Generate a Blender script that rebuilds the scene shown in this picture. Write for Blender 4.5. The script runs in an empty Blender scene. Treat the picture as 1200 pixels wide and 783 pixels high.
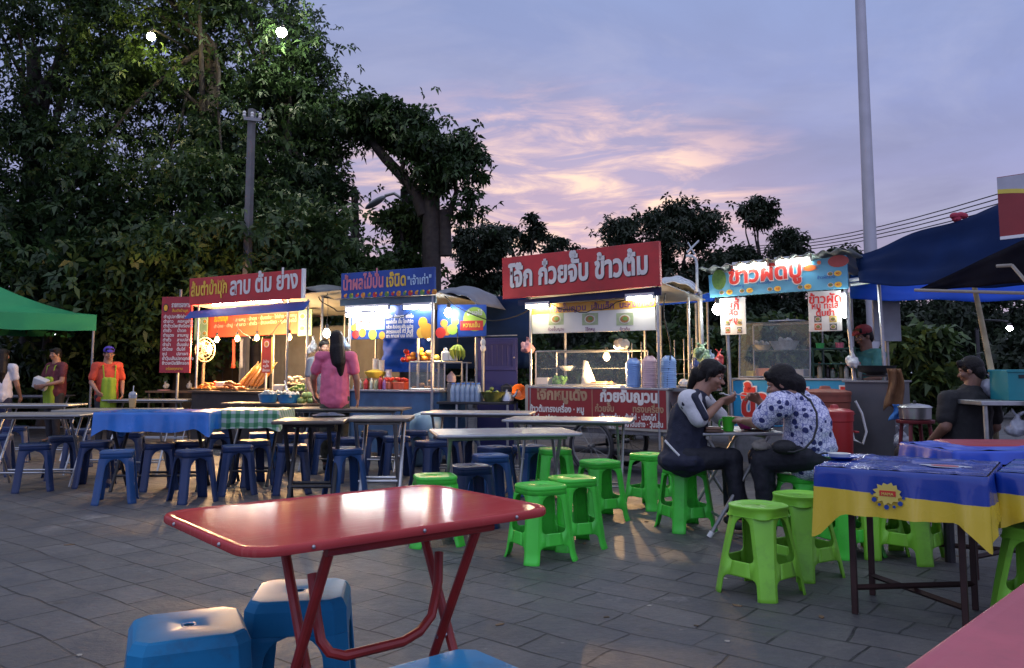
import bpy, math, random
import numpy as np
from mathutils import Vector, Matrix, Euler
R = math.radians
S = bpy.context.scene
COL = S.collection
random.seed(5)
RNG = np.random.default_rng(11)

# ---------------------------------------------------------------- camera
H, F, HY, CY = 1.15, 960.0, 435.0, 345.0        # eye height, focal length and horizon in pixels of the 1200 px wide photo
PITCH = math.atan((HY - CY) / F)
cd = bpy.data.cameras.new('camera'); cam = bpy.data.objects.new('camera', cd); COL.objects.link(cam)
cam.location = (0, 0, H); cam.rotation_euler = (math.pi / 2 + PITCH, 0, 0)
cd.sensor_width = 36; cd.lens = 36 * F / 1200; cd.shift_y = -(391.5 - CY) / 1200
cd.clip_start = .05; cd.clip_end = 2000
S.camera = cam

# ---------------------------------------------------------------- sky, sun, exposure
W = bpy.data.worlds.new("World"); S.world = W; W.use_nodes = True
def build_sky():
    nt = W.node_tree; nt.nodes.clear(); N = nt.nodes.new; L = nt.links.new
    out = N('ShaderNodeOutputWorld'); add = N('ShaderNodeAddShader'); L(add.outputs[0], out.inputs[0])
    sky = N('ShaderNodeTexSky'); sky.sky_type = 'NISHITA'; sky.sun_disc = False
    sky.sun_elevation = R(1.5); sky.sun_rotation = R(6)
    b0 = N('ShaderNodeBackground'); b0.inputs[1].default_value = .02; L(sky.outputs[0], b0.inputs[0]); L(b0.outputs[0], add.inputs[0])
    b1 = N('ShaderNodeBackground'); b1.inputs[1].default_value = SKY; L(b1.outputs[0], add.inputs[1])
    tc = N('ShaderNodeTexCoord'); sx = N('ShaderNodeSeparateXYZ'); L(tc.outputs['Generated'], sx.inputs[0])
    def M(op, a, b=None, c=None):
        n = N('ShaderNodeMath'); n.operation = op
        for i, v in enumerate((a, b, c)):
            if v is None: continue
            if isinstance(v, (int, float)): n.inputs[i].default_value = v
            else: L(v, n.inputs[i])
        return n.outputs[0]
    def ramp(fac, stops):
        r = N('ShaderNodeValToRGB'); e = r.color_ramp.elements
        while len(e) < len(stops): e.new(.5)
        for k, (p, c) in enumerate(stops): e[k].position = p; e[k].color = (*c, 1)
        L(fac, r.inputs[0]); return r.outputs[0]
    def mix(f, a, b):
        m = N('ShaderNodeMix'); m.data_type = 'RGBA'
        for v, i in ((f, 0), (a, 6), (b, 7)):
            if isinstance(v, tuple): m.inputs[i].default_value = (*v, 1)
            elif isinstance(v, (int, float)): m.inputs[i].default_value = v
            else: L(v, m.inputs[i])
        return m.outputs[2]
    x, y, z = sx.outputs
    el = M('MAXIMUM', z, 0.0)
    base = ramp(el, [(0, (.40, .31, .45)), (.13, (.31, .29, .47)), (.27, (.25, .29, .54)), (.42, (.25, .325, .585)), (.62, (.45, .50, .72)), (1, (.66, .70, .86))])  # top stops, above the frame, raised to throw more light down on the scene
    den = M('ADD', el, .13)
    cv = N('ShaderNodeCombineXYZ'); L(M('DIVIDE', x, den), cv.inputs[0]); L(M('DIVIDE', y, den), cv.inputs[1]); cv.inputs[2].default_value = 3.7
    def noise(scale, det, rough, dist=0., vec=cv.outputs[0]):
        n = N('ShaderNodeTexNoise'); n.inputs['Scale'].default_value = scale; n.inputs['Detail'].default_value = det
        n.inputs['Roughness'].default_value = rough; n.inputs['Distortion'].default_value = dist; L(vec, n.inputs['Vector']); return n.outputs[0]
    g1 = ramp(noise(.75, 8, .58, .6), [(.40, (0, 0, 0)), (.60, (1, 1, 1))])
    base = mix(M('MULTIPLY', g1, M('MULTIPLY', 1.0, M('SUBTRACT', 1, M('MINIMUM', M('MULTIPLY', el, 1.2), 1)))), base, mix(M('MULTIPLY', el, 2.2), (.255, .25, .41), (.17, .21, .385)))
    g2 = ramp(noise(1.5, 9, .6, .7), [(.46, (0, 0, 0)), (.68, (1, 1, 1))])
    base = mix(M('MULTIPLY', g2, .42), base, (.38, .40, .58))
    # the sunset glow, low in the sky ahead
    az = M('DIVIDE', x, M('MAXIMUM', y, .05))
    dx = M('DIVIDE', M('SUBTRACT', az, .03), .38); dz = M('DIVIDE', M('SUBTRACT', z, .205), .15)
    rad = M('SQRT', M('ADD', M('MULTIPLY', dx, dx), M('MULTIPLY', dz, dz)))
    front = M('GREATER_THAN', y, 0)
    glow = M('MULTIPLY', M('MAXIMUM', M('SUBTRACT', 1, rad), 0), front)
    base = mix(M('MULTIPLY', glow, .5), base, (.47, .34, .48))
    st = N('ShaderNodeMapping'); st.inputs['Scale'].default_value = (3.2, 1, 15); st.inputs['Location'].default_value = (1.35, 0, 2.12)
    L(tc.outputs['Generated'], st.inputs[0])
    wisp = ramp(noise(2.2, 9, .6, .6, st.outputs[0]), [(.44, (0, 0, 0)), (.64, (1, 1, 1))])
    band = M('MULTIPLY', wisp, M('MULTIPLY', M('MINIMUM', M('MULTIPLY', glow, 2.2), 1), 1.0))
    base = mix(M('MULTIPLY', band, .95), base, mix(M('MINIMUM', M('MULTIPLY', band, M('MULTIPLY', glow, 1.7)), 1), (.68, .45, .50), (.95, .68, .54)))
    back = M('MULTIPLY_ADD', M('MAXIMUM', M('MULTIPLY', y, -1), 0), .9, 1.0)                        # unseen sky behind the camera, brightened as added fill light for the scene
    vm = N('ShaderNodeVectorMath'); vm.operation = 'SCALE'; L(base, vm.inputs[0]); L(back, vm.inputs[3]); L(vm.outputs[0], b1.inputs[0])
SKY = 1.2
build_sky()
sd = bpy.data.lights.new('sun', 'SUN'); sd.energy = .12; sd.angle = R(12); sd.color = (1, .78, .66)
sun = bpy.data.objects.new('sun', sd); COL.objects.link(sun); sun.rotation_euler = (R(-84), 0, R(-6))
vs = S.view_settings; vs.view_transform = 'Standard'; vs.look = 'None'; vs.exposure = 0; vs.gamma = 1; vs.use_curve_mapping = False
S.cycles.use_denoising = True; S.cycles.max_bounces = 6; S.cycles.sample_clamp_indirect = 4; S.cycles.caustics_reflective = False

# ---------------------------------------------------------------- helpers: measuring
def ray(px, py):
    u, v = (px - 600) / F, (CY - py) / F
    return Vector((u, math.cos(PITCH) - v * math.sin(PITCH), math.sin(PITCH) + v * math.cos(PITCH)))
def P(px, py, d):
    r = ray(px, py); return Vector((r.x * d / r.y, d, H + r.z * d / r.y))
def G(px, py, z=0.):
    r = ray(px, py); k = (z - H) / r.z; return Vector((r.x * k, r.y * k, z))
def GX(px, d, z=0.):
    r = ray(px, HY); return Vector((r.x * d / r.y, d, z))

# ---------------------------------------------------------------- helpers: materials
MATS = {}
def mat(name, col, rough=.5, metal=0., var=.15, scale=6., bump=0., emit=0., ecol=None, spec=.5, coat=0., trans=0., alpha=1., bscale=None, dirt=0., world=False):
    if name in MATS: return MATS[name]
    m = bpy.data.materials.new(name); m.use_nodes = True; nt = m.node_tree; N = nt.nodes.new; L = nt.links.new
    p = nt.nodes['Principled BSDF']; c = tuple(col)
    tc = N('ShaderNodeTexCoord'); no = N('ShaderNodeTexNoise'); no.inputs['Scale'].default_value = scale; no.inputs['Detail'].default_value = 5
    VEC = tc.outputs['Object']
    if world: VEC = N('ShaderNodeNewGeometry').outputs['Position']
    L(VEC, no.inputs['Vector'])
    r = N('ShaderNodeValToRGB'); e = r.color_ramp.elements
    e[0].position = .3; e[1].position = .7
    e[0].color = (*[max(0, v * (1 - var)) for v in c], 1); e[1].color = (*[min(1, v * (1 + var)) for v in c], 1)
    L(no.outputs[0], r.inputs[0]); L(r.outputs[0], p.inputs['Base Color'])
    if dirt:
        n2 = N('ShaderNodeTexNoise'); n2.inputs['Scale'].default_value = scale * 2.3; n2.inputs['Detail'].default_value = 8; n2.inputs['Roughness'].default_value = .7
        L(VEC, n2.inputs['Vector'])
        r2 = N('ShaderNodeValToRGB'); r2.color_ramp.elements[0].position = .52; r2.color_ramp.elements[1].position = .75
        r2.color_ramp.elements[1].color = (dirt, dirt, dirt, 1); L(n2.outputs[0], r2.inputs[0])
        mx = N('ShaderNodeMix'); mx.data_type = 'RGBA'; L(r2.outputs[0], mx.inputs[0]); L(r.outputs[0], mx.inputs[6]); mx.inputs[7].default_value = (.045, .038, .03, 1)
        L(mx.outputs[2], p.inputs['Base Color'])
    mr = N('ShaderNodeMapRange'); mr.inputs[3].default_value = max(.03, rough - .1); mr.inputs[4].default_value = min(1, rough + .12)
    n3 = N('ShaderNodeTexNoise'); n3.inputs['Scale'].default_value = scale * 1.7; L(VEC, n3.inputs['Vector'])
    L(n3.outputs[0], mr.inputs[0]); L(mr.outputs[0], p.inputs['Roughness'])
    p.inputs['Metallic'].default_value = metal; p.inputs['Specular IOR Level'].default_value = spec; p.inputs['Coat Weight'].default_value = coat
    p.inputs['Transmission Weight'].default_value = trans; p.inputs['Alpha'].default_value = alpha
    if bump:
        b = N('ShaderNodeBump'); b.inputs['Strength'].default_value = bump; b.inputs['Distance'].default_value = .01
        n4 = N('ShaderNodeTexNoise'); n4.inputs['Scale'].default_value = bscale or scale * 4; n4.inputs['Detail'].default_value = 6
        L(tc.outputs['Object'], n4.inputs['Vector']); L(n4.outputs[0], b.inputs['Height']); L(b.outputs[0], p.inputs['Normal'])
    if emit:
        p.inputs['Emission Color'].default_value = (*(ecol or c), 1); p.inputs['Emission Strength'].default_value = emit
    MATS[name] = m; return m
def leafmat(name, col, var=.45):
    m = bpy.data.materials.new(name); m.use_nodes = True; nt = m.node_tree; N = nt.nodes.new; L = nt.links.new
    p = nt.nodes['Principled BSDF']; g = N('ShaderNodeNewGeometry'); r = N('ShaderNodeValToRGB'); e = r.color_ramp.elements
    e[0].color = (*[v * (1 - var) for v in col], 1); e[1].color = (min(1, col[0] * (1 + var * 1.3)), min(1, col[1] * (1 + var)), col[2] * (1 + var * .5), 1)
    L(g.outputs['Random Per Island'], r.inputs[0]); L(r.outputs[0], p.inputs['Base Color'])
    p.inputs['Roughness'].default_value = .5; p.inputs['Specular IOR Level'].default_value = .35
    t = N('ShaderNodeBsdfTranslucent'); L(r.outputs[0], t.inputs[0]); mx = N('ShaderNodeMixShader'); mx.inputs[0].default_value = .25
    L(p.outputs[0], mx.inputs[1]); L(t.outputs[0], mx.inputs[2]); L(mx.outputs[0], nt.nodes['Material Output'].inputs[0])
    return m
def glow(name, col, strength):
    if name in MATS: return MATS[name]
    m = bpy.data.materials.new(name); m.use_nodes = True; p = m.node_tree.nodes['Principled BSDF']
    p.inputs['Base Color'].default_value = (*col, 1); p.inputs['Emission Color'].default_value = (*col, 1); p.inputs['Emission Strength'].default_value = strength
    MATS[name] = m; return m

# ---------------------------------------------------------------- helpers: mesh building
class MB:
    def __init__(s, M=None): s.v = []; s.f = []; s.mi = []; s.M = M or Matrix(); s.m = 0
    def add(s, vs, fs):
        n = len(s.v); s.v += [s.M @ Vector(v) for v in vs]
        for f in fs: s.f.append([i + n for i in f]); s.mi.append(s.m)
        return s
    def box(s, c, d, rz=0, rx=0, ry=0):
        m = Matrix.Translation(c) @ Euler((rx, ry, rz)).to_matrix().to_4x4()
        vs = [m @ Vector((x * d[0] / 2, y * d[1] / 2, z * d[2] / 2)) for x in (-1, 1) for y in (-1, 1) for z in (-1, 1)]
        return s.add(vs, [(0, 1, 3, 2), (4, 6, 7, 5), (0, 4, 5, 1), (2, 3, 7, 6), (0, 2, 6, 4), (1, 5, 7, 3)])
    def tube(s, pts, r, n=8, rr=None, closed=False):
        pts = [Vector(p) for p in pts]; k = len(pts); vs = []; fs = []
        up = None
        for i, p in enumerate(pts):
            a = pts[(i - 1) % k] if (i or closed) else p; b = pts[(i + 1) % k] if (i < k - 1 or closed) else p
            t = (b - a).normalized()
            if up is None: up = Vector((0, 0, 1)) if abs(t.z) < .9 else Vector((0, 1, 0))
            x = t.cross(up).normalized(); u = x.cross(t).normalized(); up = u
            q = rr[i] if rr else r
            vs += [p + (x * math.cos(2 * math.pi * j / n) + u * math.sin(2 * math.pi * j / n)) * q for j in range(n)]
        for i in range(k if closed else k - 1):
            for j in range(n):
                a, b = i * n, ((i + 1) % k) * n
                fs.append((a + j, a + (j + 1) % n, b + (j + 1) % n, b + j))
        if not closed: fs += [tuple(range(n))[::-1], tuple((k - 1) * n + j for j in range(n))]
        return s.add(vs, fs)
    def lathe(s, prof, c=(0, 0, 0), n=20, rot=None, sx=1, sy=1):
        c = Vector(c); m = (rot or Matrix()).to_3x3() if rot else Matrix.Identity(3); vs = []; fs = []
        for r, z in prof:
            vs += [c + m @ Vector((r * sx * math.cos(2 * math.pi * j / n), r * sy * math.sin(2 * math.pi * j / n), z)) for j in range(n)]
        for i in range(len(prof) - 1):
            for j in range(n):
                fs.append((i * n + j, i * n + (j + 1) % n, (i + 1) * n + (j + 1) % n, (i + 1) * n + j))
        fs += [tuple(range(n))[::-1], tuple((len(prof) - 1) * n + j for j in range(n))]
        return s.add(vs, fs)
    def ell(s, c, r, n=14, rot=None):
        if isinstance(r, (int, float)): r = (r, r, r)
        k = max(5, n // 2); m = rot.to_matrix().to_4x4() if rot else Matrix(); vs = []; fs = []
        for i in range(1, k):
            a = math.pi * i / k
            vs += [Vector(c) + m @ Vector((r[0] * math.sin(a) * math.cos(2 * math.pi * j / n), r[1] * math.sin(a) * math.sin(2 * math.pi * j / n), -r[2] * math.cos(a))) for j in range(n)]
        b = len(vs); vs += [Vector(c) + m @ Vector((0, 0, -r[2])), Vector(c) + m @ Vector((0, 0, r[2]))]
        for i in range(k - 2):
            for j in range(n): fs.append((i * n + j, i * n + (j + 1) % n, (i + 1) * n + (j + 1) % n, (i + 1) * n + j))
        for j in range(n):
            fs.append((b, (j + 1) % n, j)); fs.append((b + 1, (k - 2) * n + j, (k - 2) * n + (j + 1) % n))
        return s.add(vs, fs)
    def cap(s, p0, p1, r0, r1=None, n=12):                     # tapered capsule
        p0, p1 = Vector(p0), Vector(p1); r1 = r0 if r1 is None else r1; d = p1 - p0; L_ = max(d.length, 1e-5)
        q = Vector((0, 0, 1)).rotation_difference(d.normalized()).to_matrix(); vs = []; fs = []; prof = []
        for i in range(1, 5): a = math.pi / 2 * (1 - i / 4); prof.append((r0 * math.cos(a), -r0 * math.sin(a)))
        for i in range(0, 4): a = math.pi / 2 * i / 4; prof.append((r1 * math.cos(a), L_ + r1 * math.sin(a)))
        for r, z in prof: vs += [p0 + q @ Vector((r * math.cos(2 * math.pi * j / n), r * math.sin(2 * math.pi * j / n), z)) for j in range(n)]
        k = len(prof)
        for i in range(k - 1):
            for j in range(n): fs.append((i * n + j, i * n + (j + 1) % n, (i + 1) * n + (j + 1) % n, (i + 1) * n + j))
        b = len(vs); vs += [p0 + q @ Vector((0, 0, -r0)), p0 + q @ Vector((0, 0, L_ + r1))]
        for j in range(n): fs.append((b, (j + 1) % n, j)); fs.append((b + 1, (k - 1) * n + j, (k - 1) * n + (j + 1) % n))
        return s.add(vs, fs)
    def prism(s, pts, y0, y1):                                   # outline in x,z pushed through y
        n = len(pts); vs = [(x, y0, z) for x, z in pts] + [(x, y1, z) for x, z in pts]
        return s.add(vs, [tuple(range(n)), tuple(range(2 * n - 1, n - 1, -1))] + [(i, i + n, (i + 1) % n + n, (i + 1) % n) for i in range(n)])
    def slab(s, pts, z0, z1):                                    # outline in x,y raised in z
        n = len(pts); vs = [(x, y, z0) for x, y in pts] + [(x, y, z1) for x, y in pts]
        return s.add(vs, [tuple(range(n))[::-1], tuple(range(n, 2 * n))] + [(i, (i + 1) % n, (i + 1) % n + n, i + n) for i in range(n)])
    def grid(s, fn, nu, nv):
        vs = [fn(i / nu, j / nv) for i in range(nu + 1) for j in range(nv + 1)]
        return s.add(vs, [(i * (nv + 1) + j, (i + 1) * (nv + 1) + j, (i + 1) * (nv + 1) + j + 1, i * (nv + 1) + j + 1) for i in range(nu) for j in range(nv)])
    def disc(s, x, z, r, y, n=14, rz=None):
        s.prism([(x + r * math.cos(2 * math.pi * i / n), z + (rz or r) * math.sin(2 * math.pi * i / n)) for i in range(n)], y, y + .002); return s
    def text(s, body, x, z, size, y=0., bold=.03, width=None, align='L'):
        vs, fs = text_mesh(body, bold)
        w = max(v[0] for v in vs) - min(v[0] for v in vs); x0 = min(v[0] for v in vs); kx = size if width is None else width / w
        if align == 'C': x -= w * kx / 2
        return s.add([(x + (v[0] - x0) * kx, y + .0015 * (v[2] > 0) - .0015, z + v[1] * size) for v in vs], fs)
    def build(s, name, m, parent=None, smooth=35, bevel=0, solid=0, seg=2):
        me = bpy.data.meshes.new(name); me.from_pydata([tuple(v) for v in s.v], [], s.f); me.update()
        for k in (m if isinstance(m, (list, tuple)) else [m]): me.materials.append(k)
        me.polygons.foreach_set('material_index', s.mi)
        if smooth: me.shade_smooth(); me.set_sharp_from_angle(angle=R(smooth))
        o = bpy.data.objects.new(name, me); COL.objects.link(o)
        if parent: o.parent = parent
        if solid: d = o.modifiers.new('thickness', 'SOLIDIFY'); d.thickness = solid; d.offset = -1
        if bevel: b = o.modifiers.new('edge', 'BEVEL'); b.width = bevel; b.segments = seg; b.limit_method = 'ANGLE'; b.angle_limit = R(40)
        return o
TCACHE = {}
UPV = "\u0e31\u0e34\u0e35\u0e36\u0e37\u0e4d"; TONE = "\u0e48\u0e49\u0e4a\u0e4b\u0e4c"
def text_mesh(body, bold):
    if (body, bold) in TCACHE: return TCACHE[body, bold]
    c = bpy.data.curves.new('writing', 'FONT'); c.body = body; c.size = 1; c.resolution_u = 2; c.bevel_depth = bold; c.bevel_resolution = 0; c.fill_mode = 'BOTH'
    a, b = bpy.data.materials.new('t0'), bpy.data.materials.new('t1'); c.materials.append(a); c.materials.append(b)
    for k, ch in enumerate(body):
        if ch in TONE and k and body[k - 1] in UPV: c.body_format[k].material_index = 1
    o = bpy.data.objects.new('writing', c); COL.objects.link(o); bpy.context.view_layer.update()
    me = bpy.data.meshes.new_from_object(o.evaluated_get(bpy.context.evaluated_depsgraph_get()))
    up = set()
    for p in me.polygons:
        if p.material_index == 1: up.update(p.vertices)
    vs = [(v.co.x, v.co.y + (.19 if i in up else 0), v.co.z) for i, v in enumerate(me.vertices)]; fs = [tuple(p.vertices) for p in me.polygons]
    bpy.data.objects.remove(o); bpy.data.curves.remove(c); bpy.data.meshes.remove(me); bpy.data.materials.remove(a); bpy.data.materials.remove(b)
    TCACHE[body, bold] = (vs, fs); return vs, fs

# ---------------------------------------------------------------- helpers: things
def tag(o, label=None, cat=None, group=None, kind=None):
    if label: o['label'] = label
    if cat: o['category'] = cat
    if group: o['group'] = group
    if kind: o['kind'] = kind
    return o
def thing(name, label, cat, loc=(0, 0, 0), rz=0., group=None):
    o = bpy.data.objects.new(name, None); COL.objects.link(o); o.location = loc; o.rotation_euler = (0, 0, rz); o.empty_display_size = .1
    return tag(o, label, cat, group)
def dup(root, loc, rz, label, group=None, scale=None):
    r = root.copy(); COL.objects.link(r); r.location = loc; r.rotation_euler = (0, 0, rz); r['label'] = label
    if group: r['group'] = group
    if scale: r.scale = scale
    for ch in list(root.children):
        c = ch.copy(); COL.objects.link(c); c.parent = r
        for g in list(ch.children):
            d = g.copy(); COL.objects.link(d); d.parent = c
    return r
def one(mb, name, m, label, cat, loc=(0, 0, 0), rz=0., group=None, **k):   # a thing that is a single mesh
    o = mb.build(name, m, None, **k); o.location = loc; o.rotation_euler = (0, 0, rz); return tag(o, label, cat, group)
def rrect(w, d, r, n=5):
    pts = []
    for cx, cy, a0 in ((w / 2 - r, d / 2 - r, 0), (-w / 2 + r, d / 2 - r, 90), (-w / 2 + r, -d / 2 + r, 180), (w / 2 - r, -d / 2 + r, 270)):
        for i in range(n + 1): a = R(a0 + 90 * i / n); pts.append((cx + r * math.cos(a), cy + r * math.sin(a)))
    return pts

# ---------------------------------------------------------------- materials
steel = mat('brushed_steel', (.42, .42, .43), .32, .9, .12, 9, .05)
dsteel = mat('dull_steel', (.25, .25, .25), .5, .7, .2, 8, .08, dirt=.4)
alu = mat('worn_aluminium', (.36, .37, .38), .38, .75, .15, 5, .06, dirt=.35)
dark = mat('dark_metal', (.03, .03, .033), .5, .4, .3, 10)
black = mat('black_plastic', (.015, .015, .017), .5)
white = mat('white_paint', (.72, .72, .70), .45, 0, .06, 5)
pipe = mat('grey_pipe', (.30, .30, .29), .45, .6, .2, 12, dirt=.3)
wood = mat('dark_wood', (.07, .045, .03), .6, 0, .3, 7, .2)
rope = mat('cord_black', (.012, .012, .012), .7)
redpaint = mat('red_sign_face', (.50, .033, .03), .42, 0, .2, 2.2, .5, bscale=3, dirt=.4)
bluesign = mat('blue_sign_face', (.012, .06, .30), .4, 0, .25, 2.5, .5, bscale=3, dirt=.35)
cream = mat('cream_letters', (.70, .66, .60), .5, 0, .08)
yellow = mat('yellow_letters', (.75, .48, .05), .5, 0, .08)
pinkl = mat('pink_letters', (.62, .20, .24), .5, 0, .08)
redl = mat('red_letters', (.55, .03, .02), .5, 0, .1)
# ================================================================ SETTING: ground
def ground_material():
    m = bpy.data.materials.new('stone_paving'); m.use_nodes = True; nt = m.node_tree; N = nt.nodes.new; L = nt.links.new; p = nt.nodes['Principled BSDF']
    tc = N('ShaderNodeTexCoord'); mp = N('ShaderNodeMapping'); mp.inputs['Rotation'].default_value = (0, 0, R(38.5)); L(tc.outputs['Object'], mp.inputs[0])
    wn = N('ShaderNodeTexNoise'); wn.inputs['Scale'].default_value = 2.2; wn.inputs['Detail'].default_value = 2; L(mp.outputs[0], wn.inputs['Vector'])
    wv = N('ShaderNodeVectorMath'); wv.operation = 'MULTIPLY_ADD'; L(wn.outputs[1], wv.inputs[0]); wv.inputs[1].default_value = (.075, .075, 0); L(mp.outputs[0], wv.inputs[2])
    def brick(w, h, off, seed, sq=1., sf=2):
        b = N('ShaderNodeTexBrick'); b.inputs['Scale'].default_value = 1; b.inputs['Mortar Size'].default_value = .007; b.inputs['Mortar Smooth'].default_value = .4
        b.inputs['Brick Width'].default_value = w; b.inputs['Row Height'].default_value = h; b.offset = off; b.squash = sq; b.squash_frequency = sf
        b.inputs['Color1'].default_value = (.5, .5, .51, 1); b.inputs['Color2'].default_value = (1, 1, 1, 1); b.inputs['Mortar'].default_value = (.8, .8, .8, 1)
        b.inputs['Bias'].default_value = 0
        a = N('ShaderNodeVectorMath'); a.operation = 'ADD'; L(wv.outputs[0], a.inputs[0]); a.inputs[1].default_value = (seed, seed * .37, 0); L(a.outputs[0], b.inputs['Vector']); return b
    b1 = brick(.47, .235, .37, 0, .72, 3)
    b2 = brick(1.24, .93, .4, .0, .72, 3)
    def noise(s, d=6, r=.6, v=tc.outputs['Object']):
        n = N('ShaderNodeTexNoise'); n.inputs['Scale'].default_value = s; n.inputs['Detail'].default_value = d; n.inputs['Roughness'].default_value = r; L(v, n.inputs['Vector']); return n.outputs[0]
    def ramp(f, a, b, ca=(0, 0, 0, 1), cb=(1, 1, 1, 1)):
        r = N('ShaderNodeValToRGB'); r.color_ramp.elements[0].position = a; r.color_ramp.elements[1].position = b
        r.color_ramp.elements[0].color = ca; r.color_ramp.elements[1].color = cb; L(f, r.inputs[0]); return r.outputs[0]
    def mix(f, a, b, blend='MIX'):
        x = N('ShaderNodeMix'); x.data_type = 'RGBA'; x.blend_type = blend
        for v, i in ((f, 0), (a, 6), (b, 7)):
            if isinstance(v, (tuple, float)): x.inputs[i].default_value = v
            else: L(v, x.inputs[i])
        return x.outputs[2]
    c = ramp(noise(.55, 6, .6), .3, .7, (.070, .067, .068, 1), (.134, .128, .124, 1))
    c = mix(.5, c, b1.outputs['Color'], 'MULTIPLY')
    c = mix(ramp(noise(26, 8, .7), .35, .8), c, (.155, .15, .15, 1)) if False else mix(1., c, ramp(noise(30, 8, .75), .2, .85, (.7, .7, .7, 1), (1.3, 1.3, 1.3, 1)), 'MULTIPLY')
    c = mix(ramp(noise(2.4, 10, .75), .46, .64), c, (.062, .064, .072, 1))
    c = mix(ramp(noise(1.3, 10, .82), .57, .70), c, (.22, .21, .20, 1))
    for sc_, th_, cl_ in ((2.3, .075, (.040, .038, .036, 1)), (7.0, .085, (.050, .046, .042, 1)), (4.1, .05, (.20, .19, .175, 1))):       # grease spots, gum, pale drips
        v_ = N('ShaderNodeTexVoronoi'); v_.inputs['Scale'].default_value = sc_; L(wv.outputs[0], v_.inputs['Vector'])
        c = mix(ramp(v_.outputs['Distance'], th_ * .6, th_, (.75, .75, .75, 1), (0, 0, 0, 1)), c, cl_)
    fade = ramp(noise(2.6, 5, .6), .30, .52)
    j = N('ShaderNodeMath'); j.operation = 'MULTIPLY'; L(b1.outputs['Fac'], j.inputs[0]); L(fade, j.inputs[1])
    c = mix(j.outputs[0], c, (.018, .017, .018, 1))
    L(c, p.inputs['Base Color'])
    L(ramp(noise(2.6, 7, .65), .3, .75, (.42, .42, .42, 1), (.72, .72, .72, 1)), p.inputs['Roughness'])
    p.inputs['Specular IOR Level'].default_value = .45
    h = N('ShaderNodeMath'); h.operation = 'MULTIPLY_ADD'; L(j.outputs[0], h.inputs[0]); h.inputs[1].default_value = -.8; L(noise(14, 8, .65), h.inputs[2])
    bp = N('ShaderNodeBump'); bp.inputs['Strength'].default_value = .8; bp.inputs['Distance'].default_value = .012; L(h.outputs[0], bp.inputs['Height']); L(bp.outputs[0], p.inputs['Normal'])
    return m
g = MB(); g.add([(-300, -60, 0), (300, -60, 0), (300, 400, 0), (-300, 400, 0)], [(0, 1, 2, 3)])
tag(g.build('ground', ground_material(), smooth=0), kind='structure')
g = MB(); g.add([(-120, 21.5, .006), (120, 21.5, .006), (120, 30, .006), (-120, 30, .006)], [(0, 1, 2, 3)])
tag(g.build('road', mat('asphalt', (.045, .045, .047), .8, 0, .25, 3, .3), smooth=0), kind='structure')

# ================================================================ trees
bark = mat('bark', (.034, .028, .024), .85, 0, .35, 9, .8, bscale=22)
def rosettes(C, ln, wd, nl, up=.35):
    """leaf whorls: nl folded leaflets around every point of C, drooping from a tilted axis"""
    n = len(C); ax = RNG.normal(size=(n, 3)); ax[:, 2] = np.abs(ax[:, 2]) + up; ax /= np.linalg.norm(ax, axis=1)[:, None]
    t = np.cross(ax, RNG.normal(size=(n, 3))); t /= np.linalg.norm(t, axis=1)[:, None]; b = np.cross(ax, t)
    V = []
    for k in range(nl):
        a = 2 * np.pi * k / nl + RNG.uniform(-.3, .3, n); l = ln * RNG.uniform(.42, 1.45, n); dr = RNG.uniform(-.1, .5, n)
        d = t * np.cos(a)[:, None] + b * np.sin(a)[:, None]; sd_ = np.cross(ax, d)
        base = C + d * (l * .1)[:, None]; mid = C + d * (l * .55)[:, None] + ax * (l * .10)[:, None]; tip = C + d * l[:, None] - ax * (l * dr)[:, None] - np.array([0, 0, 1]) * (l * .15)[:, None]
        w = (wd * RNG.uniform(.7, 1.2, n))[:, None]
        V.append(np.stack([base, mid + sd_ * w, tip, mid - sd_ * w], 1))
    return np.concatenate(V).reshape(-1, 3)
def leafmesh(name, V, m, parent):
    me = bpy.data.meshes.new(name); nv = len(V); nf = nv // 4
    me.vertices.add(nv); me.vertices.foreach_set('co', V.astype(np.float32).ravel())
    me.loops.add(nv); me.loops.foreach_set('vertex_index', np.arange(nv, dtype=np.int32))
    me.polygons.add(nf); me.polygons.foreach_set('loop_start', np.arange(0, nv, 4, dtype=np.int32)); me.polygons.foreach_set('loop_total', np.full(nf, 4, np.int32))
    me.update(calc_edges=True); me.materials.append(m); o = bpy.data.objects.new(name, me); COL.objects.link(o); o.parent = parent; return o
def crown_points(ells, nclump, nros, cr):
    """clumps near the shells of some ellipsoids; each clump a flattened cloud of whorl positions"""
    vol = np.array([e[3] * e[4] * e[5] for e in ells]) ** .7; pick = RNG.choice(len(ells), nclump, p=vol / vol.sum()); pts = []; cs = []
    for i in pick:
        e = ells[i]; d = RNG.normal(size=3); d /= np.linalg.norm(d); r = RNG.uniform(.45, 1.0) ** .6
        c = np.array(e[:3]) + d * np.array(e[3:6]) * r; s = cr * RNG.uniform(.6, 1.3); k = int(nros * RNG.uniform(.6, 1.4)); cs.append(c)
        q = RNG.normal(size=(k, 3)) * np.array([s, s, s * .6]) * .55; far = RNG.random(k) < .13; q[far] *= 1.75; q[:, 2] += -.11 * (q[:, 0] ** 2 + q[:, 1] ** 2) / s
        pts.append(c + q)
    return np.concatenate(pts), cs
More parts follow.
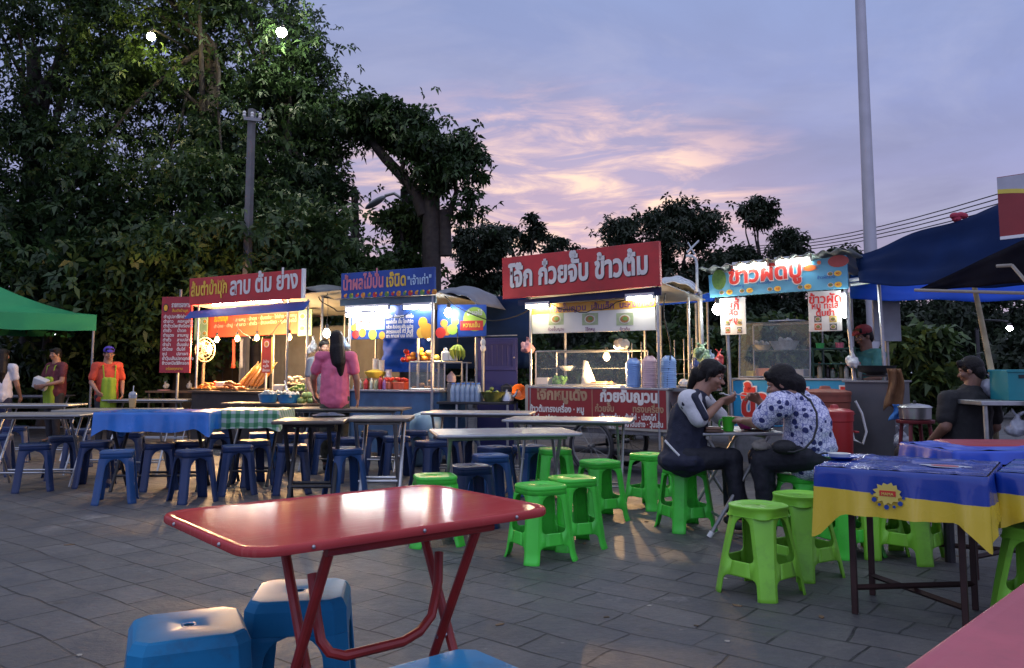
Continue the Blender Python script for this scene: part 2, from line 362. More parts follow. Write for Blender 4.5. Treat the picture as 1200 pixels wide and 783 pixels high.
def tree(name, label, base, trunk, ells, nclump, nros, cr, leaf, m, group=None, limbs=10, nl=6, cat='tree', extra=None):
    """trunk: [(dx,dy,z,r)...] relative to base; ells in world coordinates"""
    t = thing(name, label, cat, (base[0], base[1], 0), 0, group); b = Vector((base[0], base[1], 0))
    pts, cs = crown_points(ells, nclump, nros, cr)
    k = MB(); tp = [Vector(q[:3]) for q in trunk]
    def wob(a, c, n=4): return [a.lerp(c, i / n) + Vector((random.uniform(-.06, .06), random.uniform(-.06, .06), .12 * math.sin(math.pi * i / n))) * (0 < i < n) * (c - a).length * .5 for i in range(n + 1)]
    k.tube(tp, 0, 10, [q[3] for q in trunk])
    for q in ([cs[i] for i in range(min(limbs, len(cs)))]):
        e = Vector(q) - b; i = random.randrange(max(1, len(tp) // 2), len(tp)); r0 = trunk[i][3] * .55
        pp = wob(tp[i], e); k.tube(pp, 0, 6, [max(.012, r0 * (1 - .85 * j / 4)) for j in range(5)])
    if extra: extra(k)
    k.build('trunk', bark, t, smooth=60)
    V = rosettes(pts - np.array([base[0], base[1], 0]), leaf[0], leaf[1], nl)
    leafmesh('crown', V, m, t); return t
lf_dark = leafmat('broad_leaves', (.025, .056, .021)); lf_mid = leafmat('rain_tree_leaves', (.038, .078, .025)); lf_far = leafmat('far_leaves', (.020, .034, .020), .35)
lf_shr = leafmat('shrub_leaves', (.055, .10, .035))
def E_(px, py, d, rx, ry, rz): q = P(px, py, d); return (q.x, q.y, q.z, rx, ry, rz)
TG = 'tall trees crowding behind the red larb stall'
def base_at(px, d): q = GX(px, d); return (q.x, q.y)
def straight(h, r0, r1, lean=(0, 0), n=5): return [(lean[0] * i / n + .08 * math.sin(i * 1.9), lean[1] * i / n, h * i / n - (.1 if i == 0 else 0), r0 + (r1 - r0) * i / n) for i in range(n + 1)]
tree('shade_tree', 'tall dark broadleaf tree rising above the green canopy tent', base_at(38, 18), straight(8.5, .30, .14, (-.5, .2)),
     [E_(30, 60, 18, 2.6, 2, 2.6), E_(110, 20, 18.2, 2.3, 2, 2.2), E_(-30, 180, 17.6, 1.8, 1.6, 1.6), E_(95, 190, 17.5, 1.5, 1.5, 1.1)], 94, 50, .62, (.15, .032), lf_dark, TG)
tree('shade_tree', 'tall broadleaf tree with the yellow lamp glowing in its branches', base_at(212, 17.5), straight(8.5, .26, .12, (.3, .3)),
     [E_(200, 30, 18, 2.2, 1.8, 2.2), E_(170, 150, 17.6, 1.7, 1.5, 1.5), E_(240, 215, 16.9, 1.5, 1.3, .9), E_(130, 235, 17, 1.6, 1.4, .9)], 90, 50, .62, (.15, .032), lf_mid, TG)
tree('shade_tree', 'tall dense tree behind the concrete pole, white lamp near its top', base_at(335, 18.5), straight(8.0, .28, .12, (-.3, .2)),
     [E_(280, 40, 18.6, 1.9, 1.7, 1.9), E_(325, 170, 18.4, 1.7, 1.7, 1.9), E_(338, 240, 18.0, 1.0, 1.3, 1.2), E_(310, 265, 17.2, 1.3, 1.1, .9), E_(340, 90, 19, 1.0, 1.0, .9)], 112, 56, .62, (.15, .033), lf_dark, TG)
tree('shade_tree', 'lower dark leafy tree filling the gap beside the tall dense tree', base_at(402, 19.5), straight(5.5, .2, .08, (.2, 0)),
     [E_(358, 190, 19.5, .7, 1.2, 1.4), E_(385, 146, 19.8, .35, .9, .5), E_(365, 290, 19, .9, 1.2, .7), E_(392, 312, 18.8, .7, .9, .25)], 52, 55, .5, (.17, .04), lf_mid, TG)
tree('shade_tree', 'low spreading tree with drooping leaves over the green canopy tent', base_at(55, 16.8), straight(4.0, .18, .08, (.3, -.2)),
     [E_(40, 320, 16.6, 2.3, 1.3, 1.0), E_(150, 330, 16.2, 1.5, 1.0, .9), E_(90, 260, 17, 1.9, 1.3, .9), E_(160, 390, 17.2, 1.5, .7, 1.0)], 110, 50, .7, (.19, .046), lf_dark, TG)
tree('shade_tree', 'low leafy tree directly above the red larb sign', base_at(300, 16), straight(3.9, .16, .07, (.1, .1)),
     [E_(330, 285, 15.4, 1.0, .8, .6), E_(270, 300, 15.8, 1.4, .9, .8), E_(215, 330, 16.3, 1.2, .8, .9), E_(350, 345, 16.8, 1.1, .8, .9)], 75, 52, .65, (.175, .04), lf_mid, TG)
# the lopped tree with the bare bending limb
def lopped(k):
    d = 19.0; o = Vector((GX(505, d).x, d, 0))
    q = lambda px, py, dd=d: P(px, py, dd) - o
    k.tube([q(497, 252), q(487, 225), q(470, 205), q(452, 186), q(440, 172), q(432, 158)], 0, 9, [.16, .15, .13, .12, .10, .07])
    k.tube([q(468, 204), q(474, 190), q(484, 178)], 0, 7, [.07, .05, .03])
    k.tube([q(522, 300), q(521, 255), q(520, 246)], 0, 10, [.16, .14, .13])
    k.tube([q(521, 262), q(528, 246), q(535, 225), q(528, 190)], 0, 8, [.09, .08, .06, .04])
    k.tube([q(492, 240), q(494, 222), q(500, 205)], 0, 7, [.06, .05, .03])
tree('lopped_tree', 'tree with thick sawn off trunk and one bent limb carrying its crown', base_at(505, 19), [(0, 0, -.1, .30), (.02, 0, 1.5, .25), (0, 0, 3, .225), (-.02, 0, 4.2, .22), (-.03, 0, P(505, 228, 19).z, .20)],
     [E_(432, 138, 19, .75, .9, .38), E_(472, 150, 19, .75, 1.0, .42), E_(515, 172, 19, .75, .8, .42), E_(520, 205, 18.8, .6, .8, .35), E_(546, 195, 19, .4, .6, .4), E_(547, 240, 18.9, .32, .5, .36)], 80, 32, .34, (.17, .04), lf_dark, limbs=0, extra=lopped)
tree('lopped_tree', 'short lopped trunk bushy with regrowth beside the thick sawn trunk', base_at(476, 20.5), [(0, 0, -.1, .30), (0, 0, 2, .25), (-.05, 0, 3.6, .2), (0, 0, P(473, 222, 20.5).z, .20)],
     [E_(474, 254, 20.3, .55, .5, .22), E_(480, 312, 20.0, .5, .6, .3), E_(476, 272, 20.4, .35, .4, .3), E_(440, 322, 19.6, .8, .7, .25)], 30, 34, .34, (.20, .05), lf_mid, limbs=4)
FG = 'dark trees beyond the food stalls'
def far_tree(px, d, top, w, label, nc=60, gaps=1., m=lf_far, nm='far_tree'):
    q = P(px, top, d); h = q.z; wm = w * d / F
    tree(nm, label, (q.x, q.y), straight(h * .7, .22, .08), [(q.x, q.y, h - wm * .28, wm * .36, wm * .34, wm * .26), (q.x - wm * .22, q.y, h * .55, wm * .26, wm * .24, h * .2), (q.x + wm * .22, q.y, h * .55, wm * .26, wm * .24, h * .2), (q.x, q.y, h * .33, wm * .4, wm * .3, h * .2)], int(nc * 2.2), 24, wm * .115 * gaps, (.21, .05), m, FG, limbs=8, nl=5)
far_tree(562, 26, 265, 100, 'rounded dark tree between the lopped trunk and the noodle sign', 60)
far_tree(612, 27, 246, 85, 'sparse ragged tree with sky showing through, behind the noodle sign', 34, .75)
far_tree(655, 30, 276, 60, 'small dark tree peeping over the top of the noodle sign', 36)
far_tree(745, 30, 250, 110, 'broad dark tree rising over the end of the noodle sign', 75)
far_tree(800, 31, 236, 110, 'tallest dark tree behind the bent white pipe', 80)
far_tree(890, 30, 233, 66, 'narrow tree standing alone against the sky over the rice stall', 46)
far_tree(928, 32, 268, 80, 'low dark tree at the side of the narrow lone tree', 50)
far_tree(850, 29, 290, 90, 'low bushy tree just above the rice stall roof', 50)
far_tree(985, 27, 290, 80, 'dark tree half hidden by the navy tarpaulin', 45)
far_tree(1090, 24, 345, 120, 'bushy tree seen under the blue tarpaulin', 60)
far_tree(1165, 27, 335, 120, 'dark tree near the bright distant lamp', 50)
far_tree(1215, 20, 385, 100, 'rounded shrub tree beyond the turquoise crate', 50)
def shrub(px, d, top, w, label, m=lf_shr, nc=34):
    q = P(px, top, d); wm = w * d / F
    tree('shrub', label, (q.x, q.y), straight(q.z * .6, .06, .02), [(q.x, q.y, q.z * .55, wm * .5, wm * .4, q.z * .45)], nc, 36, wm * .16, (.17, .04), m, 'shrubs behind the stalls', limbs=6, cat='shrub')
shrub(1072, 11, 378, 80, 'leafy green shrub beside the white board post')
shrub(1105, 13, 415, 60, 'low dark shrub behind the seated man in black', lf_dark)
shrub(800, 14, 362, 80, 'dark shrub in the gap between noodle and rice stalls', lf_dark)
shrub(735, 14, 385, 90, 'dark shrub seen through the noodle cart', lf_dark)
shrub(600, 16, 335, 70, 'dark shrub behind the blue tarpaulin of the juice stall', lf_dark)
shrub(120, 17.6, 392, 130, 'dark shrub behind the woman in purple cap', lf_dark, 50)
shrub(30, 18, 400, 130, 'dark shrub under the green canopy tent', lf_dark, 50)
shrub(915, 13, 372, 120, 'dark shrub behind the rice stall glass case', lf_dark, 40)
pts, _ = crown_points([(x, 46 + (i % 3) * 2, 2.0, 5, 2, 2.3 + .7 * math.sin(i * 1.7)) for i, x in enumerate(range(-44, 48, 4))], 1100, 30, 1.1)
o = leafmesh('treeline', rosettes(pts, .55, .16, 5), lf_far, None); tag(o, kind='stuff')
# fence in the dark under the trees
t = thing('board_fence', 'dim brown board fence under the trees behind purple cap woman', 'fence', (0, 0, 0))
w0, w1 = GX(-260, 19, 0), GX(420, 19, 0); n = 60; fm = MB(); pm = MB()
for i in range(n):
    a = w0.lerp(w1, (i + .5) / n); fm.box((a.x, a.y, .95), ((w1.x - w0.x) / n - .012, .03, 1.7 + random.uniform(-.03, .03)))
fm.build('board', wood, t, smooth=0)
for i in range(7):
    a = w0.lerp(w1, i / 6); MB().box((a.x, a.y + .06, .95), (.09, .09, 1.9)).build('post', wood, t, smooth=0)
# ================================================================ poles, wires, lamps
con = mat('concrete', (.14, .14, .14), .75, 0, .15, 5, .25, dirt=.3)
q = GX(1026, 24); top = 16
t = thing('light_mast', 'tall pale tapering mast rising out of the picture behind the blue tarpaulin', 'mast', q)
k = MB(); k.tube([(.0, 0, 0), (0, 0, top)], 0, 14, [.205, .13]); k.build('shaft', mat('mast_paint', (.42, .42, .46), .5, .2, .08, 2), t)
MB().box((0, 0, .02), (.6, .6, .05)).build('base_plate', dsteel, t, bevel=.01)
q = GX(286, 14.9); zt = P(286, 128, 14.9).z
t = thing('utility_pole', 'grey square concrete utility pole with insulators in front of trees', 'pole', q, .4)
k = MB(); k.tube([(0, 0, 0), (0, 0, zt)], 0, 4, [.095, .075]); k.build('shaft', con, t, smooth=0, bevel=.01)
MB().box((0, -.09, zt - .22), (.30, .05, .06)).build('crossarm', dsteel, t)
for x in (-.14, 0, .14): MB().lathe([(.02, 0), (.035, .03), (.022, .05), (.035, .08), (.02, .11)], (x, -.09, zt - .19), 10).build('insulator', white, t)
def street_lamp(px, py, d, label, col, st, r=.12, arm=.9):
    q = P(px, py, d); t = thing('street_lamp', label, 'street lamp', (q.x + arm * .3, q.y + 1.7, 0), 0, 'street lamps among the trees')
    k = MB(); k.tube([(0, 0, 0), (0, 0, q.z + .1)], 0, 10, [.07, .05]); k.build('pole', dark, t); arm *= .3
    k = MB(); k.tube([(0, 0, q.z + .05), (-.25 * arm, -.4, q.z + .3), (-arm, -1.65, q.z + .19)], .025, 8); k.build('arm', dark, t)
    k = MB(); k.lathe([(.03, .14), (.05, .12), (r * .55, .09), (r * .6, .06)], (-arm, -1.7, q.z), 14); hd = k.build('lamp_head', dark, t)
    k = MB(); k.ell((-arm, -1.7, q.z), (r, r, r * .9)); k.build('bulb', glow('lamp_' + name_of(col), col, st), t); return t
def name_of(c): return '%d_%d_%d' % tuple(int(v * 100) for v in c)
street_lamp(177, 43, 16.3, 'yellow glowing street lamp among the branches', (1, .80, .30), 320, .085)
street_lamp(330, 38, 16.7, 'white glowing street lamp at the edge of the tall dense tree', (1, .95, .72), 450, .11, -.8)
street_lamp(1183, 385, 21, 'small violet white lamp shining far beyond the seated man', (.85, .75, 1), 60, .075, .4)
q = P(438, 236, 22)
t = thing('street_lamp', 'unlit grey cobra head street lamp between the trees', 'street lamp', (q.x + .9, q.y, 0), 0, 'street lamps among the trees')
k = MB(); k.tube([(0, 0, 0), (0, 0, q.z - .5), (-.1, 0, q.z + .05), (-.35, 0, q.z + .22), (-.6, 0, q.z + .15)], .045, 8); k.build('pole', pipe, t)
k = MB(); k.ell((-.85, 0, q.z - .03), (.34, .14, .09), rot=Euler((0, R(-32), 0))); k.build('lamp_head', mat('lamp_shell', (.16, .18, .19), .4, .3), t)
wt = thing('power_lines', 'bundle of thin black overhead wires crossing beside the mast', 'wires', (0, 0, 0))
for i in range(4):
    a, b = P(850, 291 + i * 2.5, 40), P(1290, 190 + i * 7, 20); k = MB()
    k.tube([a.lerp(b, j / 12) - Vector((0, 0, .5 * math.sin(math.pi * j / 12))) for j in range(13)], .018, 5); k.build('wire', rope, wt)
# parked cars beyond the seating
def car(px, d, rz, label, col, nm):
    q = GX(px, d); t = thing('parked_car', label, 'car', q, rz, 'cars parked beyond the stalls'); paint = mat('car_paint_' + nm, col, .3, .3, .05, 2, coat=.6)
    L2, pr = 2.05, [(-2.05, .35), (-2.1, .75), (-1.95, .95), (-1.0, 1.02), (-.35, 1.45), (1.0, 1.48), (1.75, 1.02), (2.05, .92), (2.1, .4)]
    k = MB(); k.prism(pr, -.8, .8); k.build('body', paint, t, bevel=.08, seg=3)
    gl = mat('car_glass', (.02, .025, .03), .1, 0, .1, coat=.5)
    for sy in (-1, 1):
        k = MB(); k.prism([(-.85, 1.03), (-.3, 1.38), (.3, 1.4), (.3, 1.03)], sy * .806 - .004, sy * .806 + .004); k.build('side_window', gl, t)
        k = MB(); k.prism([(.36, 1.03), (.36, 1.4), (.95, 1.4), (1.5, 1.03)], sy * .806 - .004, sy * .806 + .004); k.build('side_window', gl, t)
        k = MB(); k.ell((-2.03, sy * .55, .72), (.06, .16, .09)); k.build('headlight', glow('headlight_glass', (.5, .5, .55), .3), t)
        for x in (-1.3, 1.3):
            k = MB(); k.lathe([(.2, -.1), (.31, -.1), (.33, -.05), (.33, .05), (.31, .1), (.2, .1)], (x, sy * .72, .33), 20, Euler((R(90), 0, 0)).to_matrix().to_4x4()); wh = k.build('wheel', black, t)
            k = MB(); k.lathe([(.05, -.11), (.2, -.105), (.2, .105), (.05, .11)], (x, sy * .72, .33), 14, Euler((R(90), 0, 0)).to_matrix().to_4x4()); k.build('rim', steel, wh)
    k = MB(); k.add([(-1.0, -.66, 1.055), (-1.0, .66, 1.055), (-.37, .6, 1.455), (-.37, -.6, 1.455)], [(0, 1, 2, 3)]); k.build('windscreen', gl, t, solid=.01)
car(1103, 22, R(62), 'white parked car glimpsed behind the seated man in black', (.62, .64, .68), 'white')
car(1135, 25, R(55), 'silver grey parked car beside the white one', (.35, .37, .42), 'silver')
car(1010, 24, R(80), 'dark parked car hidden behind the rice stall', (.05, .05, .06), 'dark')
# ================================================================ stools
def plastic(name, col, rough=.35, dirt=.4): return mat(name, col, rough, 0, .2, 3.1, .06, dirt=dirt, spec=.5, world=True)
green = plastic('bright_green_plastic', (.065, .60, .05)); lime = plastic('faded_lime_plastic', (.20, .54, .035), .42, .35)
navy = plastic('navy_blue_plastic', (.010, .030, .095), .38, .3); royal = plastic('royal_blue_plastic', (.014, .066, .19), .36); sky_b = mat('sky_blue_plastic', (.02, .19, .38), .30, 0, .25, 3.1, .06, dirt=.5, spec=.10, world=True)
def smooth_in(z, z1, r):                                                     # quarter-round fillet width
    return 0 if z < z1 - r else r - math.sqrt(max(0, r * r - (z - (z1 - r)) ** 2)) if z < z1 else r
def make_stool(name, label, m, group, h=.45, wt=.135, wb=.18, ch=.05, leg=.027, z1=.397, fil=.05, band=(.10, .175), rnd=False, top_r=.02, hole=False, flare=0., facet=False):
    t = thing(name, label, 'stool', (0, 0, 0), 0, group)
    hw = lambda z: wb + (wt - wb) * (z / h) + flare * max(0, 1 - z / .06) ** 2
    def corner(k, z):                                                      # two ends of the chamfer at corner k
        w = hw(z); c = ch * (1.0 + (.55 * (z / h) ** 2 if rnd else 0)); a = R(90 * k); q = [(w, w - c), (w - c, w)]
        return [(x * math.cos(a) - y * math.sin(a), x * math.sin(a) + y * math.cos(a)) for x, y in q]
    def side(k, z, u):                                                     # u metres from the chamfer end of corner k along the next side
        a, b = corner(k, z)[1], corner((k + 1) % 4, z)[0]; L_ = math.dist(a, b); f = u / L_
        return (a[0] + (b[0] - a[0]) * f, a[1] + (b[1] - a[1]) * f, z)
    def uin(z):
        u = leg + smooth_in(z, z1, fil)
        if band:
            if z < band[0]: u = leg * .8 + smooth_in(z, band[0], fil * .6)
            elif z <= band[1]: u = leg + fil * .6
            else: u = max(u, leg + smooth_in(band[1] + fil * .6 - z + z1 - fil * .6, z1, fil * .6))
        return u
    zs = sorted(set([0, .02, .05, .09, z1 - .001, z1] + ([band[0] - .001, band[0], band[1], band[1] + .001] if band else []) + [z1 - fil * k / 5 for k in range(6)] + ([band[1] + fil * .6 * k / 4 for k in range(5)] + [band[0] - fil * .6 * k / 4 for k in range(5)] if band else [])))
    zs = [z for z in zs if z <= z1]
    half = lambda k, z: math.dist(corner(k, z)[1], corner((k + 1) % 4, z)[0]) / 2
    for k in range(4):
        b = MB(); n = 8; vs = []
        for z in zs:
            u = min(uin(z), half(0, z)); kp = (k - 1) % 4
            A, B_ = corner(k, z); Ls = half(kp, z) * 2
            p0 = side(kp, z, Ls - u); p1 = side(kp, z, Ls - min(u, leg * .9) * .5); p4 = side(k, z, min(u, leg * .9) * .5); p5 = side(k, z, u)
            m2 = ((A[0] + B_[0]) / 2 * 1.012, (A[1] + B_[1]) / 2 * 1.012, z)
            vs += [p0, p1, (*A, z), m2, (*B_, z), p4, p5]
        n = 7; b.add(vs, [(i * n + j, i * n + j + 1, (i + 1) * n + j + 1, (i + 1) * n + j) for i in range(len(zs) - 1) for j in range(n - 1)])
        b.build('leg', m, t, smooth=28, solid=.006, bevel=.0016, seg=1)
    ringz = lambda z: [(*q, z) for k in range(4) for q in corner(k, z)]
    b = MB()
    def circ(r, z): return [(r * math.cos(R(a)), r * math.sin(R(a)), z) for a in RA]
    RA = [math.degrees(math.atan2(y, x)) for x, y, _ in ringz(h)]
    def dense(pts, n=4):
        cx = max(abs(p[0]) for p in pts); z = pts[0][2]; rr_ = ch * 1.55; o = rrect(2 * cx, 2 * cx, min(rr_, cx * .95), 7); o = o[-4:] + o[:-4]
        return [(x, y, z) for x, y in o]
    def dense_(pts, n=4): return [tuple(pts[i][c] + (pts[(i + 1) % 8][c] - pts[i][c]) * j / n for c in range(3)) for i in range(8) for j in range(n)]
    rings = [dense(ringz(z1)), dense(ringz((z1 + h) / 2 + .005))]
    if facet:
        o_ = lambda w_, z: [(x / hw(h) * w_, y / hw(h) * w_, z) for x, y, _ in dense_(ringz(h))]
        rings = [dense_(ringz(z1)), dense_(ringz(h - .05)), o_(hw(h - .05), h - .030), o_(hw(h) * .945, h - .006), o_(hw(h) * .90, h - .001), o_(hw(h) * .84, h), o_(hw(h) * .4, h - .002), o_(hw(h) * .13, h - .003)]
    elif rnd:
        f = lambda r, z: [(r * p[0] / math.hypot(p[0], p[1]), r * p[1] / math.hypot(p[0], p[1]), z) for p in dense(ringz(h))]
        bl = lambda a, b, t_: [tuple(p[c] + (q[c] - p[c]) * t_ for c in range(3)) for p, q in zip(a, b)]
        rings[1] = dense(ringz(h - .055))
        rings += [bl(dense(ringz(h - .032)), f(wt * 1.16, h - .032), .6), f(wt * 1.17, h - .016), f(wt * 1.19, h - .010), f(wt * 1.19, h - .003), f(wt * 1.16, h), f(wt * 1.10, h - .001), f(wt * 1.06, h - .004), f(wt * 1.0, h - .004), f(wt * .16, h - .004)]
    else:
        sc = lambda s, z: [(x * s, y * s, z) for x, y, _ in dense(ringz(h))]
        rings += [sc(1.0, h - .03), sc(1.045, h - .022), sc(1.05, h - .012), sc(1.01, h - .002), sc(.95, h), sc(.88, h - .0015), sc(.84, h - .004), sc(.8, h - .004), sc(.16, h - .004)]
    n = 32; vs = [p for r in rings for p in r]
    b.add(vs, [(i * n + j, i * n + (j + 1) % n, (i + 1) * n + (j + 1) % n, (i + 1) * n + j) for i in range(len(rings) - 1) for j in range(n)])
    last = rings[-1]; rh = .014; inner = [(rh * p[0] / math.hypot(p[0], p[1]), rh * p[1] / math.hypot(p[0], p[1]), p[2]) for p in last]
    b.add(last + inner, [(j, (j + 1) % n, n + (j + 1) % n, n + j) for j in range(n)])
    b.build('seat', m, t, smooth=22 if facet else 40, solid=.005, bevel=.004 if facet else 0)
    if band:
        for k in range(4):
            b = MB(); vs = []; zz = [band[0], band[0] + .008, (band[0] + band[1]) / 2, band[1] - .008, band[1]]
            for z in zz:
                e = leg + fil * .6; Ls = half(k, z) * 2; vs += [side(k, z, e + (Ls - 2 * e) * j / 4) for j in range(5)]
            b.add(vs, [(i * 5 + j, i * 5 + j + 1, (i + 1) * 5 + j + 1, (i + 1) * 5 + j) for i in range(4) for j in range(4)])
            b.build('stretcher', m, t, smooth=28, solid=.006)
    return t
GG = 'bright green plastic stools'; BG = 'navy blue plastic stools'; SG = 'sky blue plastic stools at the red table'; LG = 'lime green round topped stools'
def spread(proto, rows, group):
    """rows: (px, foot_py or None, depth, rotation, label)"""
    for i, (px, d, rz, label) in enumerate(rows):
        q = GX(px, d)
        if i == 0: proto.location = q; proto.rotation_euler = (0, 0, R(rz)); proto['label'] = label; o = proto
        else: o = dup(proto, q, R(rz), label, group)
spread(make_stool('plastic_stool', '', green, GG, flare=.008), [
    (633, 5.20, 28, 'bright green stool in front, overlapped by the corner of the red table'),
    (670, 5.55, 22, 'bright green stool tucked close behind the one at the red table corner'),
    (511, 5.65, 14, 'bright green stool mostly hidden behind the red table top'),
    (702, 6.55, 24, 'bright green stool standing before the cart wheel'),
    (650, 7.58, 8, 'bright green stool under the far end of the grey steel tables'),
    (759, 7.10, 40, 'bright green stool between the cart wheel and the seated schoolgirl'),
    (800, 6.15, 20, 'bright green stool the schoolgirl in navy jacket sits on'),
    (936, 5.72, 30, 'bright green stool the woman in floral shirt sits on'),
    (985, 5.33, 20, 'bright green stool behind the yellow cloth corner of the draped table'),
], GG)
spread(make_stool('plastic_stool', '', lime, LG, rnd=True, wt=.128, wb=.185, ch=.052, leg=.024), [
    (884, 4.42, 38, 'lime green round topped stool standing alone before the draped table'),
    (933, 4.80, 30, 'lime green round topped stool half behind the one before the draped table'),
    (1012, 5.33, 25, 'lime green stool under the middle of the draped table'),
    (1057, 5.18, 42, 'lime green stool under the draped table beside its inner leg'),
    (1208, 3.80, 30, 'lime green stool cut by the picture edge beside the draped table'),
], LG)
spread(make_stool('plastic_stool', '', navy, BG, wt=.132, wb=.178, ch=.04, leg=.026, z1=.39, fil=.085, band=None, flare=.004), [
    (46, 8.08, 30, 'navy stool standing clear of the bare grey tables'),
    (2, 9.18, 20, 'navy stool cut by the picture edge beside the woman in white shirt'),
    (78, 8.98, 35, 'navy stool pushed under the bare grey table'),
    (117, 8.38, 15, 'navy stool between the bare grey table and the blue draped table'),
    (190, 8.18, 30, 'navy stool pushed deep under the blue draped table'),
    (225, 8.43, 12, 'navy stool under the seam of the blue cloth and green gingham'),
    (231, 7.43, 42, 'navy stool in front of the seam of blue cloth and green gingham'),
    (281, 7.88, 25, 'navy stool in front of the green gingham cloth'),
    (345, 7.93, 18, 'navy stool beside the crossed legs of the dark tables'),
    (349, 9.38, 10, 'navy stool behind the gingham table end'),
    (411, 8.78, 30, 'navy stool behind the crossed legs of the dark tables'),
    (466, 8.98, 20, 'navy stool beyond the dark tables below the foam box'),
    (506, 8.38, 38, 'navy stool in front of the bottled water table'),
    (524, 8.98, 15, 'navy stool just behind another below the bottled water'),
    (552, 6.23, 25, 'navy stool under the grey steel table beside a green one'),
    (580, 7.78, 35, 'navy stool deep under the grey steel tables'),
    (440, 9.78, 28, 'navy stool under the far table where the pink shirt woman stands'),
    (95, 10.08, 28, 'navy stool under the far grey table by the drink cup'),
    (156, 9.58, 14, 'navy stool seen between the blue cloth and the drink cup table'),
    (258, 9.48, 32, 'navy stool behind the blue and gingham tables, near the larb counter'),
    (384, 9.48, 20, 'navy stool behind the twin dark tables beneath the pink shirt woman'),
    (22, 10.58, 26, 'navy stool far back by the pale steel table'),
    (489, 9.88, 10, 'navy stool at the foot of the smoothie counter'),
    (545, 9.38, 33, 'navy stool before the purple shutter'),
    (300, 8.48, 40, 'navy stool under the green gingham table'),
], BG)
spread(make_stool('plastic_stool', '', royal, 'royal blue plastic stools', wt=.132, wb=.178, ch=.04, leg=.026, z1=.39, fil=.085, band=None, flare=.004), [
    (142, 7.38, 20, 'royal blue stool in front of the blue draped table'),
    (407, 7.63, 30, 'royal blue stool with shiny seat before the crossed steel legs'),
    (309, 9.48, 20, 'royal blue stool behind the green gingham table'),
    (575, 7.03, 20, 'royal blue stool under the middle of the grey steel table'),
    (620, 7.88, 30, 'royal blue stool between the grey steel tables and the noodle cart'),
], 'royal blue plastic stools')
spread(make_stool('plastic_stool', '', sky_b, SG, wt=.150, wb=.188, ch=.036, leg=.040, z1=.35, fil=.075, band=None, facet=True), [
    (232, 2.36, 24, 'sky blue stool at the picture bottom, whole seat in view'),
    (358, 2.72, 8, 'sky blue stool standing behind the leg of the red table'),
    (537, 1.98, 40, 'sky blue stool with only the edge of its seat showing below the red table'),
], SG)

# ================================================================ tables
def folding_table(name, label, c, rz, L_, Wd, m_top, m_leg, h=.72, rim=.022, rad=.03, tr=.0125, group=None, inset=.12, spread_=.2, thick=None, bolts=False, ubar=False, caps=None, yo=0.):
    t = thing(name, label, 'table', (c[0], c[1], 0), rz, group); th = thick or rim
    k = MB(); out = rrect(L_, Wd, rad, 6); n = len(out); s = lambda f, z: [(x * f if False else x - math.copysign(min(abs(x), f), x), y - math.copysign(min(abs(y), f), y), z) for x, y in out]
    rings = [s(.012, h - th + .004), s(0.002, h - th), s(0, h - th + .004), s(0, h - .006), s(.003, h - .001), s(.008, h + .0005), s(.016, h - .001), s(.022, h - .003), s(.026, h - .003), s(.034, h - .003)]
    k.add([p for r in rings for p in r], [(i * n + j, i * n + (j + 1) % n, (i + 1) * n + (j + 1) % n, (i + 1) * n + j) for i in range(len(rings) - 1) for j in range(n)] + [tuple((len(rings) - 1) * n + j for j in range(n))])
    k.add(s(.012, h - .012), [tuple(range(n))[::-1]])
    k.build('tabletop', m_top, t, smooth=50)
    hz = h - th
    for sx in (-1, 1):
        x = sx * (L_ / 2 - inset)
        for a in (-1, 1):
            w = min(spread_, Wd / 2 - .05); off = a * tr * 1.15
            q = MB(); q.tube([(x + off, -a * w + yo, 0), (x + off, a * w + yo, hz)], tr, 10); lg = q.build('leg', m_leg, t)
            if caps:
                q = MB(); e = Vector((0, -a * w * 2, -hz)).normalized() * .035; q.tube([Vector((x + off, -a * w, .004)) - e * 1.1, Vector((x + off, -a * w, .004)) + e * .1], tr * 1.35, 10); q.build('foot_cap', caps, lg)
        q = MB(); q.tube([(x - .03, yo, h / 2 - .01), (x + .03, yo, h / 2 - .01)], tr * .5, 8); q.build('pivot_bolt', steel, t)
    for a in (-1, 1):
        q = MB(); w = min(spread_, Wd / 2 - .05)
        q.tube([(-(L_ / 2 - inset), -a * w * .62 + yo, h * .19), ((L_ / 2 - inset), -a * w * .62 + yo, h * .19)], tr * .8, 8); q.build('crossbar', m_leg, t)
        q = MB(); q.tube([(-(L_ / 2 - inset) - .03, a * w + yo, hz - .014), ((L_ / 2 - inset) + .03, a * w + yo, hz - .014)], tr, 8); q.build('top_rail', m_leg, t)
    if bolts:
        for x in (-.33, 0, .33):
            for a in (-1, 1):
                q = MB(); q.ell((x * L_, a * (Wd / 2 + .001), h - th * .5), .0055, 10); q.build('bolt', steel, t)
        for y in (-.25, .25):
            for a in (-1, 1):
                q = MB(); q.ell((a * (L_ / 2 + .001), y * Wd, h - th * .5), .0055, 10); q.build('bolt', steel, t)
    return t
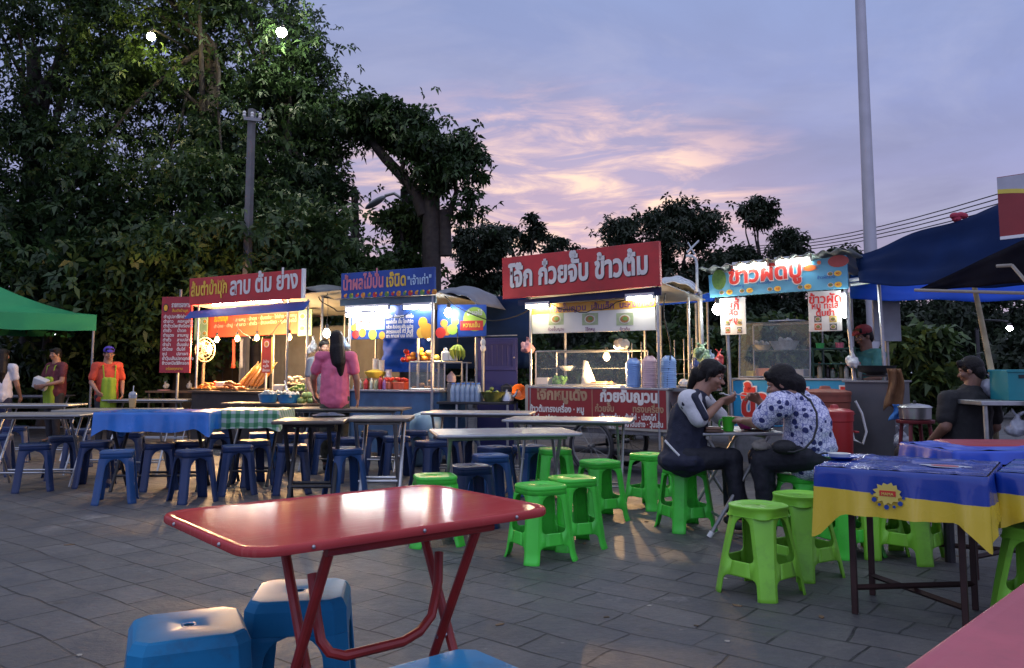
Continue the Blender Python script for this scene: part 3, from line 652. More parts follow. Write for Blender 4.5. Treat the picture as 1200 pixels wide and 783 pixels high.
# the red table
def red_paint():
    m = mat('scuffed_red_paint', (.44, .055, .055), .14, 0, .22, 2.2, .09, spec=0., coat=.34, bscale=3.2); nt = m.node_tree; m.node_tree.nodes['Principled BSDF'].inputs['Coat Roughness'].default_value = .11; N = nt.nodes.new; L = nt.links.new; p = nt.nodes['Principled BSDF']
    tc = N('ShaderNodeTexCoord'); mp = N('ShaderNodeMapping'); mp.inputs['Scale'].default_value = (3, 40, 3); mp.inputs['Rotation'].default_value = (0, 0, .6); L(tc.outputs['Object'], mp.inputs[0])
    n = N('ShaderNodeTexNoise'); n.inputs['Scale'].default_value = 2; n.inputs['Detail'].default_value = 9; n.inputs['Roughness'].default_value = .75; L(mp.outputs[0], n.inputs['Vector'])
    r = N('ShaderNodeValToRGB'); r.color_ramp.elements[0].position = .52; r.color_ramp.elements[1].position = .66; L(n.outputs[0], r.inputs[0])
    mx = N('ShaderNodeMix'); mx.data_type = 'RGBA'; old = p.inputs['Base Color'].links[0].from_socket
    ml = N('ShaderNodeMath'); ml.operation = 'MULTIPLY'; ml.inputs[1].default_value = .6; L(r.outputs[0], ml.inputs[0])
    L(ml.outputs[0], mx.inputs[0]); L(old, mx.inputs[6]); mx.inputs[7].default_value = (.50, .13, .11, 1); L(mx.outputs[2], p.inputs['Base Color'])
    return m
redtop = red_paint(); redleg = mat('red_leg_paint', (.30, .025, .022), .38, 0, .25, 9, .08, dirt=.3)
RT = folding_table('folding_table', 'scuffed red metal folding table in front with shiny top', (-.452, 2.49), R(39.5), .965, .69, redtop, redleg, h=.74, rim=.023, rad=.09, tr=.0142, bolts=True, inset=.25, spread_=.19, yo=-.11)
k = MB(); y = .05   # the bent brace joining the two crossed leg pairs
k.tube([(-.195, -.09, .60), (-.20, -.13, .50), (-.198, -.155, .44), (-.18, -.172, .41), (-.14, -.18, .395), (.04, -.18, .395), (.10, -.175, .41), (.15, -.16, .44), (.20, -.12, .52), (.222, -.09, .60)], .0138, 10)
k.build('brace', redleg, RT)
# the pink-red table at the corner of the frame
pinkred = mat('faded_pink_red_paint', (.40, .075, .095), .42, 0, .2, 3, .2, dirt=.3)
p0 = G(1056, 783, .74); p1 = G(1204, 678, .74); dv = (p1 - p0).normalized(); nv = Vector((dv.y, -dv.x, 0)); c0 = p0 - dv * .12 + dv * .5 + nv * .35
folding_table('folding_table', 'faded pink red table cut off by the bottom corner of the picture', c0, math.atan2(dv.y, dv.x), 1.0, .70, pinkred, redleg, h=.74, rim=.035, rad=.06, bolts=False, tr=.014)
# steel tables
TGp = 'grey steel folding tables'
def st(px, py, L_, Wd, rz, label, m=alu, ml=dsteel, name='folding_table', h=.72, **k):
    q = G(px, py, h); return folding_table(name, label, q, R(rz), L_, Wd, m, ml, h=h, group=TGp, **k)
st(590, 505, 1.02, .62, 11, 'grey steel folding table beside the green stools, pale top', alu, pipe, caps=None, tr=.014)
st(668, 490.5, 1.15, .62, -12, 'grey steel table before the red noodle menu panel, light caught on its corner', alu, pipe)
st(562, 482.5, 1.15, .6, -8, 'grey steel table in front of the bottled water', alu, dsteel)
brn = mat('worn_brown_top', (.10, .085, .07), .35, .2, .3, 5, .1, dirt=.4)
st(367, 491, .62, .62, 4, 'small dark worn table with thick black crossed legs', brn, dark, tr=.02, thick=.03)
st(446, 488.5, .60, .62, 2, 'small dark worn table joined to its twin, shiny steel leg', brn, steel, tr=.02, thick=.03)
st(411, 478, 1.35, .6, -5, 'long worn table just in front of the pink shirt woman', brn, steel)
st(318, 471.5, 1.2, .6, -5, 'brown table before the larb counter', brn, dsteel)
st(50, 484.5, 1.0, .6, 3, 'bare grey table cut by the picture edge behind the navy stool', dsteel, steel)
st(40, 473.5, 1.15, .55, 2, 'pale steel table near the woman in white shirt', alu, steel)
st(45, 463, 1.1, .5, 0, 'farthest pale steel table under the green canopy', alu, steel)
st(178, 467.8, 1.35, .5, -3, 'pale steel table before the woman in purple cap', alu, steel)
st(140, 479.5, 1.25, .6, 2, 'grey table that the iced drink cup stands on', dsteel, steel)
# blue and gingham draped tables
def cloth(name, label, c, rz, L_, Wd, m, h, drop, amp, lip=.0, seed=1, ragged=0., corner=.12, parent=None):
    """a sheet over a table edge: flat on top, hanging in folds, its corners falling lower"""
    k = MB(); out = rrect(L_, Wd, .03, 4); n0 = len(out); pts = []
    for i in range(n0):
        a, b = Vector(out[i]), Vector(out[(i + 1) % n0]); m_ = max(1, int((b - a).length / .022)); pts += [a.lerp(b, j / m_) for j in range(m_)]
    n = len(pts); rnd = random.Random(seed); ph = [rnd.uniform(0, 6) for _ in range(6)]; rings = []
    def drp(i):
        p = pts[i]; s = i / n * math.pi * 2; d = drop * (1 + ragged * (math.sin(3 * s + ph[0]) + .6 * math.sin(7 * s + ph[1])))
        e = min(1, max(0, 1 - (L_ / 2 - abs(p.x)) / .13)) * min(1, max(0, 1 - (Wd / 2 - abs(p.y)) / .13)); return d + corner * e ** 1.3
    for v in (0, .03, .12, .3, .5, .7, .85, 1):
        r = []
        for i, p in enumerate(pts):
            q = i / n * math.pi * 2; e = Vector((math.copysign(max(0, abs(p.x) - L_ / 2 + .06), p.x), math.copysign(max(0, abs(p.y) - Wd / 2 + .06), p.y))); e = e.normalized() if e.length > 1e-4 else Vector((0, 0))
            f = amp * v * (math.sin(13 * q + ph[2]) + .7 * math.sin(29 * q + ph[3]) + .4 * math.sin(47 * q + ph[4]))
            cr = abs(e.x * e.y) * 2
            o = .006 * min(1, v * 30) + f + .008 * v
            r.append((p.x + e.x * o, p.y + e.y * o, h + .004 - v * drp(i) - .004 * (v > 0)))
        rings.append(r)
    k.add([p for r in rings for p in r], [(i * n + j, (i + 1) * n + j, (i + 1) * n + (j + 1) % n, i * n + (j + 1) % n) for i in range(len(rings) - 1) for j in range(n)])
    nx = 26; ny = 16
    cre = lambda w, n_: .005 * math.exp(-((w * n_) % 1 - .5) ** 2 * 160)
    k.grid(lambda u, v: ((u - .5) * (L_ - .015), (v - .5) * (Wd - .015), h + .005 + .0022 * math.sin(u * 21 + ph[0]) * math.sin(v * 13 + ph[1]) + cre(u, 3) + cre(v, 2)), 66, 40)
    return one(k, name, m, label, 'tablecloth', (c[0], c[1], 0), rz, smooth=60)
bluecloth = mat('blue_vinyl_cloth', (.012, .15, .50), .3, 0, .25, 3, .6, bscale=7, coat=.3)
def gingham():
    m = mat('green_gingham', (.5, .55, .5), .4, 0, .05); nt = m.node_tree; N = nt.nodes.new; L = nt.links.new; p = nt.nodes['Principled BSDF']
    tc = N('ShaderNodeTexCoord'); sx = N('ShaderNodeSeparateXYZ'); L(tc.outputs['Object'], sx.inputs[0])
    def M(op, a, b):
        q = N('ShaderNodeMath'); q.operation = op
        for i, v in enumerate((a, b)):
            if isinstance(v, (int, float)): q.inputs[i].default_value = v
            else: L(v, q.inputs[i])
        return q.outputs[0]
    st_ = lambda s: M('LESS_THAN', M('FRACT', M('MULTIPLY', s, 11), 0), .5)
    zz = M('ADD', sx.outputs[2], sx.outputs[1]); f = M('MULTIPLY', M('ADD', st_(sx.outputs[0]), st_(zz)), .5)
    r = N('ShaderNodeValToRGB'); r.color_ramp.elements[0].color = (.45, .52, .45, 1); r.color_ramp.elements[1].color = (.03, .17, .06, 1); e = r.color_ramp.elements.new(.5); e.color = (.14, .33, .17, 1)
    r.color_ramp.interpolation = 'CONSTANT'; r.color_ramp.elements[1].position = .4; r.color_ramp.elements[2].position = .9
    L(f, r.inputs[0]); L(r.outputs[0], p.inputs['Base Color']); return m
dk = 'draped tables'
qa = G(192, 482.5, .75); qb = G(298, 480.5, .75)
folding_table('folding_table', 'table under the bright blue vinyl cloth', qa, R(1), 1.06, .58, dsteel, dark, h=.75, tr=.016, spread_=.22)
cloth('tablecloth', 'bright blue vinyl cloth sagging over a table beside green gingham', qa, R(1), 1.10, .62, bluecloth, .755, .17, .008, seed=4, ragged=.10, corner=.10)
folding_table('folding_table', 'table under the green gingham cloth', qb, R(1), .62, .58, dsteel, dark, h=.75, tr=.016, spread_=.22)
cloth('tablecloth', 'green and white gingham cloth over a table', qb, R(1), .68, .62, gingham(), .757, .17, .006, seed=9, ragged=.05, corner=.06)
# table with the blue and yellow advertising cloth
def frame_table(label, c, rz, L_, Wd, h=.69, inset=(.12, .15)):
    t = thing('wooden_table', label, 'table', (c[0], c[1], 0), rz); m = mat('brown_painted_steel', (.045, .022, .018), .5, .3, .3, 9)
    k = MB(); k.box((0, 0, h - .012), (L_, Wd, .024)); k.build('tabletop', wood, t, bevel=.004)
    x, y = L_ / 2 - inset[0], Wd / 2 - inset[1]
    for a in (-1, 1):
        for b in (-1, 1): MB().box((a * x, b * y, (h - .024) / 2), (.028, .028, h - .024)).build('leg', m, t, bevel=.003)
    for a in (-1, 1):
        k = MB(); k.tube([(-x, -a * y, .11 + .012 * a), (x, a * y, .11 + .012 * a)], .014, 4); k.build('stretcher', m, t, smooth=0)
        k = MB(); k.box((0, a * y, h - .045), (2 * x, .022, .035)); k.build('rail', m, t)
    return t
def ad_cloth():
    m = mat('blue_yellow_vinyl', (.007, .042, .29), .26, 0, .10, 4, .35, bscale=6, coat=.35); nt = m.node_tree; N = nt.nodes.new; L = nt.links.new; p = nt.nodes['Principled BSDF']
    tc = N('ShaderNodeTexCoord'); sx = N('ShaderNodeSeparateXYZ'); L(tc.outputs['Object'], sx.inputs[0])
    wv = N('ShaderNodeMath'); wv.operation = 'SINE'; ml = N('ShaderNodeMath'); ml.operation = 'MULTIPLY'; ml.inputs[1].default_value = 3.1; L(sx.outputs[0], ml.inputs[0]); L(ml.outputs[0], wv.inputs[0])
    th = N('ShaderNodeMath'); th.operation = 'MULTIPLY_ADD'; L(wv.outputs[0], th.inputs[0]); th.inputs[1].default_value = -.018; th.inputs[2].default_value = .59
    lt = N('ShaderNodeMath'); lt.operation = 'LESS_THAN'; L(sx.outputs[2], lt.inputs[0]); L(th.outputs[0], lt.inputs[1])
    mx = N('ShaderNodeMix'); mx.data_type = 'RGBA'; old = p.inputs['Base Color'].links[0].from_socket; L(lt.outputs[0], mx.inputs[0]); L(old, mx.inputs[6]); mx.inputs[7].default_value = (.68, .50, .04, 1)
    L(mx.outputs[2], p.inputs['Base Color']); return m
f0, f1 = G(953, 546, .70), G(1158, 559, .70); ax = (f1 - f0); ang = math.atan2(ax.y, ax.x); ax.normalize(); bx = Vector((-ax.y, ax.x, 0)); Lc = (f1 - f0).length; Wc = .72
cc = f0 + ax * Lc / 2 + bx * Wc / 2
frame_table('table under the blue and yellow printed cloth', cc, ang, Lc - .02, Wc - .02)
ad = ad_cloth()
cloth('tablecloth', 'blue and yellow printed vinyl cloth with round emblem on its front', cc, ang, Lc, Wc, ad, .695, .205, .012, seed=12, ragged=.015, corner=.14)
f2 = G(1166, 553, .70); a3 = ang - R(3); c3 = f2 + Vector((math.cos(a3), math.sin(a3), 0)) * .4 + Vector((-math.sin(a3), math.cos(a3), 0)) * .36
frame_table('table under the printed cloth that runs out of the picture', c3, a3, .76, .66)
cloth('tablecloth', 'blue and yellow printed vinyl cloth cut off by the picture edge', c3, a3, .80, .70, ad, .695, .19, .012, seed=17, ragged=.03, corner=.06)
# emblem printed on the hanging front, and the pale splash on the top
def on_cloth(x, z, ang_, c, W_):     # point on the front hang in world space
    return Matrix.Translation((c.x, c.y, 0)) @ Matrix.Rotation(ang_, 4, 'Z') @ Matrix.Translation((x, -W_ / 2 - .022, z))
clo = bpy.data.objects['tablecloth.002']
k = MB(Matrix.Translation((-.035, -Wc / 2 - .019, .60)))
k.m = 0; rs_ = random.Random(3); k.prism([((.050 + (.014 if i % 2 else -.003) * rs_.uniform(.3, 1.3)) * math.cos(R(i * 15)), (.042 + (.012 if i % 2 else -.003) * rs_.uniform(.3, 1.3)) * math.sin(R(i * 15))) for i in range(24)], -.001, .001)
k.m = 1; k.prism([(-.034, .012), (.034, .012), (.034, -.012), (-.034, -.012)], -.003, -.001)
k.m = 0; k.text('MAMA', 0, -.008, .018, -.0045, .02, .05, 'C')
k.m = 2
for i in range(7): a = R(180 + 28 * i); k.disc(.066 * math.cos(a), .058 * math.sin(a) - .004, .007 + .004 * (i % 2), -.0005, 8)
k.build('emblem', [mat('emblem_yellow', (.62, .50, .10), .4), redl, bluesign], clo)
k = MB(); k.m = 0; k.slab([(.16 + .1 * math.cos(R(a)) * (1 + .25 * math.sin(3 * R(a))), -.05 + .06 * math.sin(R(a))) for a in range(0, 360, 15)], .7035, .7045); k.m = 1; k.slab([(.16 + .06 * math.cos(R(a)), -.05 + .035 * math.sin(R(a))) for a in range(0, 360, 20)], .7055, .7062)
k.build('print', [mat('print_white', (.5, .52, .58), .35), mat('print_pink', (.50, .09, .10), .35)], clo)
q = GX(1190, 4.92); a2 = R(2)
frame_table('table under the plain blue cloth behind the printed one', (q.x, q.y), a2, 1.1, .6, h=.70, inset=(.1, .06))
cloth('tablecloth', 'plain royal blue cloth on the table behind the printed one', (q.x, q.y), a2, 1.14, .62, mat('royal_blue_cloth', (.012, .07, .50), .35, 0, .1, 4, .4, bscale=6, coat=.3), .705, .075, .006, seed=21, ragged=.1, corner=.03)
def lathe_thing(name, label, cat, loc, prof, m, n=24, **k):
    b = MB(); b.lathe(prof, n=n); return one(b, name, m, label, cat, loc, **k)
plate_b = mat('blue_melamine', (.02, .09, .38), .3); cup_w = mat('white_melamine', (.62, .62, .56), .35, 0, .05)
q = G(985, 538, .703)
t = lathe_thing('plate', 'blue melamine plate with a pale saucer on the printed cloth corner', 'plate', q, [(.02, .0), (.05, .0), (.088, .014), (.09, .017), (.085, .016), (.05, .005), (.01, .004)], plate_b)
t2 = lathe_thing('saucer', 'small pale cream saucer lying upon the blue plate', 'saucer', q + Vector((-.005, 0, .0075)), [(.02, 0), (.045, .002), (.056, .022), (.053, .022), (.042, .006), (.01, .005)], cup_w)
# round-the-women table
wt_ = st(848, 503, .68, .68, 93, 'small grey steel folding table where two women eat', alu, pipe, caps=white, tr=.0135, spread_=.22, inset=.035)
TZ = .7215
def on_table(px, d): return GX(px, d, TZ)
grn_cup = mat('green_cup_plastic', (.06, .48, .03), .3)
q = on_table(852, 5.9); t = thing('mug', 'bright green plastic mug with handle on the grey table', 'mug', q, R(195))
k = MB(); k.lathe([(.03, 0), (.036, .003), (.045, .1), (.047, .104), (.043, .103), (.033, .008), (.01, .007)], n=22); k.build('cup', grn_cup, t)
k = MB(); k.tube([(.042, 0, .085), (.06, 0, .086), (.073, 0, .07), (.073, 0, .045), (.06, 0, .025), (.037, 0, .022)], .006, 8); k.build('handle', grn_cup, t)
q = on_table(885, 6.02); lathe_thing('tray', 'dark oval food plate under the pink bowl', 'plate', q, [(.05, 0), (.11, .004), (.125, .016), (.12, .016), (.1, .007), (.02, .006)], mat('dark_plate', (.03, .025, .022), .4))
q = on_table(872, 6.0) + Vector((0, 0, .009)); lathe_thing('bowl', 'bright pink plastic bowl between the two women', 'bowl', q, [(.03, 0), (.035, .004), (.07, .05), (.076, .068), (.072, .068), (.062, .05), (.03, .012), (.005, .01)], mat('pink_plastic', (.62, .05, .30), .3))
for i, (w, cl, lb) in enumerate(((.13, (.12, .07, .05), 'brown leather wallet at the bottom of the pair'), (.11, (.26, .15, .10), 'tan wallet lying on the brown wallet'))):
    q = on_table(834, 5.84) + Vector((0, 0, .001 + i * .019)); k = MB(); k.box((0, 0, .009), (w, .08, .017)); one(k, 'wallet', mat('leather%d' % i, cl, .5, 0, .2, 9, .2), lb, 'wallet', q, R(8 - i * 12), bevel=.005)
# iced drink cup
q = G(155, 478, .7215); t = thing('drink_cup', 'clear plastic cup of iced milk tea with dome lid and straw', 'cup', q)
k = MB(); k.lathe([(.03, 0), (.034, .01), (.043, .11), (.043, .112)], n=18); k.build('tea', mat('milk_tea', (.55, .38, .17), .35, 0, .15, 8), t)
k = MB(); k.lathe([(.0435, .112), (.046, .14), (.047, .146), (.047, .15), (.044, .165), (.03, .185), (.012, .192)], n=18); k.build('dome_lid', mat('clear_plastic', (.55, .60, .66), .15, 0, .05, trans=.55), t)
k = MB(); k.tube([(0, 0, .1), (.006, 0, .26)], .005, 8); k.build('straw', white, t)
# litter
for i, (px, py) in enumerate(((905, 634), (643, 623), (578, 540))):
    q = G(px, py); k = MB(); k.ell((0, 0, .012), (.02, .014, .012), 8); k.ell((.012, .01, .01), (.014, .012, .01), 7)
    one(k, 'paper_scrap', mat('paper', (.6, .6, .58), .8), ('crumpled white paper scrap near the lime round topped stool', 'crumpled white scrap in front of the bright green stools', 'crumpled white scrap under the grey steel table')[i], 'litter', q, i)
# paper on the dark table, salver of litter
q = G(385, 488, .7215); k = MB()
k.grid(lambda u, v: ((u - .5) * .3, (v - .5) * .2, .012 + .03 * abs(math.sin(u * 9 + v * 4)) * (1 - (2 * u - 1) ** 2) * (1 - (2 * v - 1) ** 2)), 14, 10)
one(k, 'cloth_rag', mat('grey_blue_rag', (.07, .08, .12), .9, 0, .3, 20), 'crumpled grey blue rag on the small dark table', 'rag', q, .3)
# ================================================================ food stalls
class Stall:
    def __init__(s, a, b):
        s.o, e = GX(*a), GX(*b); s.d = (e - s.o); s.len = s.d.length; s.d.normalize(); s.n = Vector((-s.d.y, s.d.x, 0)); s.ang = math.atan2(s.d.y, s.d.x)
    def t(s, px, y=0.):
        r = ray(px, HY); m = r.x / r.y; b = s.o + s.n * y
        return (m * b.y - b.x) / (s.d.x - m * s.d.y)
    def tz(s, px, py, y=0.):
        t = s.t(px, y); d = (s.o + s.n * y + s.d * t).y; return (t, P(px, py, d).z)
    def z(s, px, py, y=0.): return s.tz(px, py, y)[1]
    def w(s, t, y, z): q = s.o + s.d * t + s.n * y; return Vector((q.x, q.y, z))
    def at(s, px, y, z): return s.w(s.t(px, y), y, z)
    def root(s, name, label, cat): return thing(name, label, cat, s.o, s.ang)
def board(s, pts, y, th, m, name, parent, bev=.004):
    k = MB(); k.prism([s.tz(px, py, y) for px, py in pts], y - th, y); return k.build(name, m, parent, smooth=0, bevel=bev)
def box2(x0, x1, y0, y1, z0, z1, k=None): k = k or MB(); return k.box(((x0 + x1) / 2, (y0 + y1) / 2, (z0 + z1) / 2), (x1 - x0, y1 - y0, z1 - z0))
def post(parent, x, y, z0, z1, m=alu, r=.017, name='post'): k = MB(); k.tube([(x, y, z0), (x, y, z1)], r, 10); return k.build(name, m, parent)
def slanted(k, body, t0, z0, slope, size, y, bold=.03, width=None):
    """writing along a slightly sloping board"""
    n = len(k.v); k.text(body, t0, 0, size, y, bold, width)
    for i in range(n, len(k.v)): v = k.v[i]; v.z += z0 + slope * (v.x - t0)
tube_w = glow('tube_white', (1, .98, .90), 85); tube_c = glow('tube_cool', (.92, 1, .97), 65); warm = glow('bulb_warm', (1, .74, .34), 3.2); tube_y = glow('tube_warm', (1, .88, .56), 110); led = glow('led_white', (.95, 1, .97), 100)
def tube_light(s, t0, t1, y, z, label, m, r=.016):
    t = thing('tube_light', label, 'tube light', s.w((t0 + t1) / 2, y, z), s.ang, 'fluorescent tubes on the stalls'); L_ = t1 - t0
    k = MB(); k.tube([(-L_ / 2 + .02, 0, 0), (L_ / 2 - .02, 0, 0)], r, 10); k.build('tube', m, t)
    box2(-L_ / 2, L_ / 2, -.02, .02, .024, .055).build('batten', white, t)
    for a in (-1, 1): k = MB(); k.box((a * (L_ / 2 - .01), 0, .006), (.02, .04, .05)); k.build('end_cap', white, t)
    return t
def bulb(loc, label, m=warm, r=.034, drop=.35, cat='light bulb'):
    t = thing('light_bulb', label, cat, loc, 0, 'hanging bulbs on the stalls')
    k = MB(); k.lathe([(.004, -r * 1.1), (r * .6, -r * .85), (r, -r * .1), (r * .85, r * .5), (r * .45, r * 1.1), (r * .4, r * 1.3)], n=14); k.build('bulb', m, t)
    if m is warm:                                                  # the filament lamp's own light, just below the glass
        l_ = bpy.data.lights.new('bulb_light', 'POINT'); l_.energy = 700 * (r / .034) ** 2 * .12; l_.color = (1, .58, .24); l_.shadow_soft_size = .02; lo = bpy.data.objects.new('bulb_light', l_); COL.objects.link(lo); lo.parent = t; lo.location = (0, -r * .6, -r * 1.9)
    k = MB(); k.lathe([(r * .42, r * 1.25), (r * .5, r * 1.4), (r * .5, r * 2.3), (r * .2, r * 2.6)], n=12); k.build('socket', black, t)
    k = MB(); k.tube([(0, 0, r * 2.5), (.01, 0, drop * .6), (0, 0, drop)], .004, 6); k.build('cord', rope, t); return t
glass = mat('case_glass', (.8, .9, .88), .06, 0, .02, trans=.0, alpha=.14, spec=.6)
def glass_case(s, t0, t1, y0, y1, z0, z1, label, cat='glass case', shelf=True, slope=0., m=alu):
    t = thing('glass_case', label, cat, s.o, s.ang)
    for a in (t0, t1):
        for b in (y0, y1):
            k = MB(); top = (a, b + (slope if b == y0 else 0), z1); k.tube([(a, b, z0), top], .011, 4); k.build('post', m, t, smooth=0)
    for z in (z0 + .012, z1):
        for b in (y0, y1): k = MB(); bb = b + (slope if (b == y0 and z == z1) else 0); k.tube([(t0, bb, z), (t1, bb, z)], .010, 4); k.build('rail', m, t, smooth=0)
    k = MB(); k.add([(t0, y0, z0), (t1, y0, z0), (t1, y0 + slope, z1), (t0, y0 + slope, z1)], [(0, 1, 2, 3)]); k.build('pane', glass, t, smooth=0)
    k = MB(); k.add([(t0, y0 + slope, z1 + .008), (t1, y0 + slope, z1 + .008), (t1, y1, z1 + .008), (t0, y1, z1 + .008)], [(0, 1, 2, 3)]); k.build('top_pane', glass, t, smooth=0)
    if shelf: box2(t0, t1, y0 + .1, y1, (z0 + z1) / 2, (z0 + z1) / 2 + .008).build('shelf', glass, t, smooth=0)
    return t
def pic(k, x, z, r, y, sq=.7):                                       # a printed dish: plate, food, garnish as layered flat shapes
    m0 = k.m
    for i, f in enumerate((1, .78, .42)): k.m = m0 + i; k.disc(x + r * .12 * (i == 2), z + r * .08 * (i == 2), r * f, y - .0025 * (i + 1), 12, r * f * sq)
    k.m = m0
plate_m = mat('print_plate', (.55, .52, .45), .5); food1 = mat('print_food_brown', (.30, .13, .04), .5, 0, .3, 30); food2 = mat('print_food_green', (.12, .25, .05), .5, 0, .3, 30); fooda = mat('print_food_orange', (.60, .22, .03), .5, 0, .3, 30)

# ---------------------------------------------------------------- noodle cart
S3 = Stall((590, 10.2), (777, 8.84)); s = S3
N3 = s.root('noodle_cart', 'noodle cart with big red sign and red menu panel, bowls stacked at its end', 'food cart')
b = board(s, [(591, 303), (777, 283), (778, 335), (592, 351)], 0, .05, redpaint, 'sign_board', N3)
k = MB(); zl, zr = s.z(605, 339, -.06), s.z(760, 323, -.06); tl, tr_ = s.t(599), s.t(764)
slanted(k, "โจ๊ก ก๋วยจั๊บ ข้าวต้ม", tl, zl + .035, (zr - zl) / (s.t(760) - s.t(605)) * .8, .335, -.056, .040, tr_ - tl); k.build('lettering', cream, b, smooth=0)
k = MB(); slanted(k, "โจ๊ก ก๋วยจั๊บ ข้าวต้ม", tl + .008, zl + .027, (zr - zl) / (s.t(760) - s.t(605)) * .8, .335, -.0525, .045, tr_ - tl); k.build('lettering_shadow', mat('letter_edge', (.06, .01, .01), .5), b, smooth=0)
board(s, [(608, 352), (777, 336), (777, 346), (608, 358)], .04, .02, mat('navy_canvas', (.012, .02, .07), .8), 'awning', N3)
ta, tb = s.t(622, .1), s.t(772, .1)
for x in (ta, tb):
    for y in (.1, .85): post(N3, x, y, .3, 2.08)
k = MB(); k.add([(ta - .15, -.02, 2.10), (tb + .1, -.02, 2.12), (tb + .1, 1.1, 2.0), (ta - .15, 1.1, 1.98)], [(0, 1, 2, 3)]); k.build('roof', mat('tin_roof', (.22, .22, .23), .45, .5, .2, 4), N3, smooth=0, solid=.012)
bm = board(s, [(622, 357), (769, 348.5), (770, 387), (621, 391.5)], .13, .012, mat('menu_white', (.62, .60, .55), .45, 0, .04), 'menu_banner', N3)
k = MB(); y = .1165
k.m = 0; k.prism([s.tz(622, 357.5, y), s.tz(769, 349, y), s.tz(769, 360, y), s.tz(622, 369, y)], y - .002, y)
for px in (652, 692, 733):
    k.m = 4; c = s.tz(px, 374, y); k.prism([(c[0] - .11, c[1] - .07), (c[0] + .11, c[1] - .07), (c[0] + .11, c[1] + .07), (c[0] - .11, c[1] + .07)], y - .002, y); k.m = 1; pic(k, c[0], c[1], .075, y - .002)
k.m = 5; q = s.tz(645, 365.5, y); slanted(k, "ก๋วยจั๊บญวน  เส้นเล็ก  บะหมี่เกี๊ยว", q[0], q[1] - .01, .012, .10, y - .004, .03, s.t(762) - q[0])
for px, wd in ((652, "ก๋วยจั๊บญวน"), (692, "โจ๊กหมู"), (733, "ข้าวต้ม")): k.m = 5; c = s.tz(px, 387.5, y); k.text(wd, c[0], c[1], .05, y - .003, .02, None, 'C')
k.build('print', [mat('menu_orange', (.62, .30, .03), .4), plate_m, food1, food2, mat('print_greenish', (.30, .36, .20), .5, 0, .3, 9), mat('print_ink', (.16, .05, .12), .5)], bm, smooth=0)
box2(ta - .03, tb + .12, .08, .86, .945, .965).build('counter', steel, N3, bevel=.004)
box2(ta - .02, tb + .10, .125, .82, .44, .945).build('cart_body', dsteel, N3, bevel=.006)
fr = board(s, [(617, 451), (783, 455.5), (783, 507), (617, 497)], .12, .03, mat('panel_frame', (.42, .38, .31), .5, .2, .1), 'menu_panel', N3)
k = MB(); k.prism([s.tz(619, 453.5, .09), s.tz(780, 458, .09), s.tz(780, 503.5, .09), s.tz(619, 494, .09)], .086, .0895); k.build('panel_face', mat('panel_red', (.26, .02, .02), .45, 0, .12, 4), fr, smooth=0)
k = MB(); yy = .0845
def line(k, body, px0, px1, py, size, bold=.03, mm=0):
    k.m = mm; a, b_ = s.tz(px0, py, yy), s.tz(px1, py + (px1 - px0) * .027, yy); slanted(k, body, a[0], a[1], (b_[1] - a[1]) / (b_[0] - a[0]), size, yy, bold, b_[0] - a[0])
line(k, "โจ๊กหมูเด้ง", 628, 688, 467.5, .175, .045); line(k, "ก๋วยจั๊บญวน", 703, 770, 470, .17, .05, 1)
line(k, "ข้าวต้มทรงเครื่อง · หมู", 621, 684, 482, .10, .035, 1); line(k, "ก๋วยจั๊บ", 697, 719, 482, .10, .03, 0); line(k, "ทรงเครื่อง", 741, 777, 483, .10, .03, 0)
line(k, "ไก่ · ปลา · ทะเล", 624, 676, 491, .075, .03, 1)
line(k, "เส้นหมูตุ๋น · ต้มไก่ · น่องไก่", 702, 768, 491, .08, .035, 1); line(k, "รวมหมูชุบ · ยำน้ำตับย่าง · วุ้นเส้น", 700, 776, 499, .08, .035, 1)
k.build('lettering', [mat('tan_letters', (.42, .26, .14), .5), cream], fr, smooth=0)
k = MB(); a, b_ = s.tz(693.5, 455, yy), s.tz(693.5, 497, yy); k.box((a[0], yy + .002, (a[1] + b_[1]) / 2), (.008, .004, a[1] - b_[1])); k.build('divider', mat('tan_letters', (0, 0, 0)), fr, smooth=0)
def spoked_wheel(parent, x, y, z, r):
    rot = Euler((R(90), 0, 0)).to_matrix().to_4x4(); k = MB()
    k.tube([(x + r * math.cos(a), y, z + r * math.sin(a)) for a in [2 * math.pi * i / 28 for i in range(28)]], .022, 8, closed=True); w = k.build('wheel', black, parent)
    k = MB(); k.tube([(x + (r - .03) * math.cos(a), y, z + (r - .03) * math.sin(a)) for a in [2 * math.pi * i / 28 for i in range(28)]], .012, 6, closed=True)
    for i in range(14): a = 2 * math.pi * i / 14; k.tube([(x, y + .03 * (-1) ** i, z), (x + (r - .03) * math.cos(a), y, z + (r - .03) * math.sin(a))], .003, 4)
    k.build('rim', dsteel, w); k = MB(); k.lathe([(.02, -.05), (.03, -.03), (.03, .03), (.02, .05)], (x, y, z), 10, rot); k.build('hub', dsteel, w)
for y in (.05, .9): spoked_wheel(N3, s.t(692, .05) - .03 * (y > .5), y, .30, .28)
k = MB(); xx = s.t(692, .05); k.tube([(xx, 0.0, .30), (xx, .9, .30)], .014, 8); k.build('axle', dark, N3)
for x in (ta + .02, tb + .05): post(N3, x, .16, 0, .45, dsteel, .02, 'leg'); post(N3, x, .78, 0, .45, dsteel, .02, 'leg')
box2(ta + .05, tb - .05, .2, .75, .2, .215).build('lower_shelf', dark, N3)
tube_light(s, ta - .02, ta + .34, .03, 1.93, 'glaring warm tube over the first picture on the noodle banner', tube_y)
tube_light(s, tb - .36, tb - .0, .03, 1.955, 'glaring pale tube over the last picture on the noodle banner', tube_w)
glass_case(s, s.t(628, .3), s.t(737, .3), .3, .75, .966, s.z(690, 411, .3), 'glass sided cooking case on the noodle cart counter')
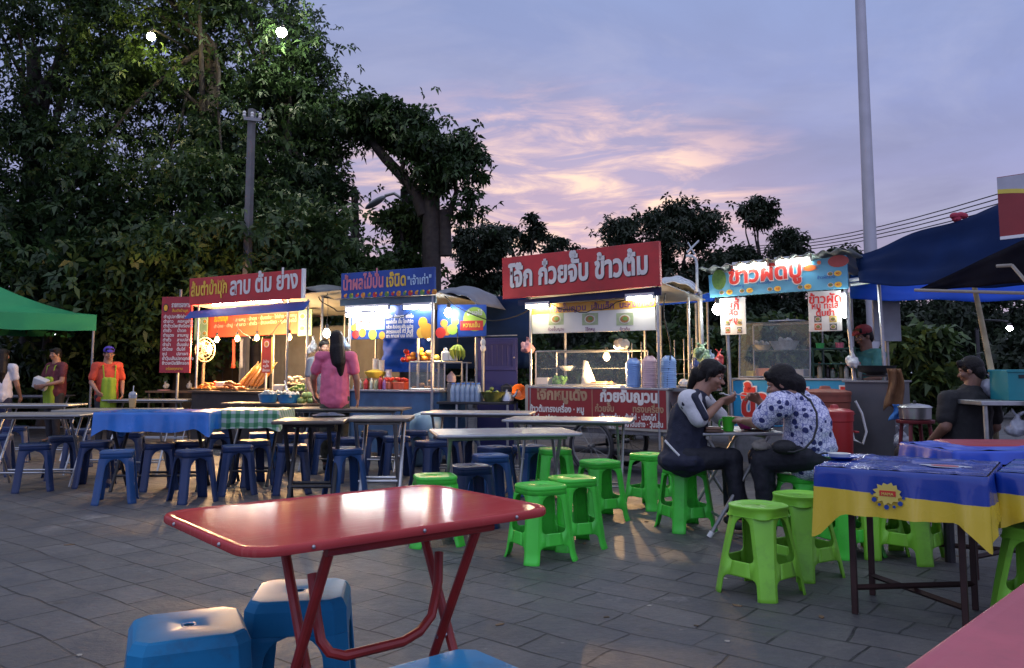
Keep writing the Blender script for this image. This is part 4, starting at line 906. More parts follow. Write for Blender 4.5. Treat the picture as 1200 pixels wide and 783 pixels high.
bulb(s.w(s.t(711, .45), .45, s.z(711, 418, .45)), 'round warm bulb glowing inside the noodle cart glass case', warm, .045, .12)
# bowls: three nested stacks
bowl_m = [mat('bowl_blue', (.14, .26, .52), .35), mat('bowl_pink', (.50, .34, .36), .35), mat('bowl_pale_blue', (.22, .36, .58), .35)]
for i, (px, lb, n, y) in enumerate(((742, 'blue melamine bowl in the first upturned stack beside the glass case', 12, .24), (761, 'pinkish melamine bowl in the middle upturned stack between two blue stacks', 13, .24), (783.5, 'pale blue melamine bowl in the last upturned stack at the cart end', 13, .22))):
    c = s.at(px, y, 0); proto = None
    for j in range(n):
        if proto is None:
            k = MB(); k.lathe([(.082, 0), (.086, .002), (.086, .008), (.074, .035), (.05, .062), (.04, .066), (.04, .072), (.01, .071)], n=22); proto = one(k, 'bowl', bowl_m[i], lb, 'bowl', (0, 0, 0), 0, 'stacked melamine bowls'); o = proto
        else: o = proto.copy(); COL.objects.link(o)
        o.location = c + Vector((random.uniform(-.003, .003), random.uniform(-.003, .003), .967 + j * .0235))
t = thing('wire_rack', 'thin wire rack standing behind the bowl stacks', 'rack', s.o, s.ang, None); wire = mat('rack_wire', (.20, .20, .20), .4, .7)
for i, px in enumerate((741, 752, 771, 791, 802, 812)): post(t, s.t(px, .48), .48, .966, s.z(px, 402 - i * 1.2, .48), wire, .006, 'upright')
for z in (1.12, 1.28): k = MB(); k.tube([(s.t(741, .48), .48, z), (s.t(812, .48), .48, z)], .005, 6); k.build('cross_wire', wire, t)
def bag(loc, r, m, label, cat='plastic bag', knot=True, seed=0, flat=1.):
    """a slumped thin bag: uneven bulges, a gathered neck and two limp handles, merged into one skin"""
    k = MB(); rd = random.Random(seed)
    for i in range(9):
        a = rd.uniform(0, 6.28); q = rd.uniform(.15, .55); k.ell((r[0] * q * math.cos(a), r[1] * q * math.sin(a), r[2] * rd.uniform(.2, .45)), (r[0] * rd.uniform(.3, .55), r[1] * rd.uniform(.3, .55), r[2] * rd.uniform(.16, .3)), 10, Euler((rd.uniform(-.6, .6), rd.uniform(-.6, .6), a)))
    k.ell((0, 0, r[2] * .25), (r[0] * .8, r[1] * .8, r[2] * .24), 12); sx = rd.uniform(-.25, .25) * r[0]
    if knot:
        k.cap((sx * .4, 0, r[2] * .45), (sx, 0, r[2] * .72), r[0] * .38, r[0] * .16, 8)
        for a in (-1, 1): k.cap((sx, 0, r[2] * .72), (sx + a * r[0] * rd.uniform(.25, .5), rd.uniform(-.3, .3) * r[1], r[2] * rd.uniform(.82, 1.0)), r[0] * .13, r[0] * .07, 7)
    o = blob('plastic_bag', k, m, None, .008, 2); o.location = loc; o.rotation_euler = (0, 0, seed); return tag(o, label, cat)
def blob(name, k, m, parent, vox=.007, smooth=4):
    o = k.build(name, m, parent, smooth=0); r = o.modifiers.new('union', 'REMESH'); r.mode = 'VOXEL'; r.voxel_size = vox; r.use_smooth_shade = True
    s_ = o.modifiers.new('soften', 'SMOOTH'); s_.iterations = smooth; s_.factor = .5
    if name in FOLDS:                                       # wrinkles in cloth and thin plastic
        dm = o.modifiers.new('wrinkles', 'DISPLACE'); dm.texture = FOLDS[name]; dm.strength = .02 if name == 'plastic_bag' else .011; dm.mid_level = .35; dm.texture_coords = 'LOCAL'
    return o
def fold_tex(n, sc, tb, kind='MARBLE'):
    t = bpy.data.textures.new(n, kind); t.noise_scale = sc
    if kind == 'MARBLE': t.turbulence = tb; t.noise_depth = 2; t.marble_type = 'SOFT'
    return t
FOLDS = {'shirt': fold_tex('shirt_folds', .16, 9), 'jacket': fold_tex('jacket_folds', .16, 9), 'trousers': fold_tex('trouser_folds', .14, 8), 'sleeve': fold_tex('sleeve_folds', .15, 8), 'apron': fold_tex('apron_folds', .2, 8), 'plastic_bag': fold_tex('bag_folds', .035, 0, 'CLOUDS')}
wbag = mat('white_bag_plastic', (.62, .62, .60), .4, 0, .08, 9, .4, trans=.15)
bag(s.w(s.t(728, .5), .5, s.z(728, 411, .5) + .005), (.11, .10, .20), wbag, 'white plastic bag heaped on top of the noodle cart glass case', knot=False, seed=3)
k = MB(); k.add([(-.09, 0, 0), (.13, .02, 0), (-.05, .09, .30), (-.09, .06, .31)], [(0, 1, 2, 3)]); one(k, 'paper_sheet', white, 'white folded sheet leaning inside the noodle cart case', 'paper', s.w(s.t(688, .55), .55, .975), s.ang, solid=.004)
k = MB(); k.lathe([(.06, 0), (.11, .055), (.115, .06), (.105, .058), (.05, .006)], n=18); one(k, 'basin', white, 'small white basin on the shelf in the noodle cart case', 'basin', s.w(s.t(665, .7), .7, 1.155))
for i, (px, w_, mm, lb) in enumerate(((638, .1, cream, 'pale box at the end of the noodle cart case'), (702, .17, steel, 'wide steel tray of toppings under the glowing bulb'), (655, .10, mat('herb_green', (.04, .14, .03), .6, 0, .4, 30, .6), 'bunch of green herbs in the noodle cart case'))):
    q = s.w(s.t(px, .5), .5, .968)
    if i == 2:
        k = MB(); [k.ell((random.uniform(-.08, .08), random.uniform(-.05, .05), .05 + random.uniform(-.02, .05)), (.045, .035, .03), 7, Euler((random.random() * 3, random.random() * 3, 0))) for _ in range(16)]; one(k, 'herbs', mm, lb, 'herbs', q, s.ang, smooth=0)
    elif i == 1:
        t = thing('food_tray', lb, 'tray', q, s.ang); k = MB(); k.box((0, 0, .02), (.34, .26, .04)); k.build('pan', mm, t, bevel=.008); k = MB()
        [k.ell((random.uniform(-.14, .14), random.uniform(-.1, .1), .045), (.03, .022, .015), 7) for _ in range(30)]; k.build('topping', mat('cooked_topping', (.20, .10, .035), .45, 0, .5, 40), t)
    else: k = MB(); k.box((0, 0, .05), (w_ * 2, .14, .1)); one(k, 'box', mm, lb, 'box', q, s.ang, bevel=.006)
q = s.w(s.t(806, .45), .45, .967); k = MB(); k.lathe([(.09, 0), (.14, .012), (.145, .02), (.1, .01), (.02, .008)], n=20); one(k, 'tray', white, 'white round tray at the very end of the noodle cart', 'tray', q)
bag(q + Vector((-.01, 0, .012)), (.10, .09, .13), wbag, 'crumpled white bag lying on the round white tray', knot=False, seed=8)
box2(tb - .02, tb + .42, .2, .8, .93, .966).build('side_shelf', dsteel, N3); post(N3, tb + .38, .5, 0, .93, dsteel, .018, 'leg')

# ---------------------------------------------------------------- larb stall
S1 = Stall((221, 12.4), (354, 11.3)); s = S1
N1 = s.root('food_stall', 'larb and grill stall with red sign and row of warm bulbs', 'food stall')
b = board(s, [(221.5, 327), (354, 316), (354.5, 350), (222, 358)], 0, .05, redpaint, 'sign_board', N1)
sl = (s.z(350, 345) - s.z(226, 353)) / (s.t(350) - s.t(226)) * .0 + .02
k = MB(); k.m = 0; slanted(k, "ส้มตำป้ามุก", s.t(224), s.z(224, 347.5), .03, .255, -.056, .035, s.t(266.5) - s.t(224))
k.m = 1; slanted(k, "ลาบ ต้ม ย่าง", s.t(270), s.z(270, 346), .035, .345, -.056, .034, s.t(350) - s.t(270)); k.m = 0; slanted(k, "โทรสั่ง", s.t(255), s.z(255, 332.5), .03, .06, -.056, .02)
k.build('lettering', [yellow, cream], b, smooth=0)
box2(s.len - .0, s.len + .03, -.055, .0, s.z(354, 350), s.z(354, 316) + .01).build('end_trim', white, N1, smooth=0)
k = MB(); za, zb = s.z(222, 367, .05), s.z(354, 357, .05)
k.add([(0, .0, za + .02), (s.len + .12, .0, zb + .04), (s.len + .12, -.12, zb - .10), (0, -.12, za - .10), (0, .4, za + .10), (s.len + .12, .4, zb + .12)], [(0, 1, 2, 3)]); k.build('awning', mat('blue_canvas', (.015, .06, .26), .7, 0, .2, 3, .3), N1, smooth=0, solid=.004)
tube_light(s, s.t(246, .06), s.t(330, .06), .06, s.z(290, 354.5, .06), 'long white tube between the larb sign and blue awning', tube_w, .02)
k = MB(); k.add([(-.1, .1, 2.16), (s.len + .55, .1, 2.26), (s.len + .6, 1.9, 2.1), (-.1, 1.9, 2.05)], [(0, 1, 2, 3)]); k.build('roof', mat('grey_canvas', (.16, .17, .17), .8, 0, .2, 2, .3), N1, smooth=0, solid=.01)
for x, y in ((.03, .12), (s.len - .03, .12), (.03, 1.7), (s.len + .1, 1.7)): post(N1, x, y, 0, 2.15)
zc = .86
bk = board(s, [(243, 366), (350, 356), (350, 391), (243, 396)], 1.35, .02, mat('menu_orange_red', (.42, .07, .03), .5, 0, .1), 'menu_banner', N1)
k = MB(); y = 1.325; k.m = 0; q = s.tz(249, 377, y); slanted(k, "ส้มตำป้ามุก", q[0], q[1], .03, .13, y, .04, .33); k.m = 1
q = s.tz(272, 377, y); slanted(k, "· ลาบหมู · น้ำตก · ต้มแซ่บ · ไก่ย่าง · คอหมู", q[0], q[1], .03, .075, y, .03, s.t(346, y) - q[0])
q = s.tz(249, 384.5, y); slanted(k, "ตำไทย · ตำปู · ตำลาว · ตำซั่ว · ข้าวเหนียว · ซุปหน่อไม้", q[0], q[1], .03, .07, y, .025, s.t(346, y) - q[0])
k.build('lettering', [mat('amber_letters', (.75, .42, .03), .5), mat('pale_letters', (.60, .40, .28), .5)], bk, smooth=0)
for pts, lb in (([(227, 370), (242, 368), (242, 397), (227, 399)], 1), ([(349, 364), (365, 362), (365, 393), (349, 394)], 2)):
    p = board(s, pts, 1.3 if lb == 1 else 1.0, .02, mat('poster_green', (.20, .32, .16), .5, 0, .3, 6), 'picture_panel', N1); k = MB(); y = (1.3 if lb == 1 else 1.0) - .022
    for i in range(4): c = s.tz(pts[0][0] + 4 + 7 * (i % 2), pts[0][1] + 7 + 14 * (i // 2), y); k.m = 0; pic(k, c[0], c[1], .06, y, .8)
    k.build('print', [plate_m, food2, fooda], p, smooth=0)
box2(-.05, s.len + .05, .05, 1.0, zc - .03, zc).build('counter', wood, N1, bevel=.005)
box2(-.02, s.len + .02, .09, .95, .08, zc - .03).build('counter_body', mat('dark_boards', (.03, .025, .022), .7, 0, .3, 5, .2), N1)
box2(-.3, s.len + .2, 1.95, 1.97, 0, 1.9).build('back_sheet', mat('dark_tarp', (.02, .022, .028), .7, 0, .2), N1)
for i, (px, py, wd) in enumerate(((253, 398, 'first'), (277, 397, 'second'), (300, 396, 'third'), (338, 395, 'fourth'))):
    bulb(s.w(s.t(px, .55), .55, s.z(px, py, .55)), ('warm bulb hanging beside the round fan', 'warm bulb hanging above the grilled food', 'warm bulb hanging beside the small red menu stand', 'warm bulb hanging over the vegetable pile of the larb stall')[i], warm, .042, .35)
m = mat('menu_stand_red', (.36, .035, .02), .5)
t = thing('menu_stand', 'small red menu stand with gold frame among the grilled food', 'menu stand', s.w(s.t(312, .4), .4, zc), s.ang)
zt = s.z(312, 397, .4) - zc; zb_ = s.z(312, 437, .4) - zc
box2(-.09, .09, -.006, .006, zb_, zt).build('panel', m, t); k = MB()
for x in (-.1, .1): k.tube([(x, 0, zb_ - .01), (x, 0, zt + .02)], .008, 8)
k.build('frame', mat('gold_tube', (.5, .36, .12), .3, .7), t); post(t, 0, 0, 0, zb_, cream, .014, 'stem'); k = MB(); k.lathe([(.07, 0), (.07, .01), (.02, .02)], n=16); k.build('base', cream, t)
k = MB(); k.m = 0
for i, wd in enumerate(("ไก่ย่าง", "หมูปิ้ง", "ไส้กรอก")): k.text(wd, 0, zb_ + .02 + .065 * (2 - i), .05, -.008, .02, None, 'C')
k.m = 1; pic(k, 0, zt - .08, .05, -.0065, 1); k.build('print', [cream, plate_m, fooda, food1], t, smooth=0)
t = thing('pedestal_fan', 'round cream table fan standing at the end of the larb counter', 'fan', s.w(s.t(238, .45), .45, zc), s.ang + 1.25)
fz = s.z(238, 410, .45) - zc; k = MB(); k.lathe([(.10, 0), (.10, .015), (.03, .03), (.022, fz - .14)], n=16); k.build('stem', mat('fan_gold', (.12, .09, .06), .5, .2), t)
rot = Euler((R(90), 0, 0)).to_matrix().to_4x4(); k = MB()
for r_ in (.19, .13, .07): k.tube([(r_ * .82 * math.cos(a), -.05, fz + r_ * math.sin(a)) for a in [i * math.pi / 14 for i in range(28)]], .006 if r_ < .19 else .011, 6, closed=True)
for i in range(14): a = i * math.pi / 7; k.tube([(0, -.055, fz), (.155 * math.cos(a), -.05, fz + .19 * math.sin(a))], .003, 4)
k.build('guard', mat('fan_gold', (.12, .09, .06), .5, .2), t)
for i in range(3):
    a = i * 2.094; k = MB(); k.grid(lambda u, v: (.13 * u * math.cos(a + (v - .5) * 1.3), .02 * (v - .5), fz + .16 * u * math.sin(a + (v - .5) * 1.3)), 4, 6); k.build('blade', mat('fan_blade', (.20, .17, .13), .3), t, solid=.003)
k = MB(); k.lathe([(.04, -.03), (.06, 0), (.05, .12), (.02, .13)], (0, .0, fz), 14, Euler((R(-90), 0, 0)).to_matrix().to_4x4()); k.build('motor', mat('fan_gold', (0, 0, 0)), t)
# grilled skewers, sausages and chicken
grill = mat('grilled_chicken', (.42, .17, .035), .4, 0, .4, 25, .4); grill2 = mat('grilled_dark', (.28, .09, .025), .4, 0, .4, 25, .4); bamboo = mat('bamboo', (.50, .34, .16), .6)
def skewer():
    t = thing('grilled_skewer', '', 'skewer', (0, 0, 0), 0, 'grilled skewers propped up on the larb counter')
    k = MB(); k.tube([(0, 0, 0), (0, .0, .50)], .005, 6); k.build('stick', bamboo, t)
    k = MB(); k.tube([(0, 0, .06), (.004, 0, .12), (-.004, 0, .2), (.004, 0, .28), (0, 0, .36), (0, 0, .42)], .02, 8, [.012, .026, .022, .028, .022, .01]); k.build('meat', grill, t); return t
pr = skewer(); pr['label'] = 'grilled chicken skewer propped in the slanting row beside the red menu stand'
for i in range(13):
    q = s.w(s.t(278 + i * 2.0, .35), .32 + .05 * (i % 2), zc + .02); o = pr if i == 0 else dup(pr, q, 0, pr['label']); o.location = q; o.rotation_euler = (R(-25 + 5 * (i % 3)), R(33 - i * .5), s.ang)
def pile(loc, label, nm, cat, m, n, ext, sz, ang=0, group=None, rod=False):
    for j in range(n):
        if j == 0:
            k = MB()
            if rod: k.tube([(-sz * 2.2, 0, 0), (-sz * 1.8, 0, .004), (0, 0, sz * .25), (sz * 1.8, 0, .004), (sz * 2.2, 0, 0)], 0, 8, [sz * .25, sz * .6, sz * .7, sz * .6, sz * .25])
            else: k.lathe([(sz * .3, -sz * .8), (sz * .8, -sz * .5), (sz, 0), (sz * .85, sz * .5), (sz * .4, sz * .82), (sz * .12, sz * .74)], n=12)
            pr = one(k, nm, m, label, cat, (0, 0, 0), 0, group or nm + 's piled on a stall counter', smooth=60); o = pr
        else: o = pr.copy(); COL.objects.link(o)
        lv = 0 if j < n * .6 else 1 if j < n * .88 else 2; f = 1 - .28 * lv
        a = Vector((random.uniform(-ext[0], ext[0]) * f, random.uniform(-ext[1], ext[1]) * f, sz * (.75 + 1.35 * lv) if not rod else sz * (.6 + 1.2 * lv)))
        o.location = Vector(loc) + Matrix.Rotation(ang, 3, 'Z') @ a; o.rotation_euler = (random.uniform(-.4, .4), random.uniform(-.4, .4), ang + random.uniform(-.5, .5) if rod else random.random() * 6)
tray_m = mat('bamboo_tray', (.36, .24, .10), .6, 0, .2, 20, .3)
for px, w_, lb in ((243, .26, 'woven tray of grilled sausages beside the fan'), (276, .26, 'woven tray of grilled chicken pieces in the middle of the larb counter'), (303, .2, 'woven tray edge under the red menu stand')):
    k = MB(); k.lathe([(w_ * .85, 0), (w_, .02), (w_ * 1.02, .03), (w_ * .9, .015), (.02, .008)], n=20, sy=.75); one(k, 'woven_tray', tray_m, lb, 'tray', s.w(s.t(px, .28), .28, zc + .001), s.ang)
pile(s.w(s.t(243, .25), .25, zc + .015), 'orange brown grilled sausage heaped on the tray beside the fan', 'grilled_sausage', 'sausage', grill, 20, (.2, .12), .026, s.ang, rod=True)
pile(s.w(s.t(272, .22), .22, zc + .015), 'browned grilled chicken piece heaped in the middle of the larb counter', 'grilled_chicken', 'grilled meat', grill2, 20, (.22, .12), .032, s.ang, rod=True)
pile(s.w(s.t(255, .55), .55, zc), 'red chilli tomato heaped behind the grilled sausages', 'tomato', 'tomato', mat('tomato_red', (.45, .04, .02), .3), 14, (.16, .1), .032, s.ang, 'tomatoes on the larb counter')
for i, (px, lb) in enumerate(((262, 'clear wrapped pack of food behind the grilled sausages'), (330, 'clear tub of pale sauce beside the skewers'))):
    k = MB(); k.box((0, 0, .05), (.2, .14, .1)); one(k, 'food_box', mat('clear_tub', (.5, .46, .38), .2, 0, .2, 20), lb, 'food box', s.w(s.t(px, .38), .38, zc + .03 * (i == 0)), s.ang, bevel=.02)
# low side table with basins and vegetables
sd_ = s.root('side_table', 'dark low table of vegetables and blue basins beside the larb counter', 'table'); x0, x1 = s.t(316, -.15), s.t(378, -.15)
box2(x0, x1, -.5, -.02, .70, .725).build('tabletop', wood, sd_, bevel=.004)
for x in (x0 + .05, x1 - .05):
    for y in (-.45, -.07): post(sd_, x, y, 0, .70, dark, .018, 'leg')
basin_b = mat('basin_blue', (.04, .22, .45), .35)
for px, r_, lb in ((315, .13, 'smaller blue basin of peeled vegetables before the larb counter'), (339, .15, 'larger blue basin of white noodles with a ladle in it')):
    t = thing('basin', lb, 'basin', s.w(max(s.t(px, -.3), x0 + .13), -.3, .7255), s.ang); k = MB(); k.lathe([(r_ * .75, 0), (r_ * .8, .005), (r_, .11), (r_ * 1.04, .115), (r_ * .97, .112), (r_ * .75, .02), (.01, .015)], n=24); k.build('tub', basin_b, t)
    k = MB()
    for _ in range(26): k.ell((random.uniform(-.7, .7) * r_, random.uniform(-.7, .7) * r_, .10 + random.uniform(0, .05)), (.035, .025, .02), 7, Euler((random.random(), random.random(), random.random() * 3)))
    k.build('contents', mat('pale_veg', (.62, .58, .48), .5, 0, .15, 20), t)
    if r_ > .14: k = MB(); k.tube([(-.02, 0, .12), (-.08, 0, .30)], .009, 8, [.02, .008]); k.build('ladle', white, t)
veg = mat('cucumber_green', (.12, .26, .04), .4, 0, .35, 15); box2(x0 + .25, x1 + .25, .05, .5, .86, .88).build('shelf', wood, sd_)
pile(s.w(s.t(355, .2), .2, .862), 'pale green cucumber heaped on the larb counter end', 'cucumber', 'cucumber', veg, 22, (.26, .1), .028, s.ang, rod=True)
pile(s.w(s.t(362, -.2), -.2, .7255), 'green cabbage leaf bundle on the low side table', 'cabbage', 'cabbage', mat('cabbage_green', (.22, .33, .10), .5, 0, .3, 20), 6, (.08, .08), .05, s.ang)
k = MB()
for _ in range(40): k.ell((random.uniform(-.16, .16), random.uniform(-.1, .1), .06 + random.uniform(-.04, .07)), (.04, .03, .026), 7)
one(k, 'cauliflower_heap', mat('cream_veg', (.58, .48, .34), .6, 0, .2, 25, .4), 'heap of pale shredded vegetable over the cucumbers', 'vegetables', s.w(s.t(350, .55), .55, .93), s.ang)
k = MB(); k.lathe([(.10, 0), (.17, .09), (.18, .1), (.09, .02)], n=18); one(k, 'basket', mat('basket_dark', (.06, .05, .04), .6), 'dark basket under the heap of pale shredded vegetable', 'basket', s.w(s.t(350, .55), .55, .862), s.ang)
bulb(s.at(382, -.1, s.z(382, 391, -.1)), 'dazzling white LED bulb beside the hair of the pink shirt woman', led, .05, .55)
k = MB(); o1 = s.at(300, 1.2, 0); 
for i, (px, cl, lb) in enumerate(((277, (.40, .06, .03), 'thin red cloth strip hanging at the back of the larb stall'), (279, (.14, .15, .20), 'grey cloth strip hanging at the back of the larb stall'))):
    q = s.w(s.t(273 + 9 * i, 1.5), 1.5, 1.2); k = MB(); k.grid(lambda u, v: ((u - .5) * .09, .012 * math.sin(u * 9 + v * 3), v * .5), 8, 8); one(k, 'hanging_cloth', mat('strip%d' % i, cl, .8), lb, 'cloth', q, s.ang, solid=.003)
# standing menu board at the side
q = GX(205, 12.6); t = thing('menu_board', 'tall dark red menu board with two columns of dishes on a post', 'menu board', q, R(-6)); s_b = 12.6 / F
zt, zb_ = P(205, 348, 12.6).z, P(205, 437, 12.6).z; w_ = 37 * s_b / math.cos(R(6))
p = box2(-w_ / 2, w_ / 2, -.02, .02, zb_, zt).build('panel', mat('menu_dark_red', (.33, .025, .035), .5, 0, .1), t, smooth=0, bevel=.004)
k = MB(); k.m = 0; k.text("รายการอาหาร", .07, zt - .16, .10, -.026, .035, .30, 'C'); k.m = 1; k.text("ส้มตำป้ามุก", .06, zt - .235, .06, -.026, .02, .26, 'C')
c1 = ["ตำปูปลาร้า", "ตำลาว", "ตำข้าวโพด", "ตำซั่ว", "ตำแตง", "ตำถั่ว", "ตำป่า", "ตำไทย", "ซุป", "ยำวุ้นเส้น", "ข้าวเหนียว"]; c2 = ["ไก่ย่าง", "คอหมูย่าง", "เสือร้องไห้", "น้ำตก", "ลาบหมู", "ลาบปลา", "ต้มแซ่บ", "ต้มไก่", "ปลาเผา", "ปลาดุกย่าง", "ไส้กรอก"]
k.m = 0; st_ = (zt - zb_ - .42) / 10.5
for i in range(11): k.text(c1[i], -w_ / 2 + .045, zt - .33 - i * st_, .065, -.026, .025); k.text(c2[i], .03, zt - .33 - i * st_, .065, -.026, .025)
k.m = 1; k.text("อร่อยทุกจาน", 0, zb_ + .045, .055, -.026, .02, None, 'C'); k.m = 2; k.disc(-w_ / 2 + .07, zt - .17, .045, -.024, 16, .065); k.m = 1; k.disc(-w_ / 2 + .07, zt - .17, .030, -.0265, 16, .048)
k.build('lettering', [cream, mat('amber_letters', (0, 0, 0)), black], p, smooth=0); post(t, .02, .05, 0, zt + .12, dsteel, .02)
k = MB(); k.lathe([(.2, 0), (.2, .02), (.03, .04)], n=16); k.build('foot', dark, t)
for i, px in enumerate((189, 217)): bag(G(px, 456, .80) + Vector((0, .2, 0)), (.075, .06, .17), wbag, ('knotted white carrier bag on the rough table below the menu board, farther from the sausages', 'knotted white carrier bag next to the grilled sausages under the menu board')[i], seed=20 + i)
q = G(203, 458, .80) + Vector((0, .3, 0)); q.z = 0; t = thing('side_table', 'rough dark table below the tall red menu board', 'table', q, R(-5)); box2(-.5, .42, -.3, .3, .765, .798).build('tabletop', wood, t)
for x in (-.45, .37):
    for y in (-.25, .25): post(t, x, y, 0, .765, dark, .02, 'leg')
k = MB(); k.lathe([(.05, 0), (.11, .004), (.11, .012), (.02, .01)], n=18); one(k, 'plate', mat('pink_plate', (.6, .3, .34), .4), 'pinkish plate on the rough table below the menu board', 'plate', q + Vector((-.3, 0, .799)))
# ---------------------------------------------------------------- fruit juice stall
S2 = Stall((400, 10.95), (510, 10.2)); s = S2
N2 = s.root('food_stall', 'fruit smoothie stall with blue sign and glaring white tubes', 'food stall')
b = board(s, [(400, 321), (510, 313), (510.5, 345), (400.5, 350)], 0, .04, bluesign, 'sign_board', N2)
k = MB(); k.m = 0; slanted(k, "น้ำผลไม้ปั่น", s.t(403), s.z(403, 340.5), .02, .235, -.046, .035, s.t(450.5) - s.t(403)); k.m = 1; slanted(k, "เจ๊นิด", s.t(454), s.z(454, 336.5), .02, .22, -.046, .03, s.t(477) - s.t(454)); k.m = 2; slanted(k, "\"เจ้าเก่า\"", s.t(479), s.z(479, 334.5), .02, .15, -.046, .02, s.t(507) - s.t(479))
for i in range(16):                                                    # the row of little fruits printed along the bottom
    px = 403 + i * 7; c = s.tz(px, 347 - i * .33, -.042); k.m = 3 + i % 3; k.disc(c[0], c[1], .025 + .012 * (i % 2), -.0435, 9); k.m = 1; k.disc(c[0] + .02, c[1] + .02, .014, -.0465, 7)
k.build('lettering', [pinkl, yellow, mat('pale_blue_letters', (.45, .60, .75), .5), fooda, food2, redl], b, smooth=0)
board(s, [(398, 351), (511, 346), (511, 355), (398, 359)], .03, .02, mat('grey_blue_canvas', (.09, .14, .17), .7), 'awning', N2)
for px, y in ((409, .06), (506.5, .02), (409, .95), (508, .95)): post(N2, s.t(px, y), y, 0, 2.1, alu, .018)
k = MB(); k.add([(-.12, -.02, 2.12), (s.len + .06, -.02, 2.13), (s.len + .06, 1.2, 2.05), (-.12, 1.2, 2.0)], [(0, 1, 2, 3)]); k.build('roof', mat('grey_canvas', (0, 0, 0)), N2, smooth=0, solid=.01)
bn = board(s, [(410, 360), (508, 355.5), (508, 396), (410, 398)], .10, .012, bluesign, 'menu_banner', N2)
k = MB(); y = .0865; words_ = [("น้ำส้ม  น้ำมะนาว  แตงโม", 372), ("แอปเปิ้ล ปั่น โยเกิร์ต", 378), ("กล้วย สับปะรด ฝรั่ง มะม่วง", 384), ("สตรอเบอรี่ กีวี่ ลิ้นจี่", 389.5), ("ชา กาแฟ นม โกโก้", 394.5)]
k.m = 0
for wd, py in words_: c = s.tz(452, py - .5, y); slanted(k, wd, c[0], c[1] - .02, .0, .062, y, .025, s.t(484) - s.t(452))
for px, py, r_, mm in ((495, 378, .07, 1), (500, 388, .10, 1), (493, 390, .07, 2), (416, 392, .06, 3), (424, 390, .06, 1), (436, 392, .07, 4), (447, 393, .05, 1), (414, 384, .05, 4)):
    c = s.tz(px, py, y); k.m = mm; k.disc(c[0], c[1], r_, y - .001 - .0012 * (r_ * 10), 14)
k.m = 5; c = s.tz(412, 366, y); d_ = s.tz(450, 386, y); k.prism([(c[0], d_[1]), (d_[0], d_[1]), (d_[0], c[1]), (c[0], c[1])], y - .0015, y - .0005); k.m = 3; q = s.tz(414, 380, y); slanted(k, "น้ำผลไม้สด", q[0], q[1], .02, .12, y - .004, .03, .42)
k.build('print', [cream, mat('print_orange', (.70, .32, .03), .4), yellow, redl, mat('print_lime', (.40, .55, .06), .4), mat('print_cyan', (.35, .60, .70), .4)], bn, smooth=0)
tube_light(s, s.t(404, .0), s.t(455, .0), -.0, s.z(430, 362), 'long dazzling white tube over the smoothie menu banner', tube_w, .02)
tube_light(s, s.t(404, -.06), s.t(440, -.06), -.06, s.z(422, 369, -.06), 'second dazzling tube just under the longest one at the smoothie stall', tube_w, .02)
tube_light(s, s.t(472, .0), s.t(505, .0), -.0, s.z(488, 360), 'short dazzling tube near the end post of the smoothie stall', tube_w, .018)
bulb(s.at(502, .3, s.z(502, 397, .3)), 'little warm bulb on a short stem below the smoothie menu banner', warm, .02, .12)
box2(-.02, s.len + .02, .06, .8, .885, .91).build('counter', steel, N2, bevel=.004); zc = .91
box2(0, s.len, .09, .76, .1, .885).build('counter_body', mat('faded_blue_panel', (.05, .12, .22), .6, 0, .3, 4, dirt=.3), N2)
# side wing
S2b = Stall((512, 10.2), (606, 10.0)); w = S2b
NW = w.root('side_stall', 'side wing of the smoothie stall with round logo banner and bottled water table', 'food stall')
p = board(w, [(512, 357), (570, 357), (570, 394), (512, 396)], .25, .012, bluesign, 'banner', NW)
k = MB(); y = .2365
for px, py, r_, mm in ((556, 374, .15, 0),): c = w.tz(px, py, y); k.m = 0; k.disc(c[0], c[1], r_, y - .0015, 26, r_ * 1.02)
k.m = 1; a, e = w.tz(539, 376, y), w.tz(566, 387, y); k.prism([(a[0], e[1]), (e[0], e[1]), (e[0], a[1]), (a[0], a[1])], y - .004, y - .002)
k.m = 2; k.text("น้ำผลไม้", c[0], c[1] + .05, .085, y - .004, .025, .20, 'C'); k.m = 3; k.text("หวานเย็น", (a[0] + e[0]) / 2, e[1] + .04, .08, y - .006, .025, .22, 'C')
for px, py, r_, mm in ((516, 390, .07, 1), (523, 388, .06, 4), (530, 386, .07, 0), (520, 379, .05, 4), (533, 377, .05, 0)): c = w.tz(px, py, y); k.m = mm; k.disc(c[0], c[1], r_, y - .002 - r_ * .01, 12)
k.build('print', [mat('logo_green', (.33, .50, .06), .4), redl, cream, yellow, fooda], p, smooth=0)
bulb(w.at(525, .1, w.z(525, 367, .1)), 'dazzling white LED lamp before the round logo banner', led, .05, .12)
tt = thing('side_table', 'dark steel table carrying the pack of water bottles', 'table', w.o, w.ang); x0, x1 = w.t(513), w.t(598); zt = .775
box2(x0, x1, -.05, .5, zt - .03, zt).build('tabletop', dark, tt, bevel=.004)
for x in (w.t(536), x1 - .03):
    for y in (-.02, .45): post(tt, x, y, 0, zt - .03, alu, .016, 'leg')
water = mat('clear_bottle', (.45, .58, .74), .12, 0, .1, 5, trans=.45); capm = mat('blue_cap', (.05, .18, .55), .4)
def bottle(name, label, cat, loc, group, h=.24, r=.031, m=water, cm=capm, parent=None):
    t = thing(name, label, cat, loc, 0, group)
    k = MB(); k.lathe([(r * .9, 0), (r, .006), (r, h * .35), (r * .95, h * .38), (r, h * .41), (r, h * .66), (r * .55, h * .86), (r * .4, h * .9), (r * .4, h * .94)], n=14); k.build('body', m, t)
    k = MB(); k.lathe([(r * .46, h * .93), (r * .46, h), (r * .3, h * 1.005)], n=12); k.build('cap', cm, t); return t
pr = None
